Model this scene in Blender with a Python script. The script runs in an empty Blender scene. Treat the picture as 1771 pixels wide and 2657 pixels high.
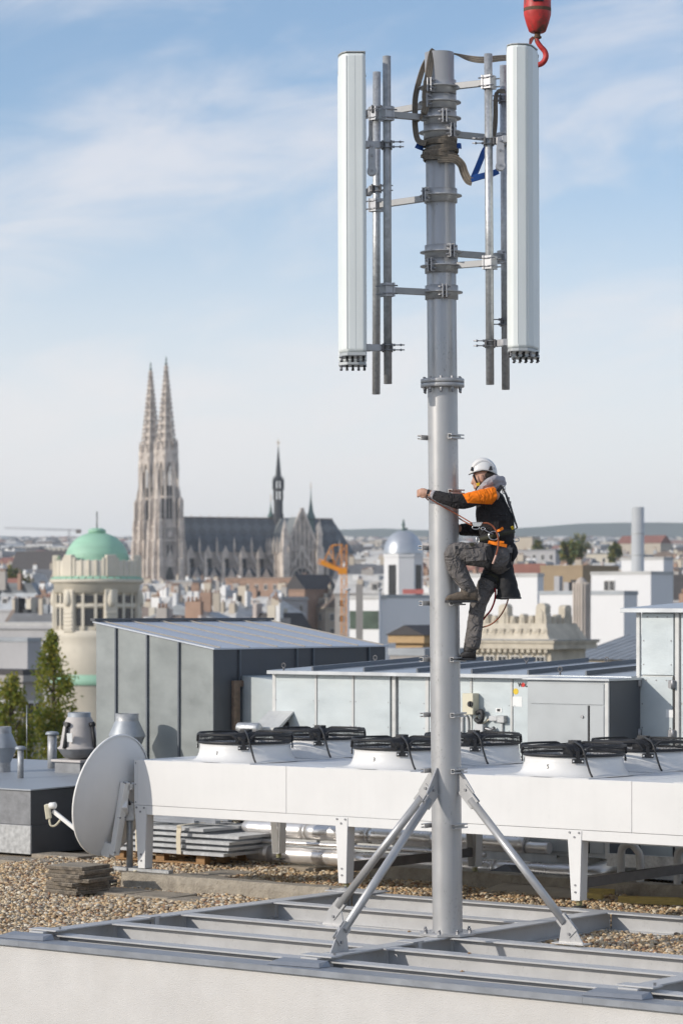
import bpy, bmesh, math, random
import numpy as np
from mathutils import Vector, Matrix, Quaternion
random.seed(7); rng = np.random.default_rng(7)
S = bpy.context.scene
COL = S.collection
R = math.radians
# ------------------------------------------------------------------ camera
F, CX, HY, ZC = 7300.0, 885.5, 1580.0, 2.95      # focal length and horizon in photo pixels, eye height
cam_d = bpy.data.cameras.new('camera'); cam = bpy.data.objects.new('camera', cam_d); COL.objects.link(cam)
cam.location = (0, 0, ZC); cam.rotation_euler = (math.pi/2, 0, 0)
cam_d.sensor_fit = 'VERTICAL'; cam_d.sensor_height = 36.0; cam_d.sensor_width = 24.0
cam_d.lens = F/2657*36.0
cam_d.shift_y = (HY-2657/2)/2657
cam_d.clip_start = 0.5; cam_d.clip_end = 40000
cam_d.dof.use_dof = True; cam_d.dof.focus_distance = 26.0; cam_d.dof.aperture_fstop = 3.5
S.camera = cam
# ------------------------------------------------------------------ sun and sky
AZ, EL = R(67), R(22)
SUN = Vector((-math.sin(AZ)*math.cos(EL), -math.cos(AZ)*math.cos(EL), math.sin(EL)))
sd = bpy.data.lights.new('sun', 'SUN'); sd.energy = 2.75; sd.angle = R(0.55); sd.color = (1.0, 0.93, 0.835)
so = bpy.data.objects.new('sun', sd); COL.objects.link(so)
so.rotation_euler = (-SUN).to_track_quat('-Z', 'Y').to_euler(); so.location = (-40, -10, 60)
S.view_settings.view_transform = 'Standard'; S.view_settings.look = 'None'
S.view_settings.exposure = 0.25; S.view_settings.gamma = 1.0
W = bpy.data.worlds.new('World'); S.world = W; W.use_nodes = True
def world():
    nt = W.node_tree; nt.nodes.clear(); N = nt.nodes.new; L = nt.links.new
    out = N('ShaderNodeOutputWorld'); bg = N('ShaderNodeBackground'); bg.inputs[1].default_value = 0.15
    L(bg.outputs[0], out.inputs[0])
    tc = N('ShaderNodeTexCoord'); sep = N('ShaderNodeSeparateXYZ'); L(tc.outputs['Generated'], sep.inputs[0])
    def m(op, a, b=None, c=None):
        n = N('ShaderNodeMath'); n.operation = op
        for i, v in enumerate((a, b, c)):
            if v is None: continue
            if isinstance(v, (int, float)): n.inputs[i].default_value = v
            else: L(v, n.inputs[i])
        return n.outputs[0]
    z = m('MAXIMUM', sep.outputs[2], 0.0)
    # clear dry air: the horizon haze layer is thin, so blue is reached low above the hills
    zs = m('MINIMUM', m('ADD', m('MULTIPLY', z, 1.15), 0.05), 1.0)
    cv = N('ShaderNodeCombineXYZ'); L(sep.outputs[0], cv.inputs[0]); L(sep.outputs[1], cv.inputs[1]); L(zs, cv.inputs[2])
    nv = N('ShaderNodeVectorMath'); nv.operation = 'NORMALIZE'; L(cv.outputs[0], nv.inputs[0])
    sky = N('ShaderNodeTexSky'); sky.sky_type = 'NISHITA'; sky.sun_disc = False
    sky.sun_elevation = EL; sky.sun_rotation = math.atan2(SUN.x, SUN.y)
    sky.altitude = 200; sky.air_density = 1.0; sky.dust_density = 0.6; sky.ozone_density = 1.5
    L(nv.outputs[0], sky.inputs[0])
    hs = N('ShaderNodeHueSaturation'); hs.inputs['Saturation'].default_value = 1.04; hs.inputs['Value'].default_value = 1.0; L(sky.outputs[0], hs.inputs['Color'])
    # thin high cloud: a veil that thickens towards the horizon, drawn out into slanting streaks
    el = m('ARCSINE', z); az = m('ARCTAN2', sep.outputs[0], sep.outputs[1])
    tilt = m('SUBTRACT', el, m('MULTIPLY', az, 0.15))
    sx = m('MULTIPLY', az, 7.0); sy = m('MULTIPLY', tilt, 20.0)
    c2 = N('ShaderNodeCombineXYZ'); L(sx, c2.inputs[0]); L(sy, c2.inputs[1]); c2.inputs[2].default_value = CLOUD_SEED
    n1 = N('ShaderNodeTexNoise'); n1.inputs['Scale'].default_value = 1.7; n1.inputs['Detail'].default_value = 9; n1.inputs['Roughness'].default_value = 0.56; n1.inputs['Distortion'].default_value = 0.4
    L(c2.outputs[0], n1.inputs['Vector'])
    wv = m('SINE', m('ADD', m('MULTIPLY', m('SUBTRACT', tilt, 0.163), 2*math.pi/0.092), math.pi/2))
    cs = m('ADD', n1.outputs[0], m('MULTIPLY', wv, 0.13))
    mr = N('ShaderNodeMapRange'); mr.interpolation_type = 'SMOOTHSTEP'
    L(cs, mr.inputs[0]); mr.inputs[1].default_value = 0.36; mr.inputs[2].default_value = 0.78
    mr.inputs[3].default_value = 0.0; mr.inputs[4].default_value = 0.78
    lo = N('ShaderNodeMapRange'); lo.interpolation_type = 'SMOOTHSTEP'; L(el, lo.inputs[0])
    lo.inputs[1].default_value = 0.01; lo.inputs[2].default_value = 0.185; lo.inputs[3].default_value = 0.97; lo.inputs[4].default_value = 0.0
    mx = N('ShaderNodeMix'); mx.data_type = 'RGBA'; L(mr.outputs[0], mx.inputs[0]); L(hs.outputs[0], mx.inputs[6])
    mx.inputs[7].default_value = (4.7, 4.72, 5.0, 1)
    m2 = N('ShaderNodeMix'); m2.data_type = 'RGBA'; L(lo.outputs[0], m2.inputs[0]); L(mx.outputs[2], m2.inputs[6])
    m2.inputs[7].default_value = (5.7, 5.53, 5.38, 1)
    L(m2.outputs[2], bg.inputs[0])
CLOUD_SEED = 3.1
world()
S.render.engine = 'CYCLES'
S.cycles.max_bounces = 6; S.cycles.diffuse_bounces = 3; S.cycles.glossy_bounces = 3; S.cycles.volume_bounces = 2
# ------------------------------------------------------------------ roof axes (u along the parapet, v away from it)
TH = math.atan2(-0.6099, 0.7925)
E1 = Vector((math.cos(TH), math.sin(TH), 0)); E2 = Vector((-math.sin(TH), math.cos(TH), 0))
M0 = Vector((0.963, 25.6, 0))
def UV(u, v, z=0): return M0+E1*u+E2*v+Vector((0, 0, z))
def P(px, py, Y): return Vector(((px-CX)*Y/F, Y, ZC-(py-HY)*Y/F))
def u_at(px, v):
    k = (px-CX)/F
    return (k*(M0.y+v*E2.y)-M0.x-v*E2.x)/(E1.x-k*E1.y)
def v_at(px, u):
    k = (px-CX)/F
    return (k*(M0.y+u*E1.y)-M0.x-u*E1.x)/(E2.x-k*E2.y)
def z_at(py, Y): return ZC-(py-HY)*Y/F
# ------------------------------------------------------------------ mesh helpers
class MB:
    def __init__(s): s.v = []; s.f = []; s.sm = []
    def add(s, vs, fs, smooth=False):
        o = len(s.v); s.v += [tuple(p) for p in vs]; s.f += [tuple(i+o for i in q) for q in fs]; s.sm += [smooth]*len(fs); return s
    def box(s, x0, x1, y0, y1, z0, z1):
        return s.add([(x0,y0,z0),(x1,y0,z0),(x1,y1,z0),(x0,y1,z0),(x0,y0,z1),(x1,y0,z1),(x1,y1,z1),(x0,y1,z1)],
                     [(0,3,2,1),(4,5,6,7),(0,1,5,4),(1,2,6,5),(2,3,7,6),(3,0,4,7)])
    def obox(s, c, ax, ay, az):      # centre and three half axes
        c, ax, ay, az = map(Vector, (c, ax, ay, az)); vs = []
        for k in (-1, 1):
            for i, j in ((-1,-1),(1,-1),(1,1),(-1,1)): vs.append(c+ax*i+ay*j+az*k)
        return s.add(vs, [(0,3,2,1),(4,5,6,7),(0,1,5,4),(1,2,6,5),(2,3,7,6),(3,0,4,7)])
    def beam(s, a, b, w, h, up=(0,0,1)):
        a, b = Vector(a), Vector(b); d = (b-a).normalized(); x = d.cross(Vector(up))
        if x.length < 1e-4: x = d.cross(Vector((1,0,0)))
        x.normalize(); y = x.cross(d)
        return s.obox((a+b)/2, (b-a)/2, x*w/2, y*h/2)
    def prism(s, poly, a, b, fn, smooth=False):      # poly of (p,q); fn(p,q,t)->xyz, t=a..b
        n = len(poly); vs = [fn(p, q, a) for p, q in poly]+[fn(p, q, b) for p, q in poly]
        s.add(vs, [(i,(i+1)%n,n+(i+1)%n,n+i) for i in range(n)], smooth)
        o = len(s.v)-2*n
        s.f += [tuple(o+i for i in reversed(range(n))), tuple(o+n+i for i in range(n))]; s.sm += [False, False]; return s
    def tube(s, pts, r, n=8, caps=True, flat=None, smooth=True):
        pts = [Vector(p) for p in pts]; k = len(pts); rs = r if isinstance(r, (list, tuple)) else [r]*k
        t0 = (pts[1]-pts[0]).normalized(); a = Vector((0,0,1)) if abs(t0.z) < .9 else Vector((1,0,0))
        x = t0.cross(a).normalized(); vs = []
        for i, p in enumerate(pts):
            if 0 < i < k-1: t = ((pts[i+1]-p).normalized()+(p-pts[i-1]).normalized())
            elif i == 0: t = pts[1]-p
            else: t = p-pts[i-1]
            if t.length < 1e-9: t = t0
            t = t.normalized(); x = x-t*x.dot(t); x.normalize(); y = t.cross(x)
            ri = rs[i]; rx, ry = ri if isinstance(ri, tuple) else (ri, ri)
            for j in range(n):
                an = 2*math.pi*j/n; vs.append(p+x*math.cos(an)*rx+y*math.sin(an)*ry)
        fs = [(i*n+j, i*n+(j+1)%n, (i+1)*n+(j+1)%n, (i+1)*n+j) for i in range(k-1) for j in range(n)]
        s.add(vs, fs, smooth)
        if caps:
            o = len(s.v)-k*n; s.f += [tuple(o+j for j in reversed(range(n))), tuple(o+(k-1)*n+j for j in range(n))]; s.sm += [False, False]
        return s
    def ribbon(s, pts, wdir, w, th):  # flat band; wdir one vector or a list
        pts = [Vector(p) for p in pts]; k = len(pts); vs = []
        for i, p in enumerate(pts):
            t = (pts[min(i+1,k-1)]-pts[max(i-1,0)]).normalized()
            wd = Vector(wdir[i] if isinstance(wdir, list) else wdir); wd = (wd-t*wd.dot(t)).normalized(); nn = t.cross(wd)
            for a, b in ((-1,-1),(1,-1),(1,1),(-1,1)): vs.append(p+wd*a*w/2+nn*b*th/2)
        fs = [(i*4+j, i*4+(j+1)%4, (i+1)*4+(j+1)%4, (i+1)*4+j) for i in range(k-1) for j in range(4)]
        fs += [(3,2,1,0), tuple(4*(k-1)+j for j in range(4))]
        return s.add(vs, fs)
    def lathe(s, prof, n=24, c=(0,0,0), fn=None, smooth=True, a0=0, a1=2*math.pi):
        full = abs(a1-a0-2*math.pi) < 1e-6; m = n if full else n+1; vs = []
        for r, z in prof:
            for j in range(m):
                an = a0+(a1-a0)*j/n; p = (r*math.cos(an), r*math.sin(an), z)
                vs.append(fn(*p) if fn else (c[0]+p[0], c[1]+p[1], c[2]+p[2]))
        fs = [(i*m+j, i*m+(j+1)%m, (i+1)*m+(j+1)%m, (i+1)*m+j) for i in range(len(prof)-1) for j in range(n)]
        return s.add(vs, fs, smooth)
    def cyl(s, a, b, r, n=10, smooth=True): return s.tube([a, b], r, n, True, None, smooth)
    def loft(s, rings, smooth=True, caps=True):   # rings of equal length
        n = len(rings[0]); vs = [p for r in rings for p in r]
        fs = [(i*n+j, i*n+(j+1)%n, (i+1)*n+(j+1)%n, (i+1)*n+j) for i in range(len(rings)-1) for j in range(n)]
        s.add(vs, fs, smooth)
        if caps:
            o = len(s.v)-len(vs); s.f += [tuple(o+j for j in reversed(range(n))), tuple(o+(len(rings)-1)*n+j for j in range(n))]; s.sm += [smooth, smooth]
        return s
    def mesh(s, name):
        me = bpy.data.meshes.new(name); me.from_pydata(s.v, [], s.f); me.polygons.foreach_set('use_smooth', s.sm); me.update(); return me
    def build(s, name, mat, parent=None, bevel=0, seg=1):
        return link(name, s.mesh(name), mat, parent, bevel, seg)
def link(name, me, mat, parent=None, bevel=0, seg=1):
    if isinstance(mat, str): mat = MAT[mat]
    if mat is not None and not me.materials: me.materials.append(mat)
    o = bpy.data.objects.new(name, me); COL.objects.link(o); o.parent = parent
    if bevel:
        b = o.modifiers.new('bevel', 'BEVEL'); b.width = bevel; b.segments = seg; b.limit_method = 'ANGLE'; b.angle_limit = R(40)
    return o
def copyobj(o, parent=None, loc=None, rot=None, scale=None):
    c = o.copy(); COL.objects.link(c)
    if parent is not None: c.parent = parent
    if loc is not None: c.location = loc
    if rot is not None: c.rotation_euler = rot
    if scale is not None: c.scale = scale
    return c
def copytree(o, parent=None):
    c = o.copy(); COL.objects.link(c); c.parent = parent
    for ch in list(o.children): copytree(ch, c)
    return c
def tag(o, label=None, cat=None, group=None, kind=None):
    if label: o['label'] = label
    if cat: o['category'] = cat
    if group: o['group'] = group
    if kind: o['kind'] = kind
    return o
def thing(name, label, cat, loc=(0,0,0), rotz=0, group=None):
    o = bpy.data.objects.new(name, None); o.empty_display_size = .1; COL.objects.link(o)
    o.location = loc; o.rotation_euler = (0, 0, rotz); return tag(o, label, cat, group)
def text_mesh(body, size, mat, parent, loc, rot, name='lettering', depth=.001, bold=0.0):
    cu = bpy.data.curves.new('t', 'FONT'); cu.body = body; cu.size = size; cu.extrude = depth; cu.offset = bold; cu.align_x = 'CENTER'; cu.resolution_u = 2
    t = bpy.data.objects.new('t', cu); COL.objects.link(t)
    bpy.context.view_layer.update(); dg = bpy.context.evaluated_depsgraph_get(); me = bpy.data.meshes.new_from_object(t.evaluated_get(dg))
    bpy.data.objects.remove(t); bpy.data.curves.remove(cu); me.materials.clear(); me.name = name
    o = link(name, me, mat, parent); o.location = loc; o.rotation_euler = rot; return o
def circ(r, n=12, c=(0, 0)): return [(c[0]+r*math.cos(2*math.pi*i/n), c[1]+r*math.sin(2*math.pi*i/n)) for i in range(n)]
def smoothpath(pts, sub=6):
    pts = [Vector(p) for p in pts]; out = []
    for i in range(len(pts)-1):
        p0, p1, p2, p3 = pts[max(i-1,0)], pts[i], pts[i+1], pts[min(i+2,len(pts)-1)]
        for k in range(sub):
            t = k/sub; out.append(0.5*((2*p1)+(p2-p0)*t+(2*p0-5*p1+4*p2-p3)*t*t+(3*p1-p0-3*p2+p3)*t**3))
    return out+[pts[-1]]
# ------------------------------------------------------------------ materials
MAT = {}
def mat(name, col, rough=.6, metal=0.0, var=.12, scale=8.0, bump=0.0, bscale=60.0, col2=None, thr=(.45,.7), spec=.5, stretch=None, island=None, streak=0.0, scuff=0.0, folds=0.0):
    m = bpy.data.materials.new(name); m.use_nodes = True; nt = m.node_tree; N = nt.nodes.new; L = nt.links.new
    b = nt.nodes['Principled BSDF']; b.inputs['Roughness'].default_value = rough; b.inputs['Metallic'].default_value = metal
    b.inputs['Specular IOR Level'].default_value = spec
    tc = N('ShaderNodeTexCoord'); mp = N('ShaderNodeMapping'); L(tc.outputs['Object'], mp.inputs[0])
    if stretch: mp.inputs['Scale'].default_value = stretch
    n1 = N('ShaderNodeTexNoise'); n1.inputs['Scale'].default_value = scale; n1.inputs['Detail'].default_value = 6; n1.inputs['Roughness'].default_value = .6
    L(mp.outputs[0], n1.inputs['Vector'])
    cr = N('ShaderNodeValToRGB'); L(n1.outputs[0], cr.inputs[0])
    c = tuple(col); lo = tuple(x*(1-var) for x in c); hi = tuple(min(1, x*(1+var)) for x in c)
    cr.color_ramp.elements[0].position = .3; cr.color_ramp.elements[0].color = lo+(1,)
    cr.color_ramp.elements[1].position = .7; cr.color_ramp.elements[1].color = hi+(1,)
    cur = cr.outputs[0]
    if island:
        g = N('ShaderNodeNewGeometry'); ir = N('ShaderNodeValToRGB'); ir.color_ramp.interpolation = 'CONSTANT'; L(g.outputs['Random Per Island'], ir.inputs[0])
        els = ir.color_ramp.elements
        while len(els) < len(island): els.new(.5)
        for i, ic in enumerate(island): els[i].position = i/len(island); els[i].color = tuple(ic)+(1,)
        mu = N('ShaderNodeMix'); mu.data_type = 'RGBA'; mu.blend_type = 'MULTIPLY'; mu.inputs[0].default_value = 1
        L(cur, mu.inputs[6]); L(ir.outputs[0], mu.inputs[7]); cur = mu.outputs[2]
    if col2 is not None:
        n2 = N('ShaderNodeTexNoise'); n2.inputs['Scale'].default_value = scale*.37+.01; n2.inputs['Detail'].default_value = 9; n2.inputs['Roughness'].default_value = .68
        L(mp.outputs[0], n2.inputs['Vector'])
        mr = N('ShaderNodeMapRange'); L(n2.outputs[0], mr.inputs[0]); mr.inputs[1].default_value = thr[0]; mr.inputs[2].default_value = thr[1]
        mx = N('ShaderNodeMix'); mx.data_type = 'RGBA'; L(mr.outputs[0], mx.inputs[0]); L(cur, mx.inputs[6]); mx.inputs[7].default_value = tuple(col2)+(1,); cur = mx.outputs[2]
    if streak:
        m2 = N('ShaderNodeMapping'); L(tc.outputs['Object'], m2.inputs[0]); m2.inputs['Scale'].default_value = (9, 9, .5)
        n3 = N('ShaderNodeTexNoise'); n3.inputs['Scale'].default_value = 1.6; n3.inputs['Detail'].default_value = 5; L(m2.outputs[0], n3.inputs['Vector'])
        r3 = N('ShaderNodeMapRange'); L(n3.outputs[0], r3.inputs[0]); r3.inputs[1].default_value = .45; r3.inputs[2].default_value = .8; r3.inputs[3].default_value = 1; r3.inputs[4].default_value = 1-streak
        m3 = N('ShaderNodeMix'); m3.data_type = 'RGBA'; m3.blend_type = 'MULTIPLY'; m3.inputs[0].default_value = 1; L(cur, m3.inputs[6])
        cg = N('ShaderNodeCombineColor'); [L(r3.outputs[0], cg.inputs[i]) for i in range(3)]; L(cg.outputs[0], m3.inputs[7]); cur = m3.outputs[2]
    if scuff:
        m4 = N('ShaderNodeMapping'); L(tc.outputs['Object'], m4.inputs[0]); m4.inputs['Scale'].default_value = (1.0, 1.0, .45); m4.inputs['Rotation'].default_value = (.2,.3,.1)
        n4 = N('ShaderNodeTexNoise'); n4.inputs['Scale'].default_value = 5; n4.inputs['Detail'].default_value = 2; L(m4.outputs[0], n4.inputs['Vector'])
        n5 = N('ShaderNodeTexNoise'); n5.inputs['Scale'].default_value = 75; n5.inputs['Detail'].default_value = 5; n5.inputs['Roughness'].default_value = .7; L(m4.outputs[0], n5.inputs['Vector'])
        r4 = N('ShaderNodeMapRange'); L(n4.outputs[0], r4.inputs[0]); r4.inputs[1].default_value = .54; r4.inputs[2].default_value = .62
        r5 = N('ShaderNodeMapRange'); L(n5.outputs[0], r5.inputs[0]); r5.inputs[1].default_value = .58; r5.inputs[2].default_value = .64
        mm = N('ShaderNodeMath'); mm.operation = 'MULTIPLY'; L(r4.outputs[0], mm.inputs[0]); L(r5.outputs[0], mm.inputs[1])
        m5 = N('ShaderNodeMath'); m5.operation = 'MULTIPLY'; L(mm.outputs[0], m5.inputs[0]); m5.inputs[1].default_value = scuff
        m6 = N('ShaderNodeMix'); m6.data_type = 'RGBA'; L(m5.outputs[0], m6.inputs[0]); L(cur, m6.inputs[6]); m6.inputs[7].default_value = (.10,.09,.08,1); cur = m6.outputs[2]
    L(cur, b.inputs['Base Color'])
    rr = N('ShaderNodeMapRange'); L(n1.outputs[0], rr.inputs[0]); rr.inputs[1].default_value = .3; rr.inputs[2].default_value = .7
    rr.inputs[3].default_value = max(.02, rough-.08); rr.inputs[4].default_value = min(1, rough+.08); L(rr.outputs[0], b.inputs['Roughness'])
    if folds:
        nf = N('ShaderNodeTexNoise'); nf.inputs['Scale'].default_value = 8; nf.inputs['Detail'].default_value = 2; nf.inputs['Distortion'].default_value = 1.2; L(mp.outputs[0], nf.inputs['Vector'])
        f1 = N('ShaderNodeMath'); f1.operation = 'MULTIPLY_ADD'; L(nf.outputs[0], f1.inputs[0]); f1.inputs[1].default_value = 2; f1.inputs[2].default_value = -1
        f2 = N('ShaderNodeMath'); f2.operation = 'ABSOLUTE'; L(f1.outputs[0], f2.inputs[0])
        f3 = N('ShaderNodeMath'); f3.operation = 'SUBTRACT'; f3.inputs[0].default_value = 1; L(f2.outputs[0], f3.inputs[1])
        f4 = N('ShaderNodeMath'); f4.operation = 'POWER'; L(f3.outputs[0], f4.inputs[0]); f4.inputs[1].default_value = 5
        bf = N('ShaderNodeBump'); bf.inputs['Strength'].default_value = folds; bf.inputs['Distance'].default_value = .02; L(f4.outputs[0], bf.inputs['Height']); L(bf.outputs[0], b.inputs['Normal'])
    elif bump:
        nb = N('ShaderNodeTexNoise'); nb.inputs['Scale'].default_value = bscale; nb.inputs['Detail'].default_value = 4; L(mp.outputs[0], nb.inputs['Vector'])
        bp = N('ShaderNodeBump'); bp.inputs['Strength'].default_value = min(1, bump); bp.inputs['Distance'].default_value = .02*max(1, bump); L(nb.outputs[0], bp.inputs['Height']); L(bp.outputs[0], b.inputs['Normal'])
    MAT[name] = m; return m
mat('plaster', (.63,.605,.575), .92, 0, .07, 1.6, .45, 95, streak=.02, col2=(.60,.565,.52), thr=(.5,.85))
mat('zinc', (.27,.285,.31), .42, .30, .14, 3.0, .12, 9, col2=(.40,.41,.42), thr=(.55,.85), scuff=.3)
mat('zinc_dark', (.10,.107,.118), .5, .3, .10, 3.0, .05, 9)
mat('frame_paint', (.47,.468,.465), .42, .06, .06, 5, .06, 60, col2=(.37,.365,.36), thr=(.58,.9), scuff=.4)
mat('mast_paint', (.47,.465,.46), .38, .4, .05, 3.2, .05, 240, col2=(.36,.355,.35), thr=(.62,.95), streak=.12, scuff=.55)
mat('galv', (.50,.51,.515), .42, .6, .22, 26, .05, 80, col2=(.60,.60,.60), thr=(.5,.75))
mat('galv_old', (.40,.405,.405), .5, .4, .25, 18, .08, 80, col2=(.50,.50,.49), thr=(.55,.8))
mat('bracket', (.42,.42,.43), .42, .5, .12, 20)
mat('bolt', (.30,.30,.31), .38, .8, .2, 40)
mat('antenna', (.76,.79,.765), .42, 0, .03, 2.0, .0, 50, streak=.06)
mat('antenna_trim', (.48,.50,.50), .45, .2, .05, 9)
mat('black', (.018,.018,.02), .5, 0, .2, 30)
mat('rubber', (.028,.028,.03), .6, 0, .2, 30)
mat('sling', (.25,.21,.165), .88, 0, .25, 40, .5, 300, col2=(.34,.29,.225), thr=(.5,.8))
mat('sling_seam', (.14,.115,.09), .9, 0, .2, 60)
mat('blue_strap', (.012,.075,.30), .7, 0, .2, 50, .3, 200)
mat('hook_red', (.50,.034,.028), .5, 0, .25, 14, .15, 40, col2=(.10,.06,.04), thr=(.50,.62))
mat('rust', (.13,.075,.045), .8, .2, .3, 25, .2, 60)
mat('white_coat', (.735,.725,.705), .38, 0, .02, 2.2, .0, 50, streak=.02, scuff=.10)
mat('white_top', (.66,.67,.68), .45, 0, .06, 2, .0, 50)
mat('ahu_panel', (.52,.57,.58), .38, .12, .07, 2.4, .06, 30, stretch=(1,1,2.2), col2=(.57,.61,.61), thr=(.45,.75))
mat('ahu_frame', (.58,.58,.56), .42, .12, .08, 7, streak=.12)
mat('ahu_box', (.42,.44,.445), .45, .12, .05, 3)
mat('ahu_roof', (.52,.54,.555), .38, .5, .08, 3)
mat('seam_dark', (.13,.145,.165), .5, .3, .1, 6)
mat('shed_panel', (.25,.27,.265), .40, .25, .18, 1.2, .12, 5, stretch=(1,1,1.3), col2=(.35,.37,.365), thr=(.46,.75))  # lighter blotches put the sheet's mottled sheen into the colour
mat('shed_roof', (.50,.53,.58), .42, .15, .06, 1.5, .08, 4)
mat('shed_shade', (.075,.08,.09), .45, .4, .12, 3, .05, 9)  # darker copy for sides turned from the sun, shade put into the colour
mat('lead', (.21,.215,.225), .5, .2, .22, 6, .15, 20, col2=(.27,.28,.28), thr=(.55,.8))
mat('rusty_frame', (.23,.165,.12), .7, .2, .25, 18)
mat('dish', (.74,.735,.72), .5, 0, .03, 3, streak=.02)
mat('dish_rim', (.78,.77,.74), .5, 0, .05, 6)
mat('cream_plastic', (.66,.61,.46), .5, 0, .06, 9)
mat('pvc', (.55,.55,.545), .45, 0, .06, 9)
mat('concrete', (.36,.315,.25), .95, 0, .22, 7, .9, 45, col2=(.17,.145,.115), thr=(.52,.75))
mat('slab', (.335,.285,.22), .95, 0, .2, 9, .7, 60, col2=(.14,.12,.095), thr=(.5,.75))
mat('slab_side', (.20,.165,.125), .95, 0, .35, 22, .9, 60, col2=(.07,.06,.05), thr=(.45,.65))
mat('wood', (.33,.19,.085), .8, 0, .25, 14, .3, 60, stretch=(1,6,6))
mat('timber_yellow', (.52,.39,.13), .8, 0, .2, 12, .3, 60, stretch=(1,6,6))
mat('pipe_foil', (.80,.77,.74), .30, .65, .06, 4, .07, 5)
mat('pipe_cap', (.55,.53,.50), .35, .9, .1, 7)
mat('steel_dark', (.15,.145,.145), .55, .4, .2, 9)
mat('grate', (.46,.47,.48), .42, .55, .1, 14)
mat('strap_cream', (.62,.55,.42), .8, 0, .1, 30)
mat('sheet_dark', (.085,.082,.08), .5, .2, .2, 7, .1, 12)
mat('board', (.44,.38,.30), .9, 0, .12, 6, .2, 50)
mat('yellow', (.72,.50,.02), .5, 0, .05, 9)
mat('red_print', (.62,.03,.02), .5, 0, .05, 9)
mat('paper', (.80,.80,.78), .6, 0, .03, 9)
mat('vent_pale', (.52,.485,.46), .6, 0, .08, 6, streak=.1)
mat('vent_zinc', (.36,.385,.41), .5, .3, .1, 7, .05, 20)
mat('spring', (.42,.40,.22), .6, .3, .2, 20)
mat('gravel', (.94,.94,.94), .85, 0, .22, 55, .0, 60,
    island=[(.68,.52,.32),(.50,.345,.19),(.74,.60,.41),(.42,.35,.27),(.60,.41,.225),(.79,.70,.55),(.37,.21,.115),(.57,.455,.31),(.19,.14,.10),(.65,.47,.27)])
mat('gravel_bed', (.36,.285,.20), .95, 0, .4, 45, 1.0, 60)
mat('cream_seam', (.33,.305,.27), .9, 0, .08, 9, spec=.1)
mat('arm_paint', (.36,.36,.36), .5, .2, .08, 9)
# ================================================================== the roof: bed, gravel, parapet, steel frame
GZ = -0.17
UL_, UM_, UR2 = -3.06, .115, 3.265
b = MB(); b.prism([(-16,-2.22),(9,-2.22),(9,13),(-16,13)], -24, GZ-.035, lambda p,q,t: UV(p,q,t))
tag(b.build('roof_deck', 'gravel_bed'), kind='structure')
# plaster wall and coping
r = thing('parapet_wall', 'pale plastered parapet wall along the bottom edge with grey metal coping', 'wall', UV(0,-2.42,-.06), TH)
b = MB(); b.box(-9, 9, .02, .20, -6, -.02); b.build('wall', 'plaster', r)
for i, (a, c) in enumerate(((-9,-3.02),(-3.02,-.08),(-.08,3.02),(3.02,9))):
    b = MB(); b.box(a+.001, c-.001, -.022, .235, -.012, 0); b.box(a+.001, c-.001, -.024, -.012, -.05, .0012)
    b.build('coping_sheet', 'zinc', r)
for u, w in ((UL_,.30),(UM_,.36),(UR2,.36)):
    b = MB(); b.add([(u-.30,.045,.003),(u+.22,.10,.003),(u+.24,.232,.003),(u-.30,.232,.003),(u-.27,.085,.030),(u+.19,.135,.036),(u+.21,.232,.050),(u-.27,.232,.046)],
          [(0,1,5,4),(1,2,6,5),(2,3,7,6),(3,0,4,7),(4,5,6,7)])
    b.build('cover_flap', 'zinc', r)
# steel frame of wide-flange beams
fr = thing('beam_grillage', 'light grey welded steel beam grillage carrying the mast', 'steelwork', UV(0,0,0), TH)
H, Bf, tf, tw = .18, .18, .014, .009
def ibeam(length, axis):
    b = MB(); poly = [(-Bf/2,-H),(Bf/2,-H),(Bf/2,-H+tf),(tw/2,-H+tf),(tw/2,-tf),(Bf/2,-tf),(Bf/2,0),(-Bf/2,0),(-Bf/2,-tf),(-tw/2,-tf),(-tw/2,-H+tf),(-Bf/2,-H+tf)]
    if axis == 'u': b.prism(poly, 0, length, lambda p,q,t: (t, p, q))
    else: b.prism(poly, 0, length, lambda p,q,t: (p, t, q))
    return b
def put(bm, name, loc, bevel=.0015): o = bm.build(name, 'frame_paint', fr, bevel); o.location = loc; return o
UL, UM, UR_ = -3.06, .115, 3.265
VF, V1, V2, V3, V4 = -1.96, -1.17, -.18, 1.24, 2.47
for u in (UL, UM, UR_): put(ibeam(4.75, 'v'), 'beam', (u, -2.18, 0))
put(ibeam(4.75, 'v'), 'beam', (UR_+3.15, -2.18, 0))
gap = Bf/2+.001
for (a, c, vs) in ((UL, UM, (VF,V1,V2,V3,V4)), (UM, UR_, (VF,V1,V2,V4)), (UR_, UR_+3.15, (VF,V1,V2,V4))):
    for v in vs:
        z = -.003 if v != VF else -.036
        put(ibeam(c-a-2*gap, 'u'), 'beam', (a+gap, v, z))
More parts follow.
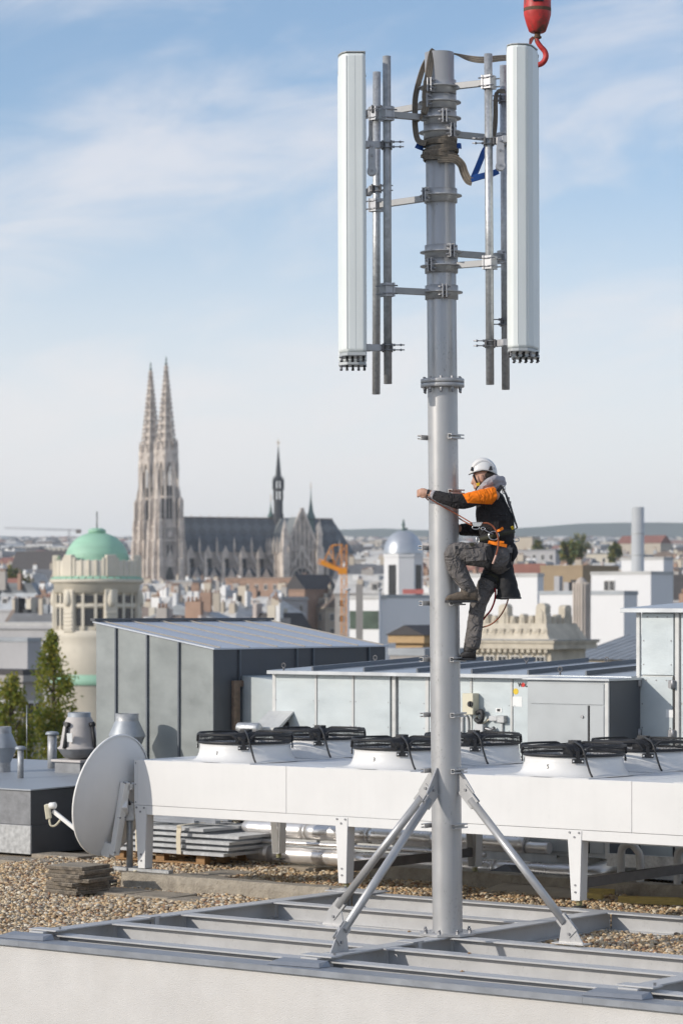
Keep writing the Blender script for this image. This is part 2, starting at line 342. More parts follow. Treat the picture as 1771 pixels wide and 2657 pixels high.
# stiffener plates and end plates at the joints
for u in (UL, UM, UR_):
    for v in (V1, V2, V3, V4):
        if v == V3 and u != UL: continue
        b = MB(); b.box(.085,.091,-.004,.004,-.165,-.015)
        put(b, 'stiffener', (u+.012, v-.055, 0), 0)
for (u, v) in ((UL,-.62),(UM,-.72)):
    b = MB(); b.box(.0905,.10,-.028,.028,-.165,.004); put(b, 'splice_plate', (u, v, 0))
    b = MB(); b.box(-.10,.10,-.10,.06,.002,.010); put(b, 'splice_plate', (u, v, 0))
    for dz in (-.05,-.11):
        b = MB(); b.cyl((.09,0,0),(.112,0,0),.014,6,False); o = b.build('bolt','bolt',fr); o.location=(u,v-.085,dz)
b = MB(); b.box(-.16,.44,-.28,.06,.003,.014); put(b, 'cover_plate', (UL, V4+.13, 0))
for dx, dy in ((-.12,.02),(.40,.02),(-.12,-.24)):
    b = MB(); b.cyl((0,0,.014),(0,0,.034),.013,6,False); o = b.build('bolt','bolt',fr); o.location=(UL+dx,V4+.13+dy,0)
for u in (UL,UM,UR_):
    b = MB(); b.box(-.14,.20,-.10,.05,.003,.016); put(b, 'end_plate', (u, -2.03, 0))
    b = MB(); b.cyl((0,0,.016),(0,0,.04),.012,6,False); o = b.build('bolt','bolt',fr); o.location=(u+.15,-2.02,0)
for (u, v, lb) in ((1.02,V1+.03,'on the second beam right of the mast foot'),(1.5,VF+.03,'on the front beam right of the mast'),(-.35,V2+.04,'on the beam left of the mast foot')):
    b = MB(); b.tube([(0,0,0),(.016,.006,.004),(.036,-.003,.002)], [.002,.008,.002], 5); o = b.build('dead_leaf','wood',None)
    tag(o, 'small dry leaf lying '+lb, 'leaf', 'dry leaves on the frame'); o.location = UV(u,v,(.002 if v > -1.9 else -.034))
# loose gravel: real pebbles, one sheet
def gravel():
    pts = []
    N0 = 300000; uu = rng.uniform(-9.5, 5.2, N0); vv = rng.uniform(-2.15, 9.5, N0)
    X = M0.x+uu*E1.x+vv*E2.x; Y = M0.y+uu*E1.y+vv*E2.y
    px = CX+F*X/Y; py = HY+F*(ZC-GZ)/Y
    inframe = (uu > UL-.06) & (vv < V4+.07)
    bay = (uu > UM+.07) & (uu < UR_-.07) & (vv > V2+.06) & (vv < V4-.06)
    lbay = (uu > UL+.05) & (uu < UM-.05) & (vv > V1+.06) & (vv < V4-.06) & (rng.random(N0) < .0)
    rbay = (uu > UR_+.07)
    ok = (px > -60) & (px < 1830) & (py > 2150) & (~inframe | bay | (rbay & (vv > V2)))
    ok &= ~((uu < UL-.05) & (vv < -2.12))
    uu, vv = uu[ok], vv[ok]
    # thin out to an even cover
    cell = .0245; key = np.floor(uu/cell).astype(np.int64)*100003+np.floor(vv/cell).astype(np.int64)
    _, idx = np.unique(key, return_index=True); uu, vv = uu[idx], vv[idx]
    n = len(uu)
    t = (1+5**.5)/2
    ico = np.array([(-1,t,0),(1,t,0),(-1,-t,0),(1,-t,0),(0,-1,t),(0,1,t),(0,-1,-t),(0,1,-t),(t,0,-1),(t,0,1),(-t,0,-1),(-t,0,1)], float); ico /= np.linalg.norm(ico[0])
    fa = np.array([(0,11,5),(0,5,1),(0,1,7),(0,7,10),(0,10,11),(1,5,9),(5,11,4),(11,10,2),(10,7,6),(7,1,8),(3,9,4),(3,4,2),(3,2,6),(3,6,8),(3,8,9),(4,9,5),(2,4,11),(6,2,10),(8,6,7),(9,8,1)])
    s = rng.gamma(6, .0025, n)+.0035; s = np.clip(s, .007, .034)
    ax = np.stack([s*rng.uniform(.95,1.45,n), s*rng.uniform(.75,1.1,n), s*rng.uniform(.55,.85,n)], 1)
    v = ico[None]*ax[:,None,:]*(1+rng.uniform(-.16,.16,(n,12,1)))
    a = rng.uniform(0, 2*np.pi, n); tl = rng.normal(0, .45, n)
    y1 = v[...,1]*np.cos(tl)[:,None]-v[...,2]*np.sin(tl)[:,None]; z1 = v[...,1]*np.sin(tl)[:,None]+v[...,2]*np.cos(tl)[:,None]
    x2 = v[...,0]*np.cos(a)[:,None]-y1*np.sin(a)[:,None]; y2 = v[...,0]*np.sin(a)[:,None]+y1*np.cos(a)[:,None]
    zc = GZ-.008+rng.uniform(-.018,.016,n)
    und = .014*np.sin(uu*2.1+1)*np.cos(vv*1.7)+.01*np.sin(uu*5.3+vv*3.1)
    V = np.stack([x2+(M0.x+uu*E1.x+vv*E2.x)[:,None], y2+(M0.y+uu*E1.y+vv*E2.y)[:,None], z1+(zc+und)[:,None]], -1).reshape(-1,3)
    Fc = (fa[None]+(np.arange(n)*12)[:,None,None]).reshape(-1,3)
    me = bpy.data.meshes.new('gravel'); me.vertices.add(len(V)); me.vertices.foreach_set('co', V.ravel())
    me.loops.add(Fc.size); me.loops.foreach_set('vertex_index', Fc.ravel().astype(np.int32))
    me.polygons.add(len(Fc)); me.polygons.foreach_set('loop_start', np.arange(0, Fc.size, 3, dtype=np.int32))
    me.polygons.foreach_set('use_smooth', np.ones(len(Fc), bool)); me.update(calc_edges=True)
    print('pebbles', n)
    tag(link('gravel', me, 'gravel'), 'loose tan and grey pebble gravel covering the flat roof', 'gravel', kind='stuff')
gravel()
# concrete kerbs, paving slabs
def kerb(u0, u1, v0, v1, h, label, seed):
    rr = random.Random(seed); n = max(4, int((u1-u0)/.12)); b = MB(); vs = []; 
    for i in range(n+1):
        u = u0+(u1-u0)*i/n
        j = lambda s=.008: rr.uniform(-s, s)
        vs += [UV(u, v0+j(), GZ-.05), UV(u, v0+j(), GZ+h*.55), UV(u, v0+.012+j(), GZ+h+j(.004)), UV(u, v1-.012+j(), GZ+h+j(.004)), UV(u, v1+j(), GZ-.05)]
    fs = [(i*5+k, (i+1)*5+k, (i+1)*5+k+1, i*5+k+1) for i in range(n) for k in range(4)]+[(4,3,2,1,0), tuple(n*5+k for k in range(5))]
    b.add(vs, fs); return tag(b.build('concrete_kerb', 'concrete', None, .004), label, 'kerb', 'concrete kerbs under the cooling unit')
kerb(-6.35, -3.2, 2.62, 2.86, .17, 'weathered concrete kerb under the left front leg of the white cooling unit', 1)
kerb(-4.75, 2.4, 5.12, 5.38, .16, 'shaded concrete kerb under the rear legs of the white cooling unit', 2)
# ================================================================== mast
MB0 = Vector(((1160.5-CX)*25.48/F, 25.48, 0)); LEAN = -0.0094
mast = thing('telecom_mast', 'tall silver-grey tubular steel telecom mast braced on the beam frame', 'mast', MB0, 0)
mast.rotation_euler = (0, LEAN, 0)
MI = (Matrix.Translation(MB0) @ Matrix.Rotation(LEAN, 4, 'Y')).inverted()
def ml(px, py, Y): return MI @ P(px, py, Y)
RM = .136
b = MB(); b.lathe([(RM,.024),(RM,4.955)], 48); b.build('lower_tube', 'mast_paint', mast)
b = MB(); b.lathe([(RM*.985,5.03),(RM*.975,7.985),(RM*.90,7.985),(RM*.90,5.03)], 48); b.build('upper_tube', 'mast_paint', mast)
b = MB(); b.prism(circ(.27,8,(0,0)), .003, .026, lambda p,q,t: (p*math.cos(.39)-q*math.sin(.39), p*math.sin(.39)+q*math.cos(.39), t)); b.build('base_plate', 'mast_paint', mast, .002)
for k in range(8):
    a = k*math.pi/4+.39; b = MB(); b.cyl((.215*math.cos(a),.215*math.sin(a),.026),(.215*math.cos(a),.215*math.sin(a),.05),.019,6,False); b.cyl((.215*math.cos(a),.215*math.sin(a),.05),(.215*math.cos(a),.215*math.sin(a),.066),.011,8); b.build('bolt','bolt',mast)
for z0, z1 in ((4.955,4.991),(4.995,5.031)):
    b = MB(); b.lathe([(RM*.9,z0),(.195,z0),(.198,z0+.004),(.198,z1-.004),(.195,z1),(RM*.9,z1)], 40); b.build('flange','mast_paint',mast)
for k in range(10):
    a = k*math.pi/5+.2; x, y = .168*math.cos(a), .168*math.sin(a); b = MB(); b.cyl((x,y,5.031),(x,y,5.05),.014,6,False); b.build('bolt','bolt',mast); b = MB(); b.cyl((x,y,4.955),(x,y,4.932),.014,6,False); b.cyl((x,y,4.933),(x,y,4.905),.009,8); b.build('nut','bolt',mast)
# step brackets: short C channels lying along both sides
def peg(side, z):
    b = MB(); L0, L1 = (-.115, .085) if side > 0 else (-.155, .07)
    c = E1*side*(RM+.018)
    poly = [(-.021,-.021),(.021,-.021),(.021,.021),(-.021,.021),(-.021,.008),(-.016,.008),(-.016,.016),(.016,.016),(.016,-.016),(-.016,-.016),(-.016,-.008),(-.021,-.008)]
    # open side faces away from the mast
    b.prism(poly, L0, L1, lambda p,q,t: c+E2*t-E1*side*p+Vector((0,0,z+q)))
    return b.build('step_bracket','mast_paint',mast)
zs = [(2425-py)/285 for py in (1141,1283,1426,1569,1714,1857,2001,2143)]
for z in zs:
    for sd_ in (-1,1): peg(sd_, z)
# braces
def brace(d, foot_r, top_z=1.27):
    d = Vector(d).normalized(); n = Vector((-d.y, d.x, 0)); up = Vector((0,0,1))
    fn = lambda p,q,t: d*p+up*q+n*t
    g = MB(); g.prism([(RM-.005,top_z+.24),(RM+.012,top_z+.25),(RM+.17,top_z+.03),(RM+.11,top_z-.09),(RM-.005,top_z+.02)], -.007, .007, fn)
    go = g.build('gusset','mast_paint',mast,.001)
    b = MB(); b.cyl(d*(RM+.085)+up*(top_z+.05)-n*.026, d*(RM+.085)+up*(top_z+.05)+n*.026, .014, 6, False); b.build('bolt','bolt',go)
    f = MB(); f.prism([(foot_r-.10,.003),(foot_r+.16,.003),(foot_r+.02,.22),(foot_r-.07,.17)], -.007, .007, fn); fo = f.build('foot_plate','mast_paint',mast,.001)
    b = MB(); b.box(-.14,.19,-.06,.06,.003,.012); o = b.build('foot_flange','mast_paint',fo); o.location = d*foot_r; o.rotation_euler=(0,0,math.atan2(d.y,d.x))
    b = MB(); b.cyl(d*(foot_r+.015)+up*.09-n*.028, d*(foot_r+.015)+up*.09+n*.028, .014, 6, False); b.build('bolt','bolt',fo)
    A = d*(RM+.135)+up*(top_z-.035); B = d*(foot_r-.035)+up*.185
    t = MB(); t.cyl(A, B, .037, 20); to = t.build('brace','mast_paint',mast)
    ax = (B-A).normalized()
    for q, s_ in ((A,1),(B,-1)):
        for k in (-1,1):
            m_ = MB(); m_.obox(q+ax*.03*s_+n*k*.012-ax*.06*s_, ax*.10, n*.004, ax.cross(n)*.055); m_.build('fork_plate','mast_paint',to)
brace(-E2, 1.58); brace(-E1, 1.28); brace(E1, 1.30)
# clamps with stand-off arms carrying four antenna poles
POLES = dict(LF=((1002.6,146),(1005.7,996),25.22), LR=((977,187),(975.5,1023),26.02), RF=((1265.5,140),(1270.5,998),25.24), RR=((1305.5,170),(1311,1011),25.86))
PL = {}
for k, (t, bo, Y) in POLES.items():
    A, B = ml(*t, Y), ml(*bo, Y); PL[k] = (A, B)
    b = MB(); b.lathe([(.032,0),(.037,0),(.037,(A-B).length),(.032,(A-B).length),(.032,0)], 20)
    o = b.build('antenna_pole', 'galv_old' if k=='LF' else 'galv', mast); o.location = B; o.rotation_euler = (A-B).to_track_quat('Z','Y').to_euler()
def on_pole(k, z):
    A, B = PL[k]; t = (z-B.z)/(A.z-B.z); return B+(A-B)*t
def clamp(py, pole, lug_px):
    z = (2420-py)/285; q = on_pole(pole, z); d = Vector((q.x, q.y, 0)); ln = d.length; d.normalize(); n = Vector((-d.y,d.x,0)); up = Vector((0,0,1))
    b = MB(); b.lathe([(RM*.97,z-.062),(.150,z-.062),(.150,z+.062),(RM*.97,z+.062)], 40); s_ = b.build('clamp','mast_paint',mast)
    b = MB(); b.lathe([(.148,z-.005),(.192,z-.005),(.192,z+.005),(.148,z+.005)], 40); b.build('collar_plate','mast_paint',s_)
    lx = max(-.95, min(.95, (lug_px-(1160.5-.0095*(2420-py)))/285/.15)); an = math.asin(lx); rd = Vector((math.sin(an), -math.cos(an), 0)); tn = Vector((rd.y,-rd.x,0))
    for sgn in (-1,1):
        b = MB(); b.obox(rd*.175+tn*sgn*.017+up*z, rd*.036, tn*.0045, up*.062); b.build('lug','bracket',s_,.001)
    for dz in (-.036,.036):
        b = MB(); b.cyl(rd*.185+tn*-.055+up*(z+dz), rd*.185+tn*.055+up*(z+dz), .0075, 6); b.cyl(rd*.185+tn*.022+up*(z+dz), rd*.185+tn*.036+up*(z+dz), .0135, 6, False); b.cyl(rd*.185+tn*-.036+up*(z+dz), rd*.185+tn*-.022+up*(z+dz), .0135, 6, False); b.build('bolt','bolt',s_)
    b = MB(); b.beam(d*.14+up*(z-.002), Vector((q.x,q.y,z-.002))-d*.03, .05, .056); b.build('arm','arm_paint',s_,.002)
    # pole shoe
    c = Vector((q.x,q.y,z)); b = MB(); b.obox(c-d*.036, d*.008, n*.062, up*.062); b.obox(c+d*.043, d*.006, n*.062, up*.062)
    b.obox(c+n*.05-d*.0, d*.036, n*.005, up*.06); b.obox(c-n*.05, d*.036, n*.005, up*.06); sh = b.build('pole_shoe','bracket',s_,.001)
    for sgn in (-1,1):
        for dz in (-.036,.036):
            b = MB(); b.cyl(c+n*sgn*.058-d*.07+up*dz, c+n*sgn*.058+d*.085+up*dz, .007, 6); b.build('bolt','bolt',sh)
for a in ((234,'RF',1119),(273,'LR',1112),(314,'LF',1148),(350,'RR',1163),(513.5,'LR',1110),(659,'RR',1163),(695,'RF',1121),(763,'LF',1149)): clamp(*a)
# ------------------------------------------------------------------ antennas
def antenna(cx, ytop, ybot, Y, prof, label, pole, brk_top, brk_bot, flip):
    base = P(cx, ybot, Y); h = P(cx, ytop, Y).z-base.z
    t = thing('panel_antenna', label, 'antenna', base, 0, 'panel antennas on the mast'); t.rotation_euler = (0, -.003, 0)
    n = len(prof); b = MB(); b.prism(prof, .03, h-.012, lambda p,q,s_: (p,q,s_)); b.build('radome','antenna',t,.034,5)
    b = MB(); b.prism([(p*1.0,q*1.0) for p,q in prof], h-.0115, h, lambda p,q,s_: (p,q,s_)); b.build('top_cap','antenna_trim',t,.004,1)
    b = MB(); b.prism([(p*.985,q*.985) for p,q in prof], .0, .029, lambda p,q,s_: (p,q,s_)); b.build('bottom_cap','antenna_trim',t,.004,1)
    for (px_, dd) in ((.30,0),(.62,0)):
        xs = [p for p,q in prof]; x = min(xs)+(max(xs)-min(xs))*px_; y = min(q for p,q in prof if abs(p-x) < .09)
        b = MB(); b.box(x-.0018,x+.0018,y-.0006,y+.003,.06,h-.04); b.build('radome_seam','antenna_trim',t)
    rr = random.Random(int(cx))
    for k in range(10):
        x = min(p for p,q in prof)*.8+(max(p for p,q in prof)-min(p for p,q in prof))*.8*(k%5)/4; y = -.10+.13*(k//5)+rr.uniform(-.01,.01)
        b = MB(); b.cyl((x,y,.0),(x,y,-.012),.012,8); b.cyl((x,y,-.012),(x,y,-.028),.008,8); b.cyl((x,y,-.028),(x,y,-.040),.013,8); b.build('connector','black' if k%3 else 'bolt',t)
    # tilt brackets to the pole
    inv = (Matrix.Translation(base) @ Matrix.Rotation(-.003, 4, 'Y')).inverted()
    for py, big in ((brk_top,True),(brk_bot,False)):
        z = (2420-py)/285; q = inv @ (MI.inverted() @ on_pole(pole, z)); sx = 1 if q.x > 0 else -1
        ex = max(p for p,_ in prof) if sx > 0 else min(p for p,_ in prof)
        xe = ex-sx*.01; zz = q.z; yq = q.y
        b = MB(); b.box(min(xe,xe+sx*.05),max(xe,xe+sx*.05),-.05,.05,zz-.03,zz+.03)
        b.beam((xe+sx*.03,0,zz),(q.x-sx*.045,yq,zz),.05,.06); br = b.build('tilt_bracket','bracket',t,.003)
        for dz in (-.022,.022):
            b = MB(); b.cyl((q.x-sx*.06,yq-.045,zz+dz),(q.x+sx*.15,yq-.045,zz+dz),.006,6); b.cyl((q.x+sx*.05,yq-.045,zz+dz),(q.x+sx*.066,yq-.045,zz+dz),.013,6,False); b.cyl((q.x+sx*.11,yq-.045,zz+dz),(q.x+sx*.125,yq-.045,zz+dz),.012,6,False); b.build('bolt','bolt',br)
        for xo in (.038,-.042):
            b = MB(); b.box(q.x+sx*xo-.008,q.x+sx*xo+.008,yq-.06,yq+.06,zz-.035,zz+.035); b.build('pole_clamp','steel_dark',br,.002)
        if big:
            xa = ex+sx*.055
            b = MB()
            for off in (-.034,.034):
                b.prism([(-.034,-.26),(-.012,-.285),(.012,-.285),(.034,-.26),(.034,-.10),(.026,.0),(-.026,.0),(-.034,-.10)], off-.003, off+.003, lambda p,q_,s_: (xa+p,s_,zz+.02+q_))
            b.prism(circ(.043,14), -.044, .044, lambda p,q_,s_: (xa+p,s_,zz-.235+q_))
            b.box(xa-.03,xa+.03,-.033,.033,zz-.12,zz-.10)
            lv = b.build('tilt_lever','bracket',br,.001)
            for dz in (-.015,-.10,-.235):
                b = MB(); b.cyl((xa,-.06,zz+dz),(xa,.06,zz+dz),.011,6); b.build('bolt','bolt',lv)
PA = [(.121,-.18),(.121,.12),(.03,.19),(-.10,.19),(-.124,.10),(-.122,-.03),(-.098,-.12),(-.055,-.18)]
PB = [(-.135,.16),(-.145,-.10),(-.115,-.155),(-.055,-.175),(.03,-.165),(.085,-.09),(.145,.10),(.142,.16),(.10,.19)]
antenna(914.5,142,927,25.2,PA,'pale grey panel antenna left of the mast, nearest the left edge','LF',400-7,911,1)
antenna(1356.5,121,915,25.15,PB,'pale grey panel antenna right of the mast below the red crane hook','RF',385,902,-1)
PC = [(-.13,.13),(-.14,-.08),(-.06,-.15),(.05,-.15),(.12,-.08),(.13,.13)]
antenna(1364,146,930,26.05,PC,'pale panel antenna almost hidden behind the right antenna','RR',245,660+170,-1)
antenna(916,190,950,26.25,PC,'pale panel antenna hidden behind the left antenna, only its brackets showing','LR',262,470,1)
# ------------------------------------------------------------------ slings
sl = thing('lifting_sling', 'worn brown webbing sling wound round the top of the mast', 'sling', MB0, 0); sl.rotation_euler = (0,LEAN,0)
def sp(cx, cy, Y): return ml(860+cx*.37, cy*.37, Y)
YF = 25.42
def band(name, pts, wd, w=.06, th=.009, mt='sling', par=None):
    pp = smoothpath(pts, 6); wds = wd
    if isinstance(wd, list): wds = [Vector(v) for v in smoothpath(wd, 6)]
    b = MB(); b.ribbon(pp, wds, w, th); o = b.build(name, mt, par or sl, .002)
    if mt == 'sling':
        for k in (-.28,0,.28):
            s_ = MB(); wl = wds if isinstance(wds, list) else [Vector(wds)]*len(pp)
            q = []
            for i, p in enumerate(pp):
                t = (pp[min(i+1,len(pp)-1)]-pp[max(i-1,0)]).normalized(); wv = (wl[i]-t*wl[i].dot(t)).normalized(); q.append(p+wv*w*k)
            s_.ribbon(q, wds, .005, th+.003); s_.build('stitching','sling_seam',o)
    return o
band('sling_loop', [sp(1300,402,25.7), sp(1180,408,25.62), sp(1060,420,25.55), sp(960,408,25.55), sp(868,380,25.50), sp(800,364,25.45), sp(735,362,25.42), sp(703,374,25.37), sp(678,520,25.345), sp(658,650,25.335), sp(658,745,25.33), sp(640,800,25.34), sp(592,838,25.38)],
     [(0,.6,.8),(0,.5,.9),(0,.3,1),(0,.5,.8),(0,.9,.3),(0,1,.1),(.2,1,.1),(1,.5,0),(1,.1,0),(1,.1,0),(1,0,.2),(.7,-.2,.7),(.4,-.3,.8)], .065)
band('sling_loop', [sp(712,385,25.68), sp(672,410,25.6), sp(632,500,25.55), sp(590,660,25.48), sp(583,780,25.45), sp(586,900,25.43), sp(606,985,25.40), sp(660,1005,25.345)],
     [(0,1,0),(.5,.8,0),(.9,.4,0),(.9,.3,.1),(1,.2,0),(1,.1,.1),(.8,0,.5),(.2,0,1)], .052)
# turns round the mast
def turn(cy, tilt, w, rr_, ph, a0=0, a1=6.283, bulge=.0):
    z0 = (2420-cy*.37)/285; n = 44; pts = []; wd = []
    for i in range(n+1):
        a = a0+(a1-a0)*i/n; x, y = math.sin(a), -math.cos(a); rad = rr_+.006*math.sin(3*a+ph)+bulge*max(0,math.cos(a))
        pts.append(Vector((x*rad, y*rad, z0+tilt*x+.008*math.sin(2*a+ph)))); wd.append(Vector((x*.25*math.sin(a+ph), 0, 1)))
    b = MB(); b.ribbon(pts, wd, w, .010); o = b.build('sling_turn','sling',sl,.002)
    for k in (-.3,-.1,.1,.3):
        s_ = MB(); s_.ribbon([p+Vector((0,0,w*k)) for p in pts], wd, .004, .0135); s_.build('stitching','sling_seam',o)
turn(1012,.004,.052,.152,.4); turn(1030,-.012,.040,.160,1.9); turn(1070,.010,.050,.152,.9); turn(1108,-.010,.050,.160,2.5); turn(1128,.004,.046,.154,4.0); turn(1090,.022,.03,.166,.2)
band('sling_tail', [sp(740,1112,25.325), sp(850,1112,25.345), sp(905,1150,25.37), sp(928,1210,25.40), sp(955,1262,25.40), sp(985,1275,25.4)],
     [(0,0,1),(.1,-.1,1),(.8,-.2,.5),(1,-.3,.2),(.9,-.3,.3),(.2,-.2,1)], .075, .012)
band('sling_loop', [sp(1215,640,25.75), sp(1165,645,25.72), sp(1148,700,25.7), sp(1147,800,25.7), sp(1143,890,25.7), sp(1132,960,25.72), sp(1120,1010,25.75)],
     [(0,.5,1),(.4,.4,.7),(1,.4,0),(1,.3,0),(1,.2,0),(1,.2,0),(1,.1,0)], .045)
bs = thing('blue_sling', 'bright blue lifting strap between the brown sling and the right antenna pole', 'strap', MB0, 0); bs.rotation_euler = (0,LEAN,0)
band('strap', [sp(990,1250,25.4), sp(1020,1180,25.45), sp(1048,1110,25.5), sp(1068,1060,25.55), sp(1100,1010,25.62), sp(1130,985,25.7)], [(1,.2,.4)]*6, .052, .014, 'blue_strap', bs)
band('strap', [sp(975,1258,25.39), sp(1010,1248,25.4), sp(1065,1232,25.42), sp(1115,1222,25.46), sp(1165,1200,25.5)], [(0,.2,1)]*5, .055, .014, 'blue_strap', bs)
band('strap_end', [sp(590,1018,25.42), sp(615,1030,25.42), sp(640,1040,25.45)], [(0,.2,1)]*3, .05, .012, 'blue_strap', bs)
band('strap_end', [sp(868,1030,25.42), sp(890,1022,25.42), sp(905,1025,25.45)], [(0,.2,1)]*3, .05, .012, 'blue_strap', bs)
# ------------------------------------------------------------------ crane hook
HY_ = 25.75; hb = P(1393, 85, HY_)
hk = thing('crane_hook', 'worn red crane hook block hanging above the right antenna', 'hook', hb, 0)
b = MB(); b.lathe([(.0,0),(.06,.0),(.078,.012),(.104,.085),(.124,.16),(.126,.19)], 28); b.build('lower_shell','hook_red',hk)
b = MB(); b.lathe([(.126,.19),(.1265,.197),(.1265,.215),(.126,.222)], 28); b.build('band','rust',hk)
b = MB(); b.lathe([(.126,.222),(.124,.30),(.121,.305),(.12,.55),(.0,.55)], 28); b.build('upper_shell','hook_red',hk)
b = MB(); b.box(-.05,.05,-.135,-.10,.262,.36); b.build('slot','black',hk,.006)
b = MB(); b.cyl((0,0,.56),(0,0,3.0),.014,8); b.build('hoist_rope','steel_dark',hk)
b = MB(); b.cyl((0,0,.004),(0,0,-.055),.028,14); b.lathe([(.028,-.03),(.038,-.035),(.038,-.05),(.028,-.055)],14); b.build('shank','rust',hk)
def hp(cx, cy): q = P(860+cx*.37, cy*.37, HY_)-hb; return (q.x, 0, q.z)
hpts = smoothpath([hp(1432,258), hp(1440,290), hp(1462,325), hp(1492,360), hp(1500,400), hp(1480,438), hp(1445,455), hp(1408,440), hp(1385,400)], 5)
nn = len(hpts); b = MB(); b.tube(hpts, [(.018+.020*math.sin(math.pi*min(1,i/(nn-1)*1.15+.08))**.8, .020+.006*math.sin(math.pi*i/(nn-1))) for i in range(nn)], 12); b.build('hook','hook_red',hk)
b = MB(); b.prism([hp(1405,255)[::2],hp(1418,270)[::2],hp(1390,325)[::2],hp(1380,325)[::2],hp(1383,275)[::2]], -.012, .012, lambda p,q,t: (p,t,q)); b.build('safety_latch','hook_red',hk,.002)
# ================================================================== the climber
mat('skin', (.50,.285,.20), .55, 0, .08, 30, .1, 200)
mat('hair', (.035,.025,.02), .8, 0, .2, 80)
mat('trousers', (.135,.122,.115), .85, 0, .14, 14, .45, 22, col2=(.20,.182,.172), thr=(.5,.75), folds=.8)
mat('trouser_dark', (.055,.052,.05), .85, 0, .14, 20)
mat('boot_worn', (.105,.080,.058), .75, 0, .3, 25, .3, 60, col2=(.17,.135,.10), thr=(.5,.75))
mat('boot_black', (.020,.018,.018), .6, 0, .3, 25, .2, 60)
mat('hoodie', (.36,.34,.36), .9, 0, .1, 20, .3, 60, folds=.5)
mat('helmet', (.76,.75,.73), .35, 0, .03, 12, col2=(.58,.56,.53), thr=(.62,.85))
mat('harness', (.016,.016,.018), .8, 0, .2, 60)
mat('harness_olive', (.040,.038,.022), .85, 0, .2, 30)
mat('orange_cloth', (1.0,.23,.004), .8, 0, .05, 20)
mat('rope', (.32,.095,.045), .85, 0, .2, 60, .5, 250, col2=(.50,.26,.16), thr=(.55,.7))
mat('rope_red', (.42,.02,.03), .85, 0, .2, 60, .5, 250)
mat('rope_pale', (.62,.40,.32), .85, 0, .2, 60)
mat('steel_bright', (.62,.62,.61), .28, .9, .1, 30)
RW = P(1222, 1712, 25.42)
WK = tag(bpy.data.objects.new('person', None), 'climber in white helmet, orange and black jacket and grey trousers on the mast', 'person'); COL.objects.link(WK); WK.location = RW
def wp(cx, cy, Y): return P(1040+cx*.2805, 1080+cy*.2805, Y)-RW
def limb(b, pts, n=18, caps=True, sub=3):
    C = [wp(p[0],p[1],p[2]) for p in pts]; rp = [p[3]*.000984 for p in pts]; rd_ = [p[4]*.000984 for p in pts]
    path = smoothpath(C, sub); k = len(pts); rr1 = []; rr2 = []
    for i in range(len(path)):
        t = i/sub; j = min(int(t), k-2); f_ = t-j; rr1.append(rp[j]+(rp[j+1]-rp[j])*f_); rr2.append(rd_[j]+(rd_[j+1]-rd_[j])*f_)
    rings = []
    for i, p in enumerate(path):
        t = (path[min(i+1,len(path)-1)]-path[max(i-1,0)]).normalized(); dv = Vector((0,1,0)); dv = (dv-t*dv.dot(t)).normalized(); nv = t.cross(dv)
        rings.append([p+nv*math.cos(a)*rr1[i]+dv*math.sin(a)*rr2[i] for a in [2*math.pi*q/n for q in range(n)]])
    # rounded ends
    def cap(ring, c, d, r_): return [[c+(q-c)*math.cos(e)+d*r_*math.sin(e) for q in ring] for e in (.6,1.1,1.45)]
    if caps:
        d0 = (path[0]-path[1]).normalized(); d1 = (path[-1]-path[-2]).normalized()
        rings = cap(rings[0],path[0],d0,min(rr1[0],rr2[0]))[::-1]+rings+cap(rings[-1],path[-1],d1,min(rr1[-1],rr2[-1]))
    b.loft(rings); return b
def blob(b, cx, cy, Y, rx, ry, rz, n=14, rot=0):
    c = wp(cx,cy,Y); s_ = .000984; prof = [(math.cos(e),math.sin(e)) for e in [(-math.pi/2)+math.pi*k/10 for k in range(11)]]
    ca, sa = math.cos(rot), math.sin(rot)
    def fn(x,y,z): X, Z_ = x*rx*s_, z*rz*s_; return c+Vector((X*ca-Z_*sa, y*ry*s_, X*sa+Z_*ca))
    b.lathe([(max(r_,.001),z) for r_,z in prof], n, fn=fn); return b
def remesh(o, vox, smooth=4, disp=None):
    m = o.modifiers.new('remesh','REMESH'); m.mode = 'VOXEL'; m.voxel_size = vox; m.use_smooth_shade = True
    if smooth: s_ = o.modifiers.new('smooth','SMOOTH'); s_.iterations = smooth; s_.factor = .5
    if disp:
        for nm, size, st in disp:
            tx = bpy.data.textures.new(nm,'CLOUDS'); tx.noise_scale = size; tx.noise_depth = 2
            d_ = o.modifiers.new('folds','DISPLACE'); d_.texture = tx; d_.strength = st; d_.mid_level = .5; d_.texture_coords = 'LOCAL'
    return o
YN, YMID, YFAR = 25.20, 25.40, 25.60
# ---- body
b = MB()
limb(b, [(815,655,YMID,62,62),(795,610,YMID,62,60),(775,570,YMID,64,62)])                      # neck
blob(b, 772,535,YMID,108,78,112,18,.12); blob(b, 728,590,YMID,62,66,80,16,-.1)                   # skull, face
blob(b, 700,655,YMID,34,40,26,12,.3); blob(b, 735,640,YMID,62,60,36,14,.35)                      # chin, jaw
limb(b, [(672,570,YMID,10,13),(662,600,YMID,13,14),(658,618,YMID,15,16)],10)                     # nose
blob(b, 672,556,YMID,16,44,12); blob(b, 676,641,YMID,13,26,8); blob(b, 681,655,YMID,13,24,8)     # brow, lips
blob(b, 745,575,YMID-.082,22,10,36,12,.15); blob(b, 745,575,YMID+.082,22,10,36,12,.15)           # ears
limb(b, [(810,700,YMID,95,150),(845,850,YMID,120,140),(880,1060,YMID,125,130),(905,1250,YMID,100,130)])   # trunk
limb(b, [(850,730,YN+.02,60,60),(700,755,YN-.02,50,50),(545,785,YN-.03,44,44),(400,745,YN-.0,38,38),(300,722,YN+.05,32,32),(250,710,YN+.08,30,26)])
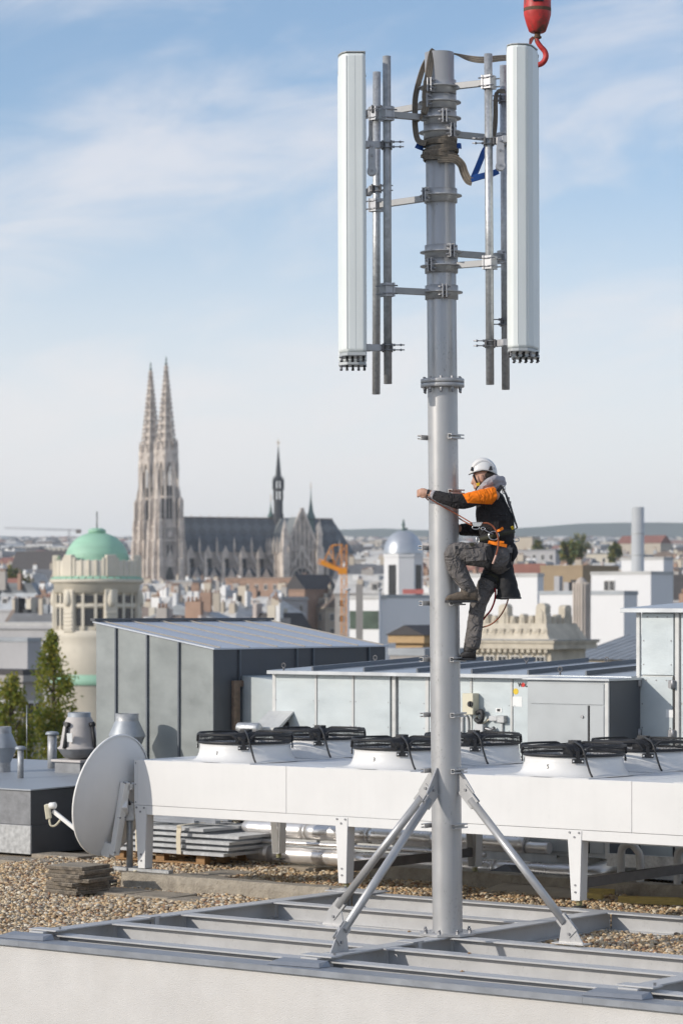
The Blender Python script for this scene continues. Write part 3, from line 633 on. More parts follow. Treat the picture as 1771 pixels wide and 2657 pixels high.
limb(b, [(820,740,YFAR,60,60),(790,900,YFAR+.05,50,50),(760,1040,YFAR+.04,44,44),(650,1050,YFAR+.0,38,38),(560,1045,YFAR-.04,32,30)])
limb(b, [(900,1300,YN+.1,100,95),(690,1280,YN+.06,82,84),(490,1262,YN+.06,62,64),(540,1430,YN+.06,56,58),(605,1560,YN+.06,42,44),(610,1640,YN+.06,40,42)])
limb(b, [(925,1330,YFAR-.08,100,95),(830,1500,YFAR-.12,82,84),(735,1680,YFAR-.15,62,62),(690,1880,YFAR-.17,54,54),(655,2110,YFAR-.18,42,42),(650,2180,YFAR-.18,40,42)])
# near hand: palm on the tube, four curled fingers and a thumb
limb(b, [(255,711,YN+.08,28,22),(215,706,YN+.09,40,24),(185,702,YN+.10,40,22)],12)
for k,(y0,l) in enumerate(((678,52),(696,58),(714,55),(730,46))):
    limb(b, [(188,y0,YN+.10,10,10),(162,y0+6,YN+.115,10,10),(152,y0+12,YN+.15,9.5,9.5),(160,y0+16,YN+.15+l*.0009,8.5,8.5)],8)
limb(b, [(232,735,YN+.085,12,12),(205,748,YN+.09,11,11),(182,744,YN+.12,10,10)],8)
# far hand behind the tube
limb(b, [(560,1045,YFAR-.04,28,22),(525,1040,YFAR-.05,36,22),(500,1038,YFAR-.03,36,20)],12)
for k,y0 in enumerate((1012,1030,1048,1064)): limb(b, [(505,y0,YFAR-.04,10,10),(480,y0,YFAR-.035,10,10),(455,y0+3,YFAR-.02,9,9)],8)
limb(b, [(540,1015,YFAR-.06,12,12),(515,1000,YFAR-.07,10,10),(495,998,YFAR-.06,9,9)],8)
body = remesh(b.build('body','skin',WK), .0052, 3)
# ---- jacket
b = MB()
limb(b, [(808,690,YMID,78,110),(812,745,YMID,118,190),(840,850,YMID,150,172),(862,960,YMID,168,166),(880,1060,YMID,160,160),(900,1150,YMID,146,158),(905,1255,YMID,112,150)],24)
limb(b, [(862,738,YN+.02,84,84),(770,742,YN-.01,76,78),(680,762,YN-.03,70,72),(560,790,YN-.04,68,68),(430,764,YN-.03,60,60),(345,738,YN+.02,48,50),(312,728,YN+.04,44,46)],20,False)
limb(b, [(812,745,YFAR,82,82),(800,900,YFAR+.05,72,72),(770,1030,YFAR+.04,66,66),(650,1050,YFAR+.0,60,60),(545,1047,YFAR-.04,52,52)],20,False)
jk = mat('jacket', (.016,.014,.015), .88, 0, .2, 12, .5, 18, folds=.7)
def orange_yoke():
    nt = jk.node_tree; N = nt.nodes.new; L = nt.links.new; bs = nt.nodes['Principled BSDF']; src = bs.inputs['Base Color'].links[0].from_socket
    tc = N('ShaderNodeTexCoord'); sp_ = N('ShaderNodeSeparateXYZ'); L(tc.outputs['Object'], sp_.inputs[0]); X, Z_ = sp_.outputs[0], sp_.outputs[2]
    def half(p, q):      # keep the side on the left of p->q (in x,z)
        (x0,_,z0),(x1,_,z1) = wp(*p,YN), wp(*q,YN); a, c = -(z1-z0), (x1-x0)
        n1 = N('ShaderNodeMath'); n1.operation = 'MULTIPLY'; L(X,n1.inputs[0]); n1.inputs[1].default_value = a
        n2 = N('ShaderNodeMath'); n2.operation = 'MULTIPLY_ADD'; L(Z_,n2.inputs[0]); n2.inputs[1].default_value = c; L(n1.outputs[0],n2.inputs[2])
        n3 = N('ShaderNodeMath'); n3.operation = 'GREATER_THAN'; L(n2.outputs[0],n3.inputs[0]); n3.inputs[1].default_value = a*x0+c*z0; return n3.outputs[0]
    cur = None
    for p, q in (((550,700),(612,815)),((600,806),(840,818)),((836,818),(905,738)),((905,742),(918,640))):
        h = half(p,q)
        if cur is None: cur = h
        else: m_ = N('ShaderNodeMath'); m_.operation = 'MULTIPLY'; L(cur,m_.inputs[0]); L(h,m_.inputs[1]); cur = m_.outputs[0]
    mx = N('ShaderNodeMix'); mx.data_type = 'RGBA'; L(cur,mx.inputs[0]); L(src,mx.inputs[6]); mx.inputs[7].default_value = (1.0,.22,.002,1); L(mx.outputs[2],bs.inputs['Base Color'])
orange_yoke()
jo = remesh(b.build('jacket','jacket',WK), .0075, 6, (('fold_a',.10,.020),('fold_b',.035,.007)))
# cuff and watch
b = MB(); limb(b, [(318,728,YN+.035,42,42),(288,720,YN+.055,37,37)],16,False,2); b.build('cuff','hoodie',WK)
b = MB(); limb(b, [(262,712,YN+.075,33,28),(244,709,YN+.082,33,28)],16,False,2); b.obox(wp(252,700,YN+.045),(.013,0,.002),(0,.006,0),(0,0,.017)); b.build('watch','black',WK)
# ---- trousers
b = MB()
limb(b, [(905,1190,YMID,128,148),(915,1290,YMID,140,160),(920,1360,YMID,110,150)],22)
limb(b, [(900,1310,YN+.09,122,105),(800,1290,YN+.07,118,104),(690,1280,YN+.06,110,102),(580,1265,YN+.06,96,96),(492,1262,YN+.06,88,88),(490,1330,YN+.06,88,88),(528,1430,YN+.06,82,84),(585,1530,YN+.06,72,76),(622,1588,YN+.06,66,70)],20)
limb(b, [(930,1330,YFAR-.08,118,110),(870,1460,YFAR-.11,108,104),(800,1560,YFAR-.13,94,96),(735,1680,YFAR-.15,78,82),(700,1800,YFAR-.16,72,76),(680,1950,YFAR-.17,71,76),(662,2095,YFAR-.18,77,80)],20)
remesh(b.build('trousers','trousers',WK), .0075, 5, (('fold_c',.12,.026),('fold_d',.05,.009)))
for (c0,c1,w_,y_) in (((600,1205),(745,1200),.06,-.02),):
    pass
b = MB(); b.prism([(590,1235),(775,1210),(790,1335),(600,1345)],0,.012,lambda p,q,t: wp(p,q,YN-.048+t)); b.build('cargo_pocket','trousers',WK,.004)
b = MB(); b.prism([(575,1195),(690,1178),(720,1205),(585,1232)],0,.012,lambda p,q,t: wp(p,q,YN-.052+t)); b.build('pocket_flap','trousers',WK,.004)
b = MB(); b.prism([(497,1202),(528,1200),(530,1230),(500,1232)],0,.006,lambda p,q,t: wp(p,q,YN-.046+t)); b.build('knee_badge','black',WK)
b = MB(); b.prism([(628,1178),(672,1168),(680,1195),(645,1204)],0,.006,lambda p,q,t: wp(p,q,YN-.058+t)); b.build('pocket_badge','harness_olive',WK)
# ---- boots
def boot(name, heel, toe, sole_y, ank, Y, m, w=46):
    hx, tx = heel, toe; n = 16; b = MB(); rings = []
    L_ = abs(tx-hx); sg = -1 if tx < hx else 1
    for k in range(13):
        t = k/12; x = hx+(tx-hx)*t; top = sole_y-(118-50*max(0,t-.38)/.62*1.15 if t > .38 else 118+18*(.38-t)); hw = w*(.74+.26*math.sin(math.pi*min(1,t*1.05+.12)))*(1 if t < .9 else 1-.45*((t-.9)/.1)**2)
        if t > .88: top += 22*((t-.88)/.12)**2
        sq = sole_y-14; ring = []
        for q in range(n):
            a = 2*math.pi*q/n; cy, sy = math.cos(a), math.sin(a)
            yy = (abs(cy)**.6)*(1 if cy > 0 else -1)*hw*.000984; zz = (sq+top)/2-(sy if sy < 0 else sy)*abs(sq-top)/2
            p = wp(x,zz,Y); ring.append(p+Vector((0,yy,0)))
        rings.append(ring)
    b.loft(rings); bo = b.build(name,m,WK)
    u = MB(); limb(u, [(ank[0],ank[1]-10,Y,56,50),(ank[0]-2,ank[1]+35,Y,60,52),(ank[0]-8,ank[1]+75,Y,60,50)],16,False); u.build('ankle_collar',m,bo)
    s_ = MB(); poly = []
    for k in range(20):
        a = 2*math.pi*k/20; x = (hx+tx)/2+math.cos(a)*L_/2*1.03; yy = math.sin(a)*w*1.08*(.92+.08*math.cos(a)*sg); ce = math.cos(a)
        x = (hx+tx)/2+(abs(ce)**.5)*(1 if ce > 0 else -1)*L_/2*1.03; poly.append((x,yy))
    s_.prism(poly,sole_y-22,sole_y,lambda p,q,t: wp(p,t,Y)+Vector((0,q*.000984,0))); s_.build('sole','rubber',bo,.003)
    la = MB()
    for k in range(4):
        xx = hx+(tx-hx)*(.42+.07*k); zz = sole_y-122+18*k; la.tube([wp(xx+8,zz+10,Y-w*.0006),wp(xx,zz,Y),wp(xx+4,zz+10,Y+w*.0006)],.003,5)
    la.build('laces','hoodie',bo)
boot('boot',706,408,1724,(610,1590),YN+.06,'boot_worn')
boot('boot',690,540,2258,(640,2105),YFAR-.18,'boot_black',48)
# ---- helmet, hair, hood
b = MB(); blob(b, 795,545,YMID,98,81,72,16,-.2); b.build('hair','hair',WK)
def helmet():
    n = 40; m_ = 12; s_ = .000984; c = wp(762,518,YMID); b = MB(); rings = []; tilt = .06
    for k in range(m_+1):
        ring = []
        for j in range(n):
            ph = 2*math.pi*j/n; fx, fy = math.cos(ph), math.sin(ph)      # fx=+1 back, -1 front
            edge = -.20*max(0,-fx)**2-.16*max(0,fx)**2+.10*fy*fy            # lower at front and back
            e = edge+(math.pi/2-edge)*k/m_; ax = 124; az = 134; ay = 100
            r_ = math.cos(e) if k else math.cos(e)*1.03
            x = fx*r_*ax; y = fy*r_*ay; z = math.sin(e)*az
            if k == 0 and fx < -.3: x -= 14*(-fx-.3)/.7; z -= 4
            ring.append(c+Vector((x*math.cos(tilt)-z*math.sin(tilt)*-1*0+z*tilt*-.3, y, z-x*tilt*.4))*1 if 0 else c+Vector((x*s_,y*s_,(z-x*tilt)*s_)))
        rings.append(ring)
    inner = [[c+(p-c)*.93 for p in rings[0]]]
    b.loft(inner+rings[:-1]+[rings[-1]], True, False); ho = b.build('helmet','helmet',WK)
    q = MB(); q.loft([[c+(p-c)*1.012 for p in rings[0]],[c+(p-c)*.985-Vector((0,0,.006)) for p in rings[0]]],True,False); q.build('helmet_rim','rubber',ho)
    for (x0,y0,w_,h_) in ((652,485,14,20),(826,478,20,20)):
        for sgn in (-1,1):
            q = MB(); yy = .088 if x0 > 700 else .060
            q.prism([(x0-w_,y0+h_),(x0+w_,y0+h_),(x0+w_*.5,y0-h_*.8),(x0-w_*.2,y0-h_)],-.012,.012,lambda p,q_,t: wp(p,q_,YMID+sgn*yy+t)); q.build('helmet_vent','black',ho,.003)
    q = MB(); q.tube(smoothpath([wp(640,500,YMID-.055),wp(700,430,YMID-.075),wp(765,408,YMID-.075),wp(830,432,YMID-.085),wp(868,490,YMID-.075)],4),.0035,6); q.build('helmet_ridge','helmet',ho)
helmet()
b = MB(); b.ribbon(smoothpath([wp(670,540,YMID-.075),wp(690,590,YMID-.078),wp(712,632,YMID-.068)],4),(1,.2,-.4),.018,.004); b.ribbon(smoothpath([wp(800,565,YMID-.088),wp(760,610,YMID-.082),wp(715,640,YMID-.068),wp(690,690,YMID-.02)],4),(1,.2,.5),.018,.004); b.build('chin_strap','harness',WK)
b = MB(); b.obox(wp(712,630,YMID-.075),(.016,0,.004),(0,.006,0),(-.003,0,.013)); b.build('strap_buckle','yellow',WK,.002)
b = MB()
limb(b, [(735,672,YMID-.03,30,60),(760,650,YMID-.09,34,34),(810,610,YMID-.11,40,36),(870,590,YMID-.08,44,46),(915,600,YMID,46,60),(870,590,YMID+.08,44,46),(800,615,YMID+.10,40,36),(750,655,YMID+.07,32,34),(735,672,YMID+.02,30,50)],14)
limb(b, [(870,580,YMID-.05,42,60),(930,612,YMID,36,90),(900,640,YMID,50,110),(840,660,YMID,60,110),(770,680,YMID,45,80)],16)
remesh(b.build('hood','hoodie',WK), .007, 4, (('fold_e',.05,.010),))
# ---- harness
def strap(name, pts, wd, w=.042, th=.005, m='harness'):
    b = MB(); b.ribbon(smoothpath([wp(*p) for p in pts],5), wd, w, th); return b.build(name,m,WK)
def loop(name, pts, rr_, m, n=10):      # closed band round a limb section
    b = MB(); limb(b, pts, 22, False, 2); return b.build(name,m,WK)
loop('waist_belt', [(868,1075,YMID,176,176),(884,1140,YMID,168,176)],0,'harness')
loop('belt_pad', [(872,1090,YMID,180,180),(880,1122,YMID,178,180)],0,'harness_olive')
loop('leg_loop', [(838,1300,YN+.075,132,118),(790,1292,YN+.07,128,114)],0,'harness')
loop('leg_loop', [(868,1475,YFAR-.115,122,118),(835,1535,YFAR-.125,112,112)],0,'harness_olive')
loop('leg_loop', [(846,1510,YFAR-.12,120,116),(828,1545,YFAR-.127,112,112)],0,'harness')
loop('leg_loop', [(872,1465,YFAR-.115,125,118),(862,1490,YFAR-.117,122,116)],0,'harness')
strap('shoulder_strap',[(925,640,YMID-.10),(965,720,YMID-.12),(990,800,YMID-.10),(1025,880,YMID-.06),(1052,970,YMID-.03),(1070,1030,YMID-.03),(1050,1045,YMID-.03)],(.3,1,.2))
strap('shoulder_strap',[(930,640,YMID+.08),(985,760,YMID+.06),(1030,900,YMID+.04),(1040,1060,YMID+.02)],(.3,1,.2))
strap('shoulder_strap',[(930,645,YMID-.15),(900,690,YMID-.20),(880,640+80,YMID-.205)],(.8,.4,.2),.035)
strap('leg_strap',[(1000,1230,YMID-.12),(985,1330,YMID-.14),(1000,1400,YMID-.12)],(.9,.3,0),.05)
strap('leg_strap',[(800,1200,YN-.04),(820,1260,YN-.055),(835,1330,YN-.05)],(1,.2,0),.04)
strap('orange_tab',[(880,1066,YN-.0),(912,1052,YN-.02),(942,1034,YN-.01)],(.3,.2,1),.024,.006,'orange_cloth')
strap('orange_tab',[(805,1165,YN-.0),(880,1180,YN-.02),(975,1200,YN-.0)],(0,.2,1),.030,.006,'orange_cloth')
strap('orange_tab',[(880,1160,YN-.01),(950,1165,YN-.01)],(0,.2,1),.016,.006,'orange_cloth')
strap('yellow_tab',[(1022,1020,YMID-.12),(1034,1045,YMID-.10)],(1,.3,0),.024,.006,'yellow')
b = MB(); b.tube([wp(855+46*math.cos(a),1105+40*math.sin(a),YN-.02+.01*math.cos(a)) for a in [k*2*math.pi/20 for k in range(21)]],.006,6,False); b.build('d_ring','steel_bright',WK)
b = MB(); b.tube([wp(1065+25*math.cos(a),1142+18*math.sin(a),YMID-.08) for a in [k*2*math.pi/16 for k in range(17)]],.005,6,False); b.build('gear_loop','steel_bright',WK)
b = MB(); b.tube([wp(948+14*math.cos(a),680+38*math.sin(a),YMID-.125) for a in [k*2*math.pi/16 for k in range(17)]],.005,6,False); b.build('back_ring','steel_bright',WK)
for (x,y,w_,h_) in ((1005,1240,26,30),(1002,800,16,16),(990,760,14,14)):
    b = MB(); b.obox(wp(x,y,YMID-.13 if y>1000 else YMID-.10),(w_*.000984/1.2,0,0),(0,.008,0),(0,0,h_*.000984/1.2)); b.build('buckle','steel_dark',WK,.002)
b = MB(); limb(b,[(1020,1200,YMID-.07,40,40),(1045,1262,YMID-.08,36,40),(1030,1320,YMID-.08,24,30)],12); remesh(b.build('tool_pouch','harness',WK),.006,2,(('fold_f',.04,.012),))
# ---- bag hanging from the harness
bag = thing('tool_bag','black tool bag hanging behind the climber\'s legs','bag',RW)
b = MB(); limb(b,[(985,1290,YMID+.0,30,40),(975,1400,YMID,62,70),(975,1500,YMID,82,90),(985,1600,YMID,98,100),(992,1684,YMID,116,104)],20,False); o = remesh(b.build('sack','jacket_black' if 0 else 'harness',bag),.008,4,(('fold_g',.09,.03),))
b = MB(); limb(b,[(992,1672,YMID,118,107),(992,1690,YMID,118,108)],24,False,2); b.build('rim','rubber',bag)
# ---- ropes
def rope(name,label,pts,r_,m,extra=()):
    t = thing(name,label,'rope',RW); b = MB(); b.tube(smoothpath([wp(*p) for p in pts],6),r_*.98,8); b.build('line',m,t)
    return t
zr_ = [(235,748,25.30),(260,765,25.29),(330,805,25.30),(420,855,25.31),(510,905,25.33)]
rope('positioning_rope','orange-brown positioning rope slung round the mast to the rope grab',[(520,935,25.60),(420,890,25.64),(320,830,25.62),(245,770,25.52),(222,745,25.42),(240,748,25.33),(300,785,25.30),(400,845,25.30),(500,898,25.31),(580,945,25.28),(655,990,YN-.05)],.0062,'rope')
rope('positioning_rope','darker return strand of rope below the positioning rope',[(520,932,25.58),(560,960,25.45),(610,988,25.30),(655,1008,YN-.04)],.0062,'rope')
rope('rope_tail','free rope tail curving from the rope grab past the hip',[(755,990,YN-.05),(800,990,YN-.06),(850,1020,YN-.06),(885,1080,YN-.07),(898,1150,YN-.08),(893,1220,YN-.09),(875,1290,YN-.10),(848,1362,YN-.10)],.0078,'rope')
b = MB(); b.tube(smoothpath([wp(877,1285,YN-.10),wp(862,1325,YN-.10),wp(846,1366,YN-.10)],4),.0088,8); o = b.build('rope_end','rope_pale',None); o.location = RW; tag(o,'pale whipped end of the free rope tail','rope')
rope('hanging_rope','brown rope loop hanging behind the legs below the bag',[(990,1455,YMID-.05),(1003,1540,YMID-.06),(1000,1640,YMID-.06),(965,1760,YMID-.05),(905,1860,YMID-.04),(830,1925,YMID-.02),(750,1952,YMID+.02),(700,1950,YMID+.12)],.0068,'rope')
rope('red_lanyard','red lanyard hanging beside the bag behind the lower leg',[(868,1590,YMID-.0),(872,1640,YMID),(862,1710,YMID),(830,1790,YMID+.02),(790,1840,YMID+.05),(755,1885,YMID+.12)],.0085,'rope_red')
rg = thing('rope_grab','steel rope grab with carabiner and wire lanyard at the waist','rope grab',RW)
b = MB(); b.prism([(655,980),(755,980),(735,1018),(675,1022),(660,1010)],-.014,.014,lambda p,q,t: wp(p,q,YN-.05+t)); b.build('grab_body','steel_bright',rg,.003)
b = MB(); b.tube([wp(690+34*math.cos(a),1030+16*math.sin(a),YN-.055) for a in [k*2*math.pi/16 for k in range(17)]],.005,6,False); b.build('carabiner','steel_bright',rg)
b = MB(); b.tube([wp(756+18*math.cos(a),1040+12*math.sin(a),YN-.055) for a in [k*2*math.pi/16 for k in range(17)]],.0045,6,False); b.build('swivel','steel_bright',rg)
b = MB(); b.tube(smoothpath([wp(770,1045,YN-.055),wp(800,1068,YN-.05),wp(850,1090,YN-.03)],4),.0048,6); b.build('wire_lanyard','hoodie',rg)
b = MB(); b.tube([wp(690,1115,YN-.06),wp(715,1160,YN-.065)],.007,6); b.tube([wp(706+14*math.cos(a),1150+26*math.sin(a),YN-.07) for a in [k*2*math.pi/16 for k in range(17)]],.004,6,False); b.build('spare_carabiner','steel_bright',rg)
# ================================================================== white cooling unit
CV = 2.75; CU = u_at(350, CV); CY0 = UV(CU, CV).y; ZT = z_at(1971, CY0); ZB = ZT-.505; ZR = ZB-.105
CL, CD = 8.6, 2.5
cool = thing('cooling_unit', 'long white dry cooling unit on tapered legs with rows of black-guarded fans', 'cooling unit', UV(CU, CV, 0), TH)
b = MB(); b.box(.02, CL-.02, .02, CD-.02, ZB+.01, ZT-.012); b.build('casing', 'white_top', cool)
seams = [u_at(743, CV)-CU]; pitch = (u_at(1638, CV)-CU-seams[0])/2
edges = [0.0, seams[0], seams[0]+pitch, seams[0]+2*pitch, CL]
for i in range(4):
    b = MB(); b.box(edges[i]+.002, edges[i+1]-.002, -.004, .02, ZB, ZT); b.build('side_panel', 'white_coat', cool, .003)
    b = MB(); b.box(edges[i]+.004, edges[i+1]-.004, .021, CD, ZT-.012, ZT-.002); b.build('top_sheet', 'white_top', cool, .002)
b = MB(); b.box(0, .012, .021, CD, ZB, ZT-.0125); b.build('end_panel', 'white_coat', cool)
b = MB(); b.box(0, CL, -.002, .03, ZR, ZB-.004); b.build('bottom_rail', 'white_coat', cool, .003)
b = MB(); b.box(0, CL, CD-.03, CD, ZR, ZB-.004); b.build('bottom_rail', 'white_coat', cool, .003)
b = MB(); b.box(-.001, .045, -.007, -.0042, ZB, ZT); b.build('corner_trim', 'white_coat', cool)
for dz in (.03,.23,.47):
    b = MB(); b.cyl((.022,-.007,ZB+dz),(.022,-.011,ZB+dz),.008,8); b.build('bolt','bolt',cool)
LEGF = .0
def leg(x, y, face):
    t = MB(); w0, w1 = .17, .10; zb = .045
    t.prism([(-w0/2,ZB-.01),(w0/2,ZB-.01),(w1/2+.015,zb),(-w1/2+.015,zb)], 0, .006, lambda p,q,s_: (x+p, y+s_*face-.009*face, q))
    t.prism([(w0/2,ZR),(w0/2-.006,ZR),(w1/2+.009,zb),(w1/2+.015,zb)], 0, .12, lambda p,q,s_: (x+p, y+s_*face, q))
    t.prism([(-w0/2,ZR),(-w0/2+.006,ZR),(-w1/2+.021,zb),(-w1/2+.015,zb)], 0, .12, lambda p,q,s_: (x+p, y+s_*face, q))
    t.box(x-w1/2+.022,x+w1/2+.008,min(y,y+.12*face),max(y,y+.12*face),zb,zb+.006)
    lg = t.build('leg','white_coat',cool,.0015)
    for dx, z in ((-.055,ZB-.03),(.055,ZB-.03),(0,ZB-.075),(.01,.20),(.012,.13)):
        b = MB(); b.cyl((x+dx,y-.009*face,z),(x+dx,y-.018*face,z),.011,8); b.build('bolt','bolt',lg)
    b = MB()
    pts = [(x+.015+.028*math.cos(k*.9), y+.06*face+.028*math.sin(k*.9), -.012+k*.0021) for k in range(26)]
    b.tube(pts, .006, 5); b.build('spring','spring',lg)
    b = MB(); b.box(x-.04,x+.07,y+.06*face-.05,y+.06*face+.05,-.03,-.014); b.build('foot_pad','rubber',lg,.003)
    return lg
lx = [u_at(366,CV)-CU, u_at(886,CV)-CU, u_at(1490,CV)-CU]; lx.append(CL-.2)
for x in lx:
    leg(x, 0, 1); leg(x, CD, -1)
for x in lx[1:]:
    b = MB(); b.box(x-.03,x+.03,.12,CD-.12,.16,.26); b.build('cross_member','steel_dark',cool,.003)
b = MB(); b.box(lx[2]-.5,CL-.8,.5,CD-.5,ZR-.06,ZR+.04); b.build('drip_tray','galv',cool)
# fans
def make_fan(num):
    f = thing('axial_fan', 'x', 'fan', (0,0,0), TH, 'fans on the cooling unit')
    b = MB(); b.box(-.56,.56,-.60,.60,0,.007); b.build('base_plate','white_coat',f,.002)
    prof = [(.62,.0072),(.585,.012),(.552,.03),(.530,.06),(.515,.10),(.507,.15),(.503,.205),(.490,.205),(.490,.02)]
    b = MB(); b.lathe(prof, 56); b.build('bell','white_coat',f)
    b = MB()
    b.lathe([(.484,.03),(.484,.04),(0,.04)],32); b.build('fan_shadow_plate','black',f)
    for k in range(5):
        a = k*2*math.pi/5; b = MB(); vs = []
        for i in range(6):
            r_ = .12+.35*i/5
            for s_ in (-1,1):
                an = a+s_*.26*(1+.25*i/5)-.1*i/5; vs.append((r_*math.cos(an), r_*math.sin(an), .13+s_*.035))
        b.add(vs, [(2*i,2*i+1,2*i+3,2*i+2) for i in range(5)], True); b.build('blade','rubber',f)
    # guard: rim ring, wires, raised hoops
    b = MB(); b.lathe([(.512,.200),(.526,.203),(.526,.228),(.512,.231),(.494,.228),(.494,.203),(.512,.200)], 56); b.build('guard_ring','black',f)
    g = MB()
    zt = lambda r_: .286+.03*(1-(r_/.52)**2)
    for k in range(15):
        r_ = .13+.385*k/14; pts = [(r_*math.cos(a), r_*math.sin(a), zt(r_)) for a in [2*math.pi*j/40 for j in range(41)]]; g.tube(pts, .0022, 3, False)
    for k in range(6):
        z_ = .236+.010*k; g.tube([(.522*math.cos(a),.522*math.sin(a),z_) for a in [2*math.pi*j/40 for j in range(41)]], .0020, 3, False)
    for k in range(84):
        a = 2*math.pi*k/84; c_, s2 = math.cos(a), math.sin(a); g.tube([(.520*c_,.520*s2,.225),(.522*c_,.522*s2,.286),(.40*c_,.40*s2,zt(.40)),(.25*c_,.25*s2,zt(.25)),(.13*c_,.13*s2,zt(.13))], .0019, 3, False)
    tag(g.build('guard_wires','black',f), kind='stuff')
    for k in range(4):
        a0 = k*math.pi/2-.915+.10; a1 = a0+math.pi/2-.20; pts = []
        for i in range(25):
            t = i/24; a = a0+(a1-a0)*t; h_ = .220+.086*min(1, min(t,1-t)*10)**.6; pts.append((.535*math.cos(a), .535*math.sin(a), h_))
        h_ = MB(); h_.ribbon(pts, (0,0,1), .024, .020); h_.build('guard_hoop','black',f,.005)
    b = MB(); b.cyl((0,0,.15),(0,0,.305),.11,20); b.cyl((0,0,.305),(0,0,.325),.08,16); b.box(-.05,.06,-.03,.05,.325,.35); b.build('motor','rubber',f)
    for k in range(4):
        a = k*math.pi/2-.915; c, s_ = math.cos(a), math.sin(a); b = MB()
        b.beam((.1*c,.1*s_,.295),(.52*c,.52*s_,.262),.045,.012); b.obox((.525*c,.525*s_,.205), (.006*c,.006*s_,0), (-.018*s_,.018*c,0), (0,0,.06)); b.obox((.528*c,.528*s_,.163),(.006*c,.006*s_,0),(-.06*s_,.06*c,0),(0,0,.022))
        br = b.build('guard_bracket','black',f,.002)
        for q in (-.045,.045):
            e = MB(); e.cyl((.534*c-q*s_,.534*s_+q*c,.163),(.54*c-q*s_,.54*s_+q*c,.163),.009,8); e.build('bolt','paper',br)
    b = MB(); b.tube(smoothpath([tuple(rr_*math.cos(a_) if i_==0 else rr_*math.sin(a_) for i_ in (0,1))+(z_,) for rr_,a_,z_ in ((.06,-.9,.335),(.30,-.85,.325),(.50,-.83,.30),(.56,-.80,.24),(.565,-.76,.15),(.60,-.72,.05),(.63,-.70,.012))],5),.011,8); b.build('cable','rubber',f)
    return f
fv = [3.38, 4.72]
f0 = None; FANS = []
# bracket angle 2.48+: one bracket faces the viewer
for i, pxc in enumerate((636, 1040, 1487, None)):
    uc = u_at(pxc, fv[0]) if pxc else u_at(1487, fv[0])+2.1
    for j in (0,1):
        if f0 is None: f0 = make_fan(1); f = f0
        else: f = copytree(f0)
        f.location = UV(uc, fv[j], ZT-.001)
        where = ['at the left end of the cooling unit','second from the left on the cooling unit','right of the mast on the cooling unit','at the right picture edge on the cooling unit'][i]
        f['label'] = ('front row' if j == 0 else 'back row')+' fan with black wire guard '+where
        n = str(2*i+1+j)
        FANS.append((f, n, j))
for f, n, j in FANS:
    if j == 0: a_ = -1.52; text_mesh(n, .062, 'black', f, (.5225*math.cos(a_),.5225*math.sin(a_),.085), (R(84),0,a_+math.pi/2), 'number', .002, 0)
# ================================================================== air handling unit
AV = 6.6; AU = u_at(712, AV); AYl = UV(AU,AV).y; AZ_ = z_at(1741, AYl)
UT = u_at(1651, AV)
ah = thing('air_handling_unit', 'long galvanised air handling unit with riveted panels behind the white fans', 'ventilation unit', UV(AU,AV,0), TH)
AL = UT-AU
b = MB(); b.box(.03, AL+1.2, .03, 2.2, GZ+.05, AZ_-.03); b.build('core','ahu_frame',ah)
sx = [u_at(p, AV)-AU for p in (712,820,916,1014)]+[u_at(1030,AV)-AU+.0]
pan = [(712,818),(822,914),(918,1012),(1032,1104),(1112,1220),(1224,1325),(1329,1440),(1444,1550),(1554,1648)]
for a, c in pan:
    x0, x1 = u_at(a,AV)-AU, u_at(c,AV)-AU
    b = MB(); b.box(x0+.012, x1-.003, -.006, .02, .12, AZ_-.036); po = b.build('panel','ahu_panel',ah,.003)
    # rivets: too fine to pick apart, one part
    rv = MB(); n = max(2, int((x1-x0)/.25)); zz = AZ_-.06
    for k in range(n+1): x = x0+.04+(x1-x0-.08)*k/n; rv.cyl((x,-.006,zz),(x,-.010,zz),.007,5)
    for k in range(1,6):
        for x in (x0+.032, x1-.025): rv.cyl((x,-.006,zz-.3*k),(x,-.010,zz-.3*k),.007,5)
    tag(rv.build('rivets','bolt',po), kind='stuff')
fl = MB()
b = MB(); b.box(-.02,AL,-.014,.02,AZ_-.034,AZ_-.002); b.build('top_frame','ahu_frame',ah,.004)
for a in (712,820,916,1022,1108,1222,1327,1442,1552):
    x = u_at(a,AV)-AU; w = .055 if a in (712,1022,1108) else .03
    b = MB(); b.box(x-w/2,x+w/2,-.012,.02,.05,AZ_-.0345); b.build('frame_post','ahu_frame',ah,.004)
# roof with raised seams running back
RZ = AZ_+.01; rd0, rd1, rise = -.12, 2.45, .10
rf = MB(); rf.add([(-.03,rd0,RZ),(AL+.0,rd0,RZ),(AL+.0,rd1,RZ+rise),(-.03,rd1,RZ+rise),(-.03,rd0,RZ-.045),(AL,rd0,RZ-.045),(AL,rd1,RZ+rise-.045),(-.03,rd1,RZ+rise-.045)],[(0,1,2,3),(7,6,5,4),(0,4,5,1),(1,5,6,2),(2,6,7,3),(3,7,4,0)])
ro = rf.build('roof','ahu_roof',ah,.002)
k = 0; x = u_at(807,AV-.12)-AU
while x < AL-.1:
    b = MB(); z0 = RZ+.004
    b.add([(x-.014,rd0+.02,z0),(x+.014,rd0+.02,z0),(x+.014,rd1,z0+rise),(x-.014,rd1,z0+rise),(x-.010,rd0+.02,z0+.052),(x+.010,rd0+.02,z0+.052),(x+.010,rd1,z0+rise+.052),(x-.010,rd1,z0+rise+.052)],[(0,4,5,1),(1,5,6,2),(2,6,7,3),(3,7,4,0),(4,7,6,5)])
    b.build('roof_seam','seam_dark',ro); x += .80
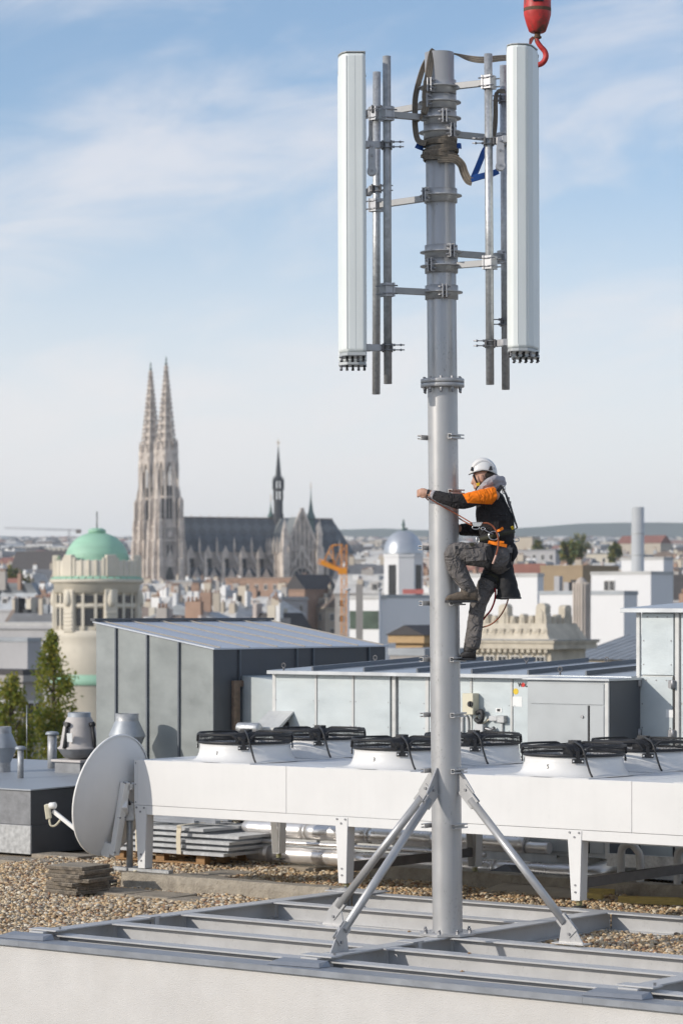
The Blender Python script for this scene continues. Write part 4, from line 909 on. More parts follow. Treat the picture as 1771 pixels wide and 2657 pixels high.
def eye(x, y):
    z = RZ+rise*(y-rd0)/(rd1-rd0); b = MB(); b.cyl((x,y,z),(x,y,z+.035),.011,8); b.tube([(x+.028*math.cos(a),y,z+.06+.028*math.sin(a)) for a in [k_*2*math.pi/16 for k_ in range(17)]],.007,6,False); b.build('lifting_eye','steel_dark',ro)
eye(u_at(736,AV-.05)-AU,-.05); eye(u_at(973,AV+1.8)-AU,1.8); eye(u_at(1107,AV+2.0)-AU,2.0); eye(u_at(1365,AV+1.9)-AU,1.9); eye(u_at(1452,AV+.05)-AU,.05); eye(u_at(1573,AV+2.0)-AU,2.0)
# protruding service box
X0 = u_at(1367, AV-.68)-AU; X1 = u_at(1577, AV-.68)-AU; Yb = UV(AU+X0, AV-.68).y; BZ = z_at(1757, Yb)
b = MB(); b.box(X0,X1,-.68,-.015,.15,BZ-.03); sb = b.build('service_box','ahu_box',ah,.004)
b = MB(); b.box(X0-.04,X1+.04,-.73,-.016,BZ-.028,BZ); b.build('box_lid','ahu_roof',ah,.003)
zd = z_at(1826, Yb); xm = X0+(X1-X0)*.76
for (xa, xb, za, zb) in ((X0+.05,X1-.055,zd+.006,BZ-.06),(X0+.05,xm,.2,zd-.004),(xm+.02,X1-.055,.2,zd-.004)):
    b = MB(); b.box(xa,xb,-.700 if xb==xm else -.69,-.681,za,zb); b.build('box_panel','ahu_box',sb,.003)
b = MB(); b.box(xm+.002,xm+.016,-.698,-.682,.2,zd-.004); b.build('door_gasket','black',sb)
b = MB(); b.cyl((xm-.07,-.70,zd-.13),(xm-.07,-.715,zd-.13),.018,10); b.build('door_latch','bolt',sb)
b = MB(); b.box(X1-.045,X1+.003,-.684,-.66,.15,BZ-.03); b.build('edge_post','ahu_frame',sb,.002)
b = MB(); b.box(X1+.001,X1+.006,-.655,-.016,.15,BZ-.03); b.build('shade_sheet','zinc_dark',sb)  # dark sheet over the sunless side, its shade put into the colour
# intake hood left
xh = u_at(735,AV)-AU
b = MB(); zt = z_at(1850, AYl-.8); b.add([(xh-.22,-.006,zt),(xh+.17,-.006,zt),(xh+.17,-.33,zt-.20),(xh-.22,-.33,zt-.20),(xh+.17,-.33,zt-.26),(xh-.22,-.33,zt-.26),(xh+.17,-.006,zt-.02),(xh-.22,-.006,zt-.02)],[(0,3,2,1),(3,5,4,2),(1,2,4,6),(0,7,5,3),(7,6,4,5)]); b.build('intake_hood','ahu_frame',ah)
b = MB(); b.box(xh-.05,xh+.04,-.10,-.008,zt-.32,zt-.12); b.build('yellow_actuator','yellow',ah,.006)
b = MB(); b.box(xh+.13,xh+.25,-.08,-.008,zt-.42,zt-.33); b.build('yellow_actuator','yellow',ah,.006)
b = MB(); b.box(xh+.06,xh+.10,-.09,-.008,zt-.36,zt-.14); b.build('black_cap','black',ah,.004)
# duct at the left end
b = MB(); z0, z1 = z_at(1868,36), z_at(1755,36)
b.add([(-.035,.1,AZ_-.12),(-.035,2.0,AZ_-.12),(-.035,2.0,.2),(-.035,.1,.2),(-.95,.5,z1),(-.95,1.6,z1),(-.95,1.6,.35),(-.95,.5,.35)],[(0,4,5,1),(1,5,6,2),(2,6,7,3),(3,7,4,0),(4,7,6,5),(0,1,2,3)]); b.build('end_duct','ahu_panel',ah)
b = MB(); q_ = UV(u_at(647,6.15),6.15,z_at(1889,UV(u_at(647,6.15),6.15).y))-UV(AU,AV,0); lx_, ly_ = q_.dot(E1), q_.dot(E2); b.lathe([(.0,-.17),(.065,-.17),(.068,-.16),(.068,.15),(.05,.17),(0,.17)],20,fn=lambda x,y,z:(lx_+z,ly_+y,q_.z+x)); b.box(lx_-.02,lx_+.02,ly_,ly_+.45,q_.z-.03,q_.z+.03); b.build('damper_motor','galv',ah)
# small fittings on the front
def fit(px0,px1,py0,py1,dep,mt,name,par=ah,bev=.006,v=AV):
    x0, x1 = u_at(px0,v)-AU, u_at(px1,v)-AU; Yv = UV(AU+x0,v).y
    b = MB(); b.box(x0,x1,-.007-dep,-.007,z_at(py1,Yv),z_at(py0,Yv)); return b.build(name,mt,par,bev)
sw = fit(1215,1243,1798,1853,.13,'cream_plastic','isolator_box')
xk = u_at(1225,AV-.1)-AU; zk = z_at(1826, UV(AU+xk,AV).y)
b = MB(); b.cyl((xk,-.137,zk),(xk,-.16,zk),.035,16); b.box(xk-.008,xk+.008,-.175,-.16,zk-.03,zk+.03); b.build('rotary_knob','black',sw)
fit(1276,1297,1857,1870,.07,'pvc','junction_box'); fit(1297,1316,1856,1875,.07,'galv_old','junction_box'); fit(1241,1262,1878,1905,.08,'pvc','junction_box')
fit(1286,1302,1837,1848,.004,'paper','label_plate',bev=0); fit(1290,1298,1839,1846,.0055,'black','label_mark',bev=0)
def wpath(pts, r, mt, name):
    q = []
    for px, py, d in pts:
        x = u_at(px,AV)-AU; q.append((x,-.007-d,z_at(py,UV(AU+x,AV).y)))
    b = MB(); b.tube(smoothpath(q,4), r, 8); b.build(name,mt,ah)
wpath([(1245,1850,.06),(1258,1845,.07),(1260,1862,.07),(1250,1873,.06),(1240,1865,.05)],.028,'rubber','cable')
wpath([(1240,1858,.03),(1246,1875,.03),(1258,1876,.03),(1275,1864,.03)],.012,'strap_cream','cable')
wpath([(1202,1855,.02),(1202,1905,.02)],.018,'pvc','conduit'); wpath([(1210,1855,.02),(1216,1870,.02),(1216,1905,.02)],.016,'pvc','conduit'); wpath([(1305,1875,.02),(1305,1910,.02)],.014,'pvc','conduit')
wpath([(1262,1890,.03),(1280,1893,.04),(1288,1888,.05)],.022,'bolt','valve')
fit(1192,1199,1860,1873,.05,'yellow','yellow_actuator')
# logo, yellow disc, paper notice
def onwall(px, py): x = u_at(px,AV)-AU; return x, z_at(py,UV(AU+x,AV).y)
x, z = onwall(1357,1777)
for px_, ch_ in ((1350,'W'),(1364.5,'LF')):
    xx, _ = onwall(px_,1777); text_mesh(ch_, .062, 'black', ah, (xx+(.018 if ch_ == 'LF' else 0),-.0085,z-.021), (math.pi/2,0,0), 'logo_lettering', .002, .003)
b = MB(); b.prism(circ(.026,14,(x,z)),-.0105,-.0062,lambda p,q,t:(p,t,q)); b.build('logo_mark','red_print',ah)
x, z = onwall(1338,1794); b = MB(); b.prism(circ(.037,20,(x,z)),-.0085,-.0062,lambda p,q,t:(p,t,q)); b.build('warning_sticker','yellow',ah)
fit(1330,1354,1807,1833,.0015,'paper','notice',bev=0)
# ================================================================== tall unit at the right
tu = thing('tall_ventilation_unit', 'tall galvanised ventilation cabinet with overhanging roof at the right edge', 'ventilation unit', UV(UT,AV,0), TH)
YT = UV(UT,AV).y; TZ = z_at(1578,YT)
b = MB(); b.box(.06,3.0,.02,2.4,GZ+.05,TZ-.02); b.build('core','ahu_frame',tu)
def ux(px): return u_at(px,AV)-UT
zs_ = z_at(1755,YT-.4)
for (a,c,z0,z1,mt) in ((1663,1746,zs_+.01,TZ-.06,'ahu_panel'),(1660,1744,.1,zs_-.01,'ahu_panel'),(1766,1860,zs_-.3,TZ-.06,'ahu_panel'),(1766,1860,.1,zs_-.32,'ahu_panel')):
    b = MB(); b.box(ux(a),ux(c),-.006,.02,z0,z1); po = b.build('panel',mt,tu,.003)
    rv = MB(); x0,x1 = ux(a),ux(c)
    for k in range(3): rv.cyl((x0+.08+(x1-x0-.16)*k/2,-.006,z1-.04),(x0+.08+(x1-x0-.16)*k/2,-.012,z1-.04),.009,6)
    for k in range(1,6):
        for x in (x0+.03,x1-.03):
            if z1-.04-.27*k > z0: rv.cyl((x,-.006,z1-.04-.27*k),(x,-.012,z1-.04-.27*k),.009,6)
    tag(rv.build('rivets','bolt',po),kind='stuff')
for a, w in ((1655,.05),(1756,.055)):
    b = MB(); b.box(ux(a)-w/2,ux(a)+w/2,-.014,.02,.05,TZ-.03); b.build('frame_post','ahu_frame',tu,.005)
b = MB(); b.box(ux(1748)-.012,ux(1748)+.006,-.012,.019,.1,zs_); b.build('door_gasket','black',tu)
for px_, py_ in ((1660,1773),(1660,1905),(1747,1776),(1747,1905)):
    x = ux(px_); z = z_at(py_,YT-.4); b = MB(); b.box(x-.05,x+.03,-.05,-.015,z-.045,z+.045); b.cyl((x+.01,-.05,z-.05),(x+.01,-.05,z+.05),.018,8); b.build('hinge','bolt',tu,.004)
b = MB(); b.box(ux(1727),ux(1748),-.009,-.0065,z_at(1863,YT-.4),z_at(1842,YT-.4)); b.build('notice','paper',tu)
rt = MB(); rt.add([(-.14,-.14,TZ),(3.1,-.14,TZ),(3.1,2.5,TZ+.13),(-.14,2.5,TZ+.13),(-.14,-.14,TZ-.05),(3.1,-.14,TZ-.05),(3.1,2.5,TZ+.08),(-.14,2.5,TZ+.08)],[(0,1,2,3),(7,6,5,4),(0,4,5,1),(1,5,6,2),(2,6,7,3),(3,7,4,0)]); rt.build('roof','ahu_roof',tu,.003)
# ================================================================== standing seam plant room
SU0, SU1, SV0, SV1, SZ0, SZ1 = -10.33, -8.3, 6.54, 10.2, 2.45, 2.78
sh = thing('metal_plant_room', 'grey standing seam metal plant room with a sloping pale roof', 'shed', UV(SU1,SV0,0), TH)
w = SU1-SU0; dep = SV1-SV0
b = MB(); b.add([(-w+.02,.02,GZ),(-.02,.02,GZ),(-.02,dep-.02,GZ),(-w+.02,dep-.02,GZ),(-w+.02,.02,SZ1-.02),(-.02,.02,SZ0-.02),(-.02,dep-.02,SZ0-.02),(-w+.02,dep-.02,SZ1-.02)],[(0,1,5,4),(1,2,6,5),(2,3,7,6),(3,0,4,7),(4,5,6,7)]); b.build('core','steel_dark',sh)
zr = lambda x: SZ0+(SZ1-SZ0)*(-x/w)
xs = [0]+[u_at(p,SV0)-SU1 for p in (466,384,303)]+[-w]
for i in range(4):
    xb, xa = xs[i], xs[i+1]; b = MB(); g = .008
    b.add([(xa+g,0,GZ),(xb-g,0,GZ),(xb-g,0,zr(xb)-.01),(xa+g,0,zr(xa)-.01),(xa+g,.018,GZ),(xb-g,.018,GZ),(xb-g,.018,zr(xb)-.01),(xa+g,.018,zr(xa)-.01)],[(0,1,2,3),(0,4,5,1),(1,5,6,2),(2,6,7,3),(3,7,4,0)]); b.build('wall_panel','shed_panel',sh,.003)
    if i: 
        b = MB(); b.box(xb-.011,xb+.011,-.03,.018,GZ,zr(xb)-.02); b.build('standing_seam','seam_dark',sh)
ys = [0]+[v_at(p,SU1)-SV0 for p in (620,768,811,955)]+[dep]
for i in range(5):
    b = MB(); b.box(-.018,0,ys[i]+.006,ys[i+1]-.006,GZ,SZ0-.015); b.build('wall_panel','shed_shade',sh,.003)
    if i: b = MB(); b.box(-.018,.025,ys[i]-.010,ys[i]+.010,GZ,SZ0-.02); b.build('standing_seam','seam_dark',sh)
rf = MB(); rf.add([(.03,-.03,SZ0),(.03,dep+.03,SZ0),(-w-.03,dep+.03,SZ1+.01),(-w-.03,-.03,SZ1+.01),(.03,-.03,SZ0-.02),(.03,dep+.03,SZ0-.02),(-w-.03,dep+.03,SZ1-.01),(-w-.03,-.03,SZ1-.01)],[(0,1,2,3),(7,6,5,4),(0,4,5,1),(1,5,6,2),(2,6,7,3),(3,7,4,0)]); rs = rf.build('roof','shed_roof',sh)
for k in range(7):
    y = .1+k*.58; b = MB(); b.add([(.028,y-.006,SZ0),(.028,y+.006,SZ0),(-w-.02,y+.006,SZ1+.01),(-w-.02,y-.006,SZ1+.01),(.028,y-.003,SZ0+.016),(.028,y+.003,SZ0+.016),(-w-.02,y+.003,SZ1+.026),(-w-.02,y-.003,SZ1+.026)],[(0,4,5,1),(1,5,6,2),(2,6,7,3),(3,7,4,0),(4,7,6,5)]); b.build('roof_seam','cream_seam',rs)
b = MB(); b.box(-w-.05,-w+.03,-.05,dep+.04,SZ1+.012,SZ1+.045); b.build('ridge_flashing','zinc_dark',rs)
y0, y1 = v_at(608,SU1)-SV0, v_at(690,SU1)-SV0
b = MB(); b.box(.001,.05,y0-.06,y0+.06,GZ,z_at(1765,36.3)); b.box(.001,.05,y0+.06,y1+.3,z_at(1765,36.3)-.08,z_at(1765,36.3)); b.build('duct_frame','rusty_frame',sh,.004)
# ================================================================== low metal-clad box with vents
BU, BV = -10.08, 5.05
bx = thing('metal_roof_box', 'low metal-clad roof box with lead-grey sides at the left edge', 'roof box', UV(BU,BV,0), TH)
BT = .65
b = MB(); b.box(-5,-.01,.01,4.6,GZ,BT-.05); b.build('core','steel_dark',bx)
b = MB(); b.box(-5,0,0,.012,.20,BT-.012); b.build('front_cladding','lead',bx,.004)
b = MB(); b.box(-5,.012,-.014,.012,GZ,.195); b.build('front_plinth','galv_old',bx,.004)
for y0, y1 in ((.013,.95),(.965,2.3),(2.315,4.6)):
    b = MB(); b.box(-.012,0,y0,y1,.20,BT-.012); b.build('side_cladding','shed_shade',bx,.003)
b = MB(); b.box(-.012,.014,.013,4.6,GZ,.195); b.build('side_plinth','shed_shade',bx,.003)
b = MB(); b.add([(-5,-.03,BT-.01),(.03,-.03,BT-.01),(.03,2.05,BT+.02),(-5,2.05,BT+.02),(-5,-.03,BT+.006),(.03,-.03,BT+.006),(.03,2.05,BT+.036),(-5,2.05,BT+.036)],[(0,1,5,4),(1,2,6,5),(2,3,7,6),(3,0,4,7),(4,5,6,7)]); b.build('top_sheet','vent_zinc',bx)
b = MB(); b.add([(-5,2.07,BT-.01),(-.02,2.07,BT-.01),(-.02,4.6,BT+.02),(-5,4.6,BT+.02),(-5,2.07,BT+.030),(-.02,2.07,BT+.030),(-.02,4.6,BT+.05),(-5,4.6,BT+.05)],[(0,1,5,4),(1,2,6,5),(2,3,7,6),(3,0,4,7),(4,5,6,7)]); b.build('top_sheet','vent_zinc',bx)
b = MB(); b.cyl((.02,1.15,.22),(.28,1.15,.22),.13,16); b.build('side_pipe','rusty_frame',bx)
def world_on(px, py, z): Y = (ZC-z)*F/(py-HY); return Vector(((px-CX)*Y/F, Y, z))
def stack(px, pyb, pyt, dpx, capw, label, z=BT+.03):
    p = world_on(px,pyb,z); s_ = F/p.y; h = (pyb-pyt)/s_; r_ = dpx/2/s_; c = capw/2/s_
    t = thing('vent_pipe', label, 'vent', p)
    b = MB(); b.cyl((0,0,-.02),(0,0,h-.05),r_,18); b.build('pipe','galv_old',t)
    b = MB(); b.lathe([(r_*.9,h-.055),(c,h-.05),(c,h-.03),(c*.8,h-.008),(0,h)],20); b.build('cap','vent_zinc',t)
stack(54,2018,1935,16,29,'shorter grey vent pipe with flat cap on the metal box')
stack(136,1995,1897,24,35,'taller grey vent pipe with flat cap on the metal box')
def cone_vent(p, sc, label, pipe):
    t = thing('cone_vent', label, 'vent', p, 0, 'conical zinc vents'); s_ = sc
    b = MB(); b.lathe([(.145*s_,-pipe),(.145*s_,.0)],24); b.build('pipe','galv_old',t)
    b = MB(); b.lathe([(.145*s_,0),(.235*s_,.21*s_),(.245*s_,.22*s_)],24); b.build('lower_cone','vent_zinc',t)
    b = MB(); b.lathe([(.245*s_,.221*s_),(.245*s_,.245*s_),(.16*s_,.43*s_)],24); b.build('upper_cone','vent_zinc',t)
    b = MB(); b.lathe([(.16*s_,.43*s_),(.155*s_,.44*s_),(.155*s_,.53*s_),(.135*s_,.53*s_),(.135*s_,.3*s_)],24); b.build('outlet','galv_old',t)
q = P(330,1853,36.1); cone_vent(Vector((q.x,36.1,q.z-.5)), .96, 'zinc double-cone vent in front of the standing seam wall', q.z-.5-GZ)
q = P(3,1885,39.2); cone_vent(Vector((q.x,39.2,q.z-.5)), .94, 'zinc double-cone vent at the left picture edge', q.z-.5-BT)
# pale roof fan
p = world_on(206,2004,BT+.03); s_ = F/p.y
t = thing('roof_fan', 'pale domed roof ventilator on a square base on the metal box', 'vent', p, TH)
b = MB(); b.box(-.24,.24,-.24,.24,-.03,.15); b.build('base','lead',t,.004)
b = MB(); b.box(-.28,.28,-.28,.28,.151,.185); b.build('base_lid','vent_pale',t,.006)
b = MB(); b.lathe([(.14,.186),(.22,.22),(.285,.31),(.30,.33)],28); b.build('bowl','lead',t)
b = MB(); b.lathe([(.30,.331),(.305,.345),(.285,.355),(.268,.37),(.255,.45),(.225,.62),(.195,.72),(.165,.77)],28); b.build('hood','vent_pale',t)
b = MB(); b.lathe([(.165,.77),(.16,.775),(.16,.83),(.15,.835),(.145,.7)],28); b.build('outlet','vent_zinc',t)
for k in range(4):
    a = TH*-1-.65+k*math.pi/2; c_, s2 = math.cos(a), math.sin(a); b = MB(); b.tube([(.245*c_,.245*s2,.66),(.30*c_,.30*s2,.34)],[.022,.03],8); b.build('rib','rubber',t)
    b = MB(); b.cyl((.21*c_,.21*s2,.665),(.275*c_,.275*s2,.675),.036,10); b.build('bung','black',t)
b = MB(); b.box(-.06,.02,-.262,-.252,.5,.62); o = b.build('label','paper',t); o.rotation_euler = (.12,0,.3); o.location=(.02,.02,-.03)
# thin whip aerial
b = MB(); q = world_on(70,1975,BT); b.tube([(q.x,q.y,BT),(q.x,q.y,BT+.85)],.006,6); tag(b.build('whip_aerial','galv'), 'thin whip aerial rising in front of the poplar', 'aerial')
# ================================================================== satellite dish
YD = 31.75; dp = P(337, 2262, YD); dp.z = GZ+.17
ds = thing('satellite_dish', 'large white satellite dish seen from behind beside the white cooling unit', 'satellite dish', dp, 0)
ztop = z_at(2083,YD)-dp.z
b = MB(); b.cyl((0,0,0),(0,0,ztop),.036,18); b.build('post','galv_old',ds)
b = MB(); b.obox(E1*.20+Vector((0,-.05,.02)), E1*.42, E2*.04, (0,0,.018)); b.obox(E2*.12+Vector((0,-.0,.02)), E2*.22, E1*.04, (0,0,.0175)); b.build('ground_frame','galv_old',ds,.003)
c = P(292,2062,YD)-dp; c.y = -.10
az_, el_ = R(56), R(11); nrm = Vector((-math.sin(az_)*math.cos(el_), math.cos(az_)*math.cos(el_), math.sin(el_)))
rt_ = Vector((nrm.y,-nrm.x,0)).normalized(); up_ = rt_.cross(nrm)
def dpt(x,y,z): return c+rt_*x+up_*y*1.05+nrm*z
RD = .655
prof = [(r_, -.13*(1-(r_/RD)**2)) for r_ in [RD*k/12 for k in range(13)]]
b = MB(); b.lathe(prof, 56, fn=dpt); b.lathe([(r_,z+.012) for r_,z in prof][::-1], 56, fn=dpt); b.build('reflector','dish',ds)
b = MB(); b.lathe([(RD-.002,-.012),(RD+.012,-.010),(RD+.014,.012),(RD-.004,.016)], 56, fn=dpt); b.build('rim','dish_rim',ds)
b = MB(); b.obox(dpt(.0,-.22,-.165), rt_*.055, up_*.42, nrm*.035); b.obox(dpt(0,-.58,-.07), rt_*.055, up_*.08, nrm*.06); b.build('back_rib','dish_rim',ds,.006)
for y in (-.58,-.2,.18):
    for x in (-.045,.045):
        b = MB(); b.cyl(dpt(x,y,-.17),dpt(x,y,-.208),.011,6); b.build('bolt','bolt',ds)
b = MB(); b.obox(dpt(.10,.13,-.17), rt_*.09, up_*.035, nrm*.03); b.build('azimuth_arm','dish_rim',ds,.004)
b = MB(); hp_ = Vector((-.06,-.05,ztop-.06)); b.beam(dpt(0,-.02,-.17), hp_, .10, .19); b.build('tilt_head','dish',ds,.01)
for k_ in (-1,1):
    b = MB(); b.prism(circ(.095,18),-.006,.006,lambda p_,q_,t_: (hp_.x-.04+p_, -.115+t_+(k_+1)*.06, hp_.z+q_)); b.build('tilt_plate','dish',ds)
b = MB(); b.cyl((hp_.x-.04,-.135,hp_.z),(hp_.x-.04,.02,hp_.z),.022,10); b.build('tilt_bolt','bolt',ds)
b = MB(); b.box(-.055,.055,-.055,.055,ztop-.20,ztop+.005); b.build('post_clamp','galv',ds,.006)
b = MB(); b.tube([(.01,-.06,ztop-.02),(-.03,-.06,ztop+.07),(-.09,-.05,ztop+.08),(-.12,-.04,ztop+.03)],.014,8); b.build('cable','rubber',ds)
lnb = P(121,2108,YD)-dp; lnb.y = .35; foot = dpt(0,-.60,-.0)
b = MB(); b.beam(foot-Vector((0,0,.02)), lnb+Vector((.04,0,-.01)), .03, .045); b.build('feed_arm','dish_rim',ds,.003)
b = MB(); b.obox(lnb+Vector((-.02,0,-.015)), (.03,0,.006), (0,.05,0), (-.012,0,.085)); b.build('receiver','cream_plastic',ds,.012,2)
b = MB(); b.cyl(lnb+Vector((.0,-.02,.05)), lnb+Vector((.075,-.05,.06)), .038, 14); b.build('feed_horn','dish_rim',ds,.008)
b = MB(); b.tube(smoothpath([lnb+Vector((0,-.03,-.10)),lnb+Vector((.015,-.03,-.17)),lnb+Vector((.07,-.03,-.17)),lnb+Vector((.14,-.02,-.09))],4),.012,8); b.build('cable','cream_plastic',ds)
# ================================================================== paving slabs
rr = random.Random(4)
p0 = world_on(190,2318,GZ); q0 = p0+E2*.10
for k in range(7):
    s_ = thing('paving_slab','x','paving slab', q0+Vector((rr.uniform(-.045,.05),rr.uniform(-.03,.03),.005+k*.0435)), TH+rr.uniform(-.22,.22), 'stacked paving slabs')
    s_['label'] = ['bottom','second','third','fourth','fifth','sixth','topmost'][k]+' weathered concrete paving slab of the stack on the gravel'+(' counted from below' if 0<k<6 else '')
    b = MB(); n = 7; vs = []
    top = []; hw = .25+rr.uniform(-.012,.006); hd = .25
    ring = []
    for (ax,ay,bx_,by_) in ((-1,-1,1,-1),(1,-1,1,1),(1,1,-1,1),(-1,1,-1,-1)):
        for i in range(n): t_ = i/n; ring.append(((ax+(bx_-ax)*t_)*hw+rr.uniform(-.006,.006),(ay+(by_-ay)*t_)*hd+rr.uniform(-.006,.006)))
    b.prism(ring, 0, .036, lambda p_,q_,t_: (p_,q_,t_)); b.build('body','slab_side',s_,.004)
    b = MB(); b.prism([(p_*.985,q_*.985) for p_,q_ in ring], .0362, .041, lambda p_,q_,t_: (p_,q_,t_)); b.build('upper_face','slab',s_)
def flat_slab(px, py, label, w=.5, d=.5, rz=0, z=GZ+.012):
    q = world_on(px,py,z); t = MB(); t.box(-w/2,w/2,-d/2,d/2,-.04,.012); o = t.build('paving_slab','slab',None,.006); o.location=q; o.rotation_euler=(rr.uniform(-.01,.01),rr.uniform(-.01,.01),TH+rz)
    tag(o,label,'paving slab','paving slabs laid in the gravel')
for a in ((60,2232,'flat paving slab half sunk in gravel before the metal box',.9,.45),(170,2219,'flat paving slab in gravel beside the metal box corner',.8,.4),(325,2206,'flat paving slab in gravel behind the dish post',.6,.5),(590,2266,'flat paving slab in shade behind the long kerb',.5,.5),(510,2275,'flat paving slab near the left front leg',.7,.4),(310,2313,'flat paving slab right of the slab stack',.6,.5),(420,2323,'flat paving slab below the long kerb',.6,.5),(530,2337,'flat paving slab nearest the steel frame',.7,.45),(800,2248,'flat paving slab in shade under the cooling unit',.6,.5)):
    flat_slab(*a)
# cable box on gravel
b = MB(); q = world_on(287,2298,GZ); b.obox(q+Vector((0,0,.035)),(.06,.02,0),(-.02,.05,0),(0,0,.03)); tag(b.build('cable_box','rubber',None,.006),'small black cable box on the gravel beside the kerb','box')
b = MB(); b.tube(smoothpath([world_on(290,2294,GZ+.03),world_on(310,2290,GZ+.03),world_on(325,2286,GZ+.03),world_on(333,2275,GZ+.08),world_on(345,2262,GZ+.16),world_on(355,2259,GZ+.2)],5),.008,6); tag(b.build('cable','cream_plastic'),'thin pale cable running from the black box to the dish frame','cable')
# ================================================================== grating pallet
GU, GV = -8.75, 4.95
pal = thing('wooden_pallet','low wooden pallet under the steel gratings','pallet',UV(GU+.1,GV+.12,GZ+.02),TH)
for y in (0,.38,.78):
    b = MB(); b.box(0,1.45,y,y+.10,0,.022); b.build('runner','wood',pal,.002)
    for x in (0,.66,1.31): b = MB(); b.box(x,x+.14,y,y+.10,.0222,.10); b.build('block','wood',pal,.003)
for k in range(6): b = MB(); b.box(k*.262,k*.262+.14,0,.88,.1002,.122); b.build('deck_board','wood',pal,.002)
names = ['lowest','second','third','fourth','fifth']
for k in range(5):
    x1 = [1.95,1.99,2.02,2.10,1.60][k]; x0 = [-.05,.02,.0,.05,-.1][k]; z = GZ+.150+k*.070; d = 1.0
    g = thing('steel_grating', names[k]+' galvanised steel grating of the stack on the pallet','grating',UV(GU,GV+.02*k,z),TH+[0,.012,-.01,.02,-.03][k],'gratings on the pallet')
    b = MB(); b.box(x0,x1,0,.005,0,.036); b.box(x0,x1,d-.005,d,0,.036); b.box(x0,x0+.005,.005,d-.005,0,.036); b.box(x1-.005,x1,.005,d-.005,0,.036)
    b.build('edge_frame','grate',g)
    m_ = MB(); n = int((x1-x0)/.034)
    for i in range(1,n): x = x0+(x1-x0)*i/n; m_.box(x-.0015,x+.0015,.006,d-.006,.004,.033)
    for i in range(1,26): y = d*i/26; m_.box(x0+.006,x1-.006,y-.002,y+.002,.026,.035)
    tag(m_.build('bars','grate',g),kind='stuff')
for i, x in enumerate((.62,1.28)):
    b = MB(); y = -.02; b.ribbon(smoothpath([(x,1.06,.15),(x,1.03,.37),(x+.01,.6,.385),(x+.015,.0,.385),(x,-.035,.34),(x-.02,-.03,.22),(x-.02,-.02,.03)],3),(1,0,0),.07,.006); o = b.build('lashing_strap','strap_cream',None); o.location=UV(GU,GV,GZ+.12); o.rotation_euler=(0,0,TH)
    tag(o, ['left','right'][i]+' cream lashing strap round the stack of gratings','strap','lashing straps')
for k,(x,y,l) in enumerate(((.3,.2,1.0),(.2,.45,1.3),(.5,.7,.9))):
    b = MB(); b.box(0,l,0,.09,0,.035); b.box(0,l,0,.006,.035,.06); o = b.build('steel_channel','zinc',None,.002); o.location=UV(GU+x,GV+y,GZ+.15+5*.07+.002); o.rotation_euler=(0,0,TH+[.02,-.05,.04][k])
    tag(o, ['front','middle','rear'][k]+' loose grey steel channel lying on top of the gratings','channel','channels on the gratings')
# ================================================================== insulated pipes
def hpipe(px0,px1,v,z,r_,label,joints):
    u0,u1 = u_at(px0,v),u_at(px1,v); t = thing('insulated_pipe',label,'pipe',UV(u0,v,z),TH,'foil-clad pipes behind the cooling unit'); L_ = u1-u0
    js = [0]+[u_at(j,v)-u0 for j in joints]+[L_]
    for i in range(len(js)-1):
        b = MB(); n = 10; pts = [(js[i]+.004+(js[i+1]-js[i]-.008)*k/n,rr.uniform(-.003,.003),rr.uniform(-.003,.003)) for k in range(n+1)]
        b.tube(pts,[r_*(1+rr.uniform(-.02,.02)) for _ in pts],24); b.build('cladding','pipe_foil',t)
        if i: b = MB(); b.tube([(js[i]-.02,0,0),(js[i]+.02,0,0)],r_*1.03,24); b.build('joint_band','pipe_foil',t)
    return t, L_
hpipe(640,1365,5.75,.27,.10,'upper foil-clad pipe behind the cooling unit',(798,960,1122,1240))
t, L_ = hpipe(650,1505,5.72,-.02,.105,'lower foil-clad pipe lying near the gravel',(700,920,1285))
b = MB(); b.tube(smoothpath([(L_-.02,0,0),(L_+.10,0,.0),(L_+.18,.05,.02),(L_+.22,.18,.05),(L_+.22,.35,.05)],4),.104,20); b.build('bend','pipe_cap',t)
t, L_ = hpipe(1366,1425,5.75,.245,.065,'short narrow foil pipe stub at the end of the upper pipe',())
t, L_ = hpipe(660,1260,5.60,.135,.025,'thin copper-coloured pipe between the two foil-clad pipes',())
for px in (1610,1756):
    q = UV(u_at(px,5.3),5.3,GZ); b = MB(); b.tube(smoothpath([(0,0,0),(0,0,.42),(.03,0,.53),(.12,0,.56),(.20,0,.50),(.24,0,.40),(.24,0,.0)],5),.042,12); o = b.build('vent_gooseneck','pvc'); o.location=q; o.rotation_euler=(0,0,TH)
    tag(o, 'grey plastic gooseneck pipe '+('left of the foil bend under the unit' if px<1700 else 'at the right edge under the unit'),'pipe','gooseneck pipes')
b = MB(); u0 = u_at(1560,5.45); b.box(0,2.2,0,.05,.28,.42); o = b.build('cable_tray','galv'); o.location=UV(u0,5.55,GZ); o.rotation_euler=(0,0,TH); tag(o,'galvanised perforated cable tray behind the right legs','cable tray')
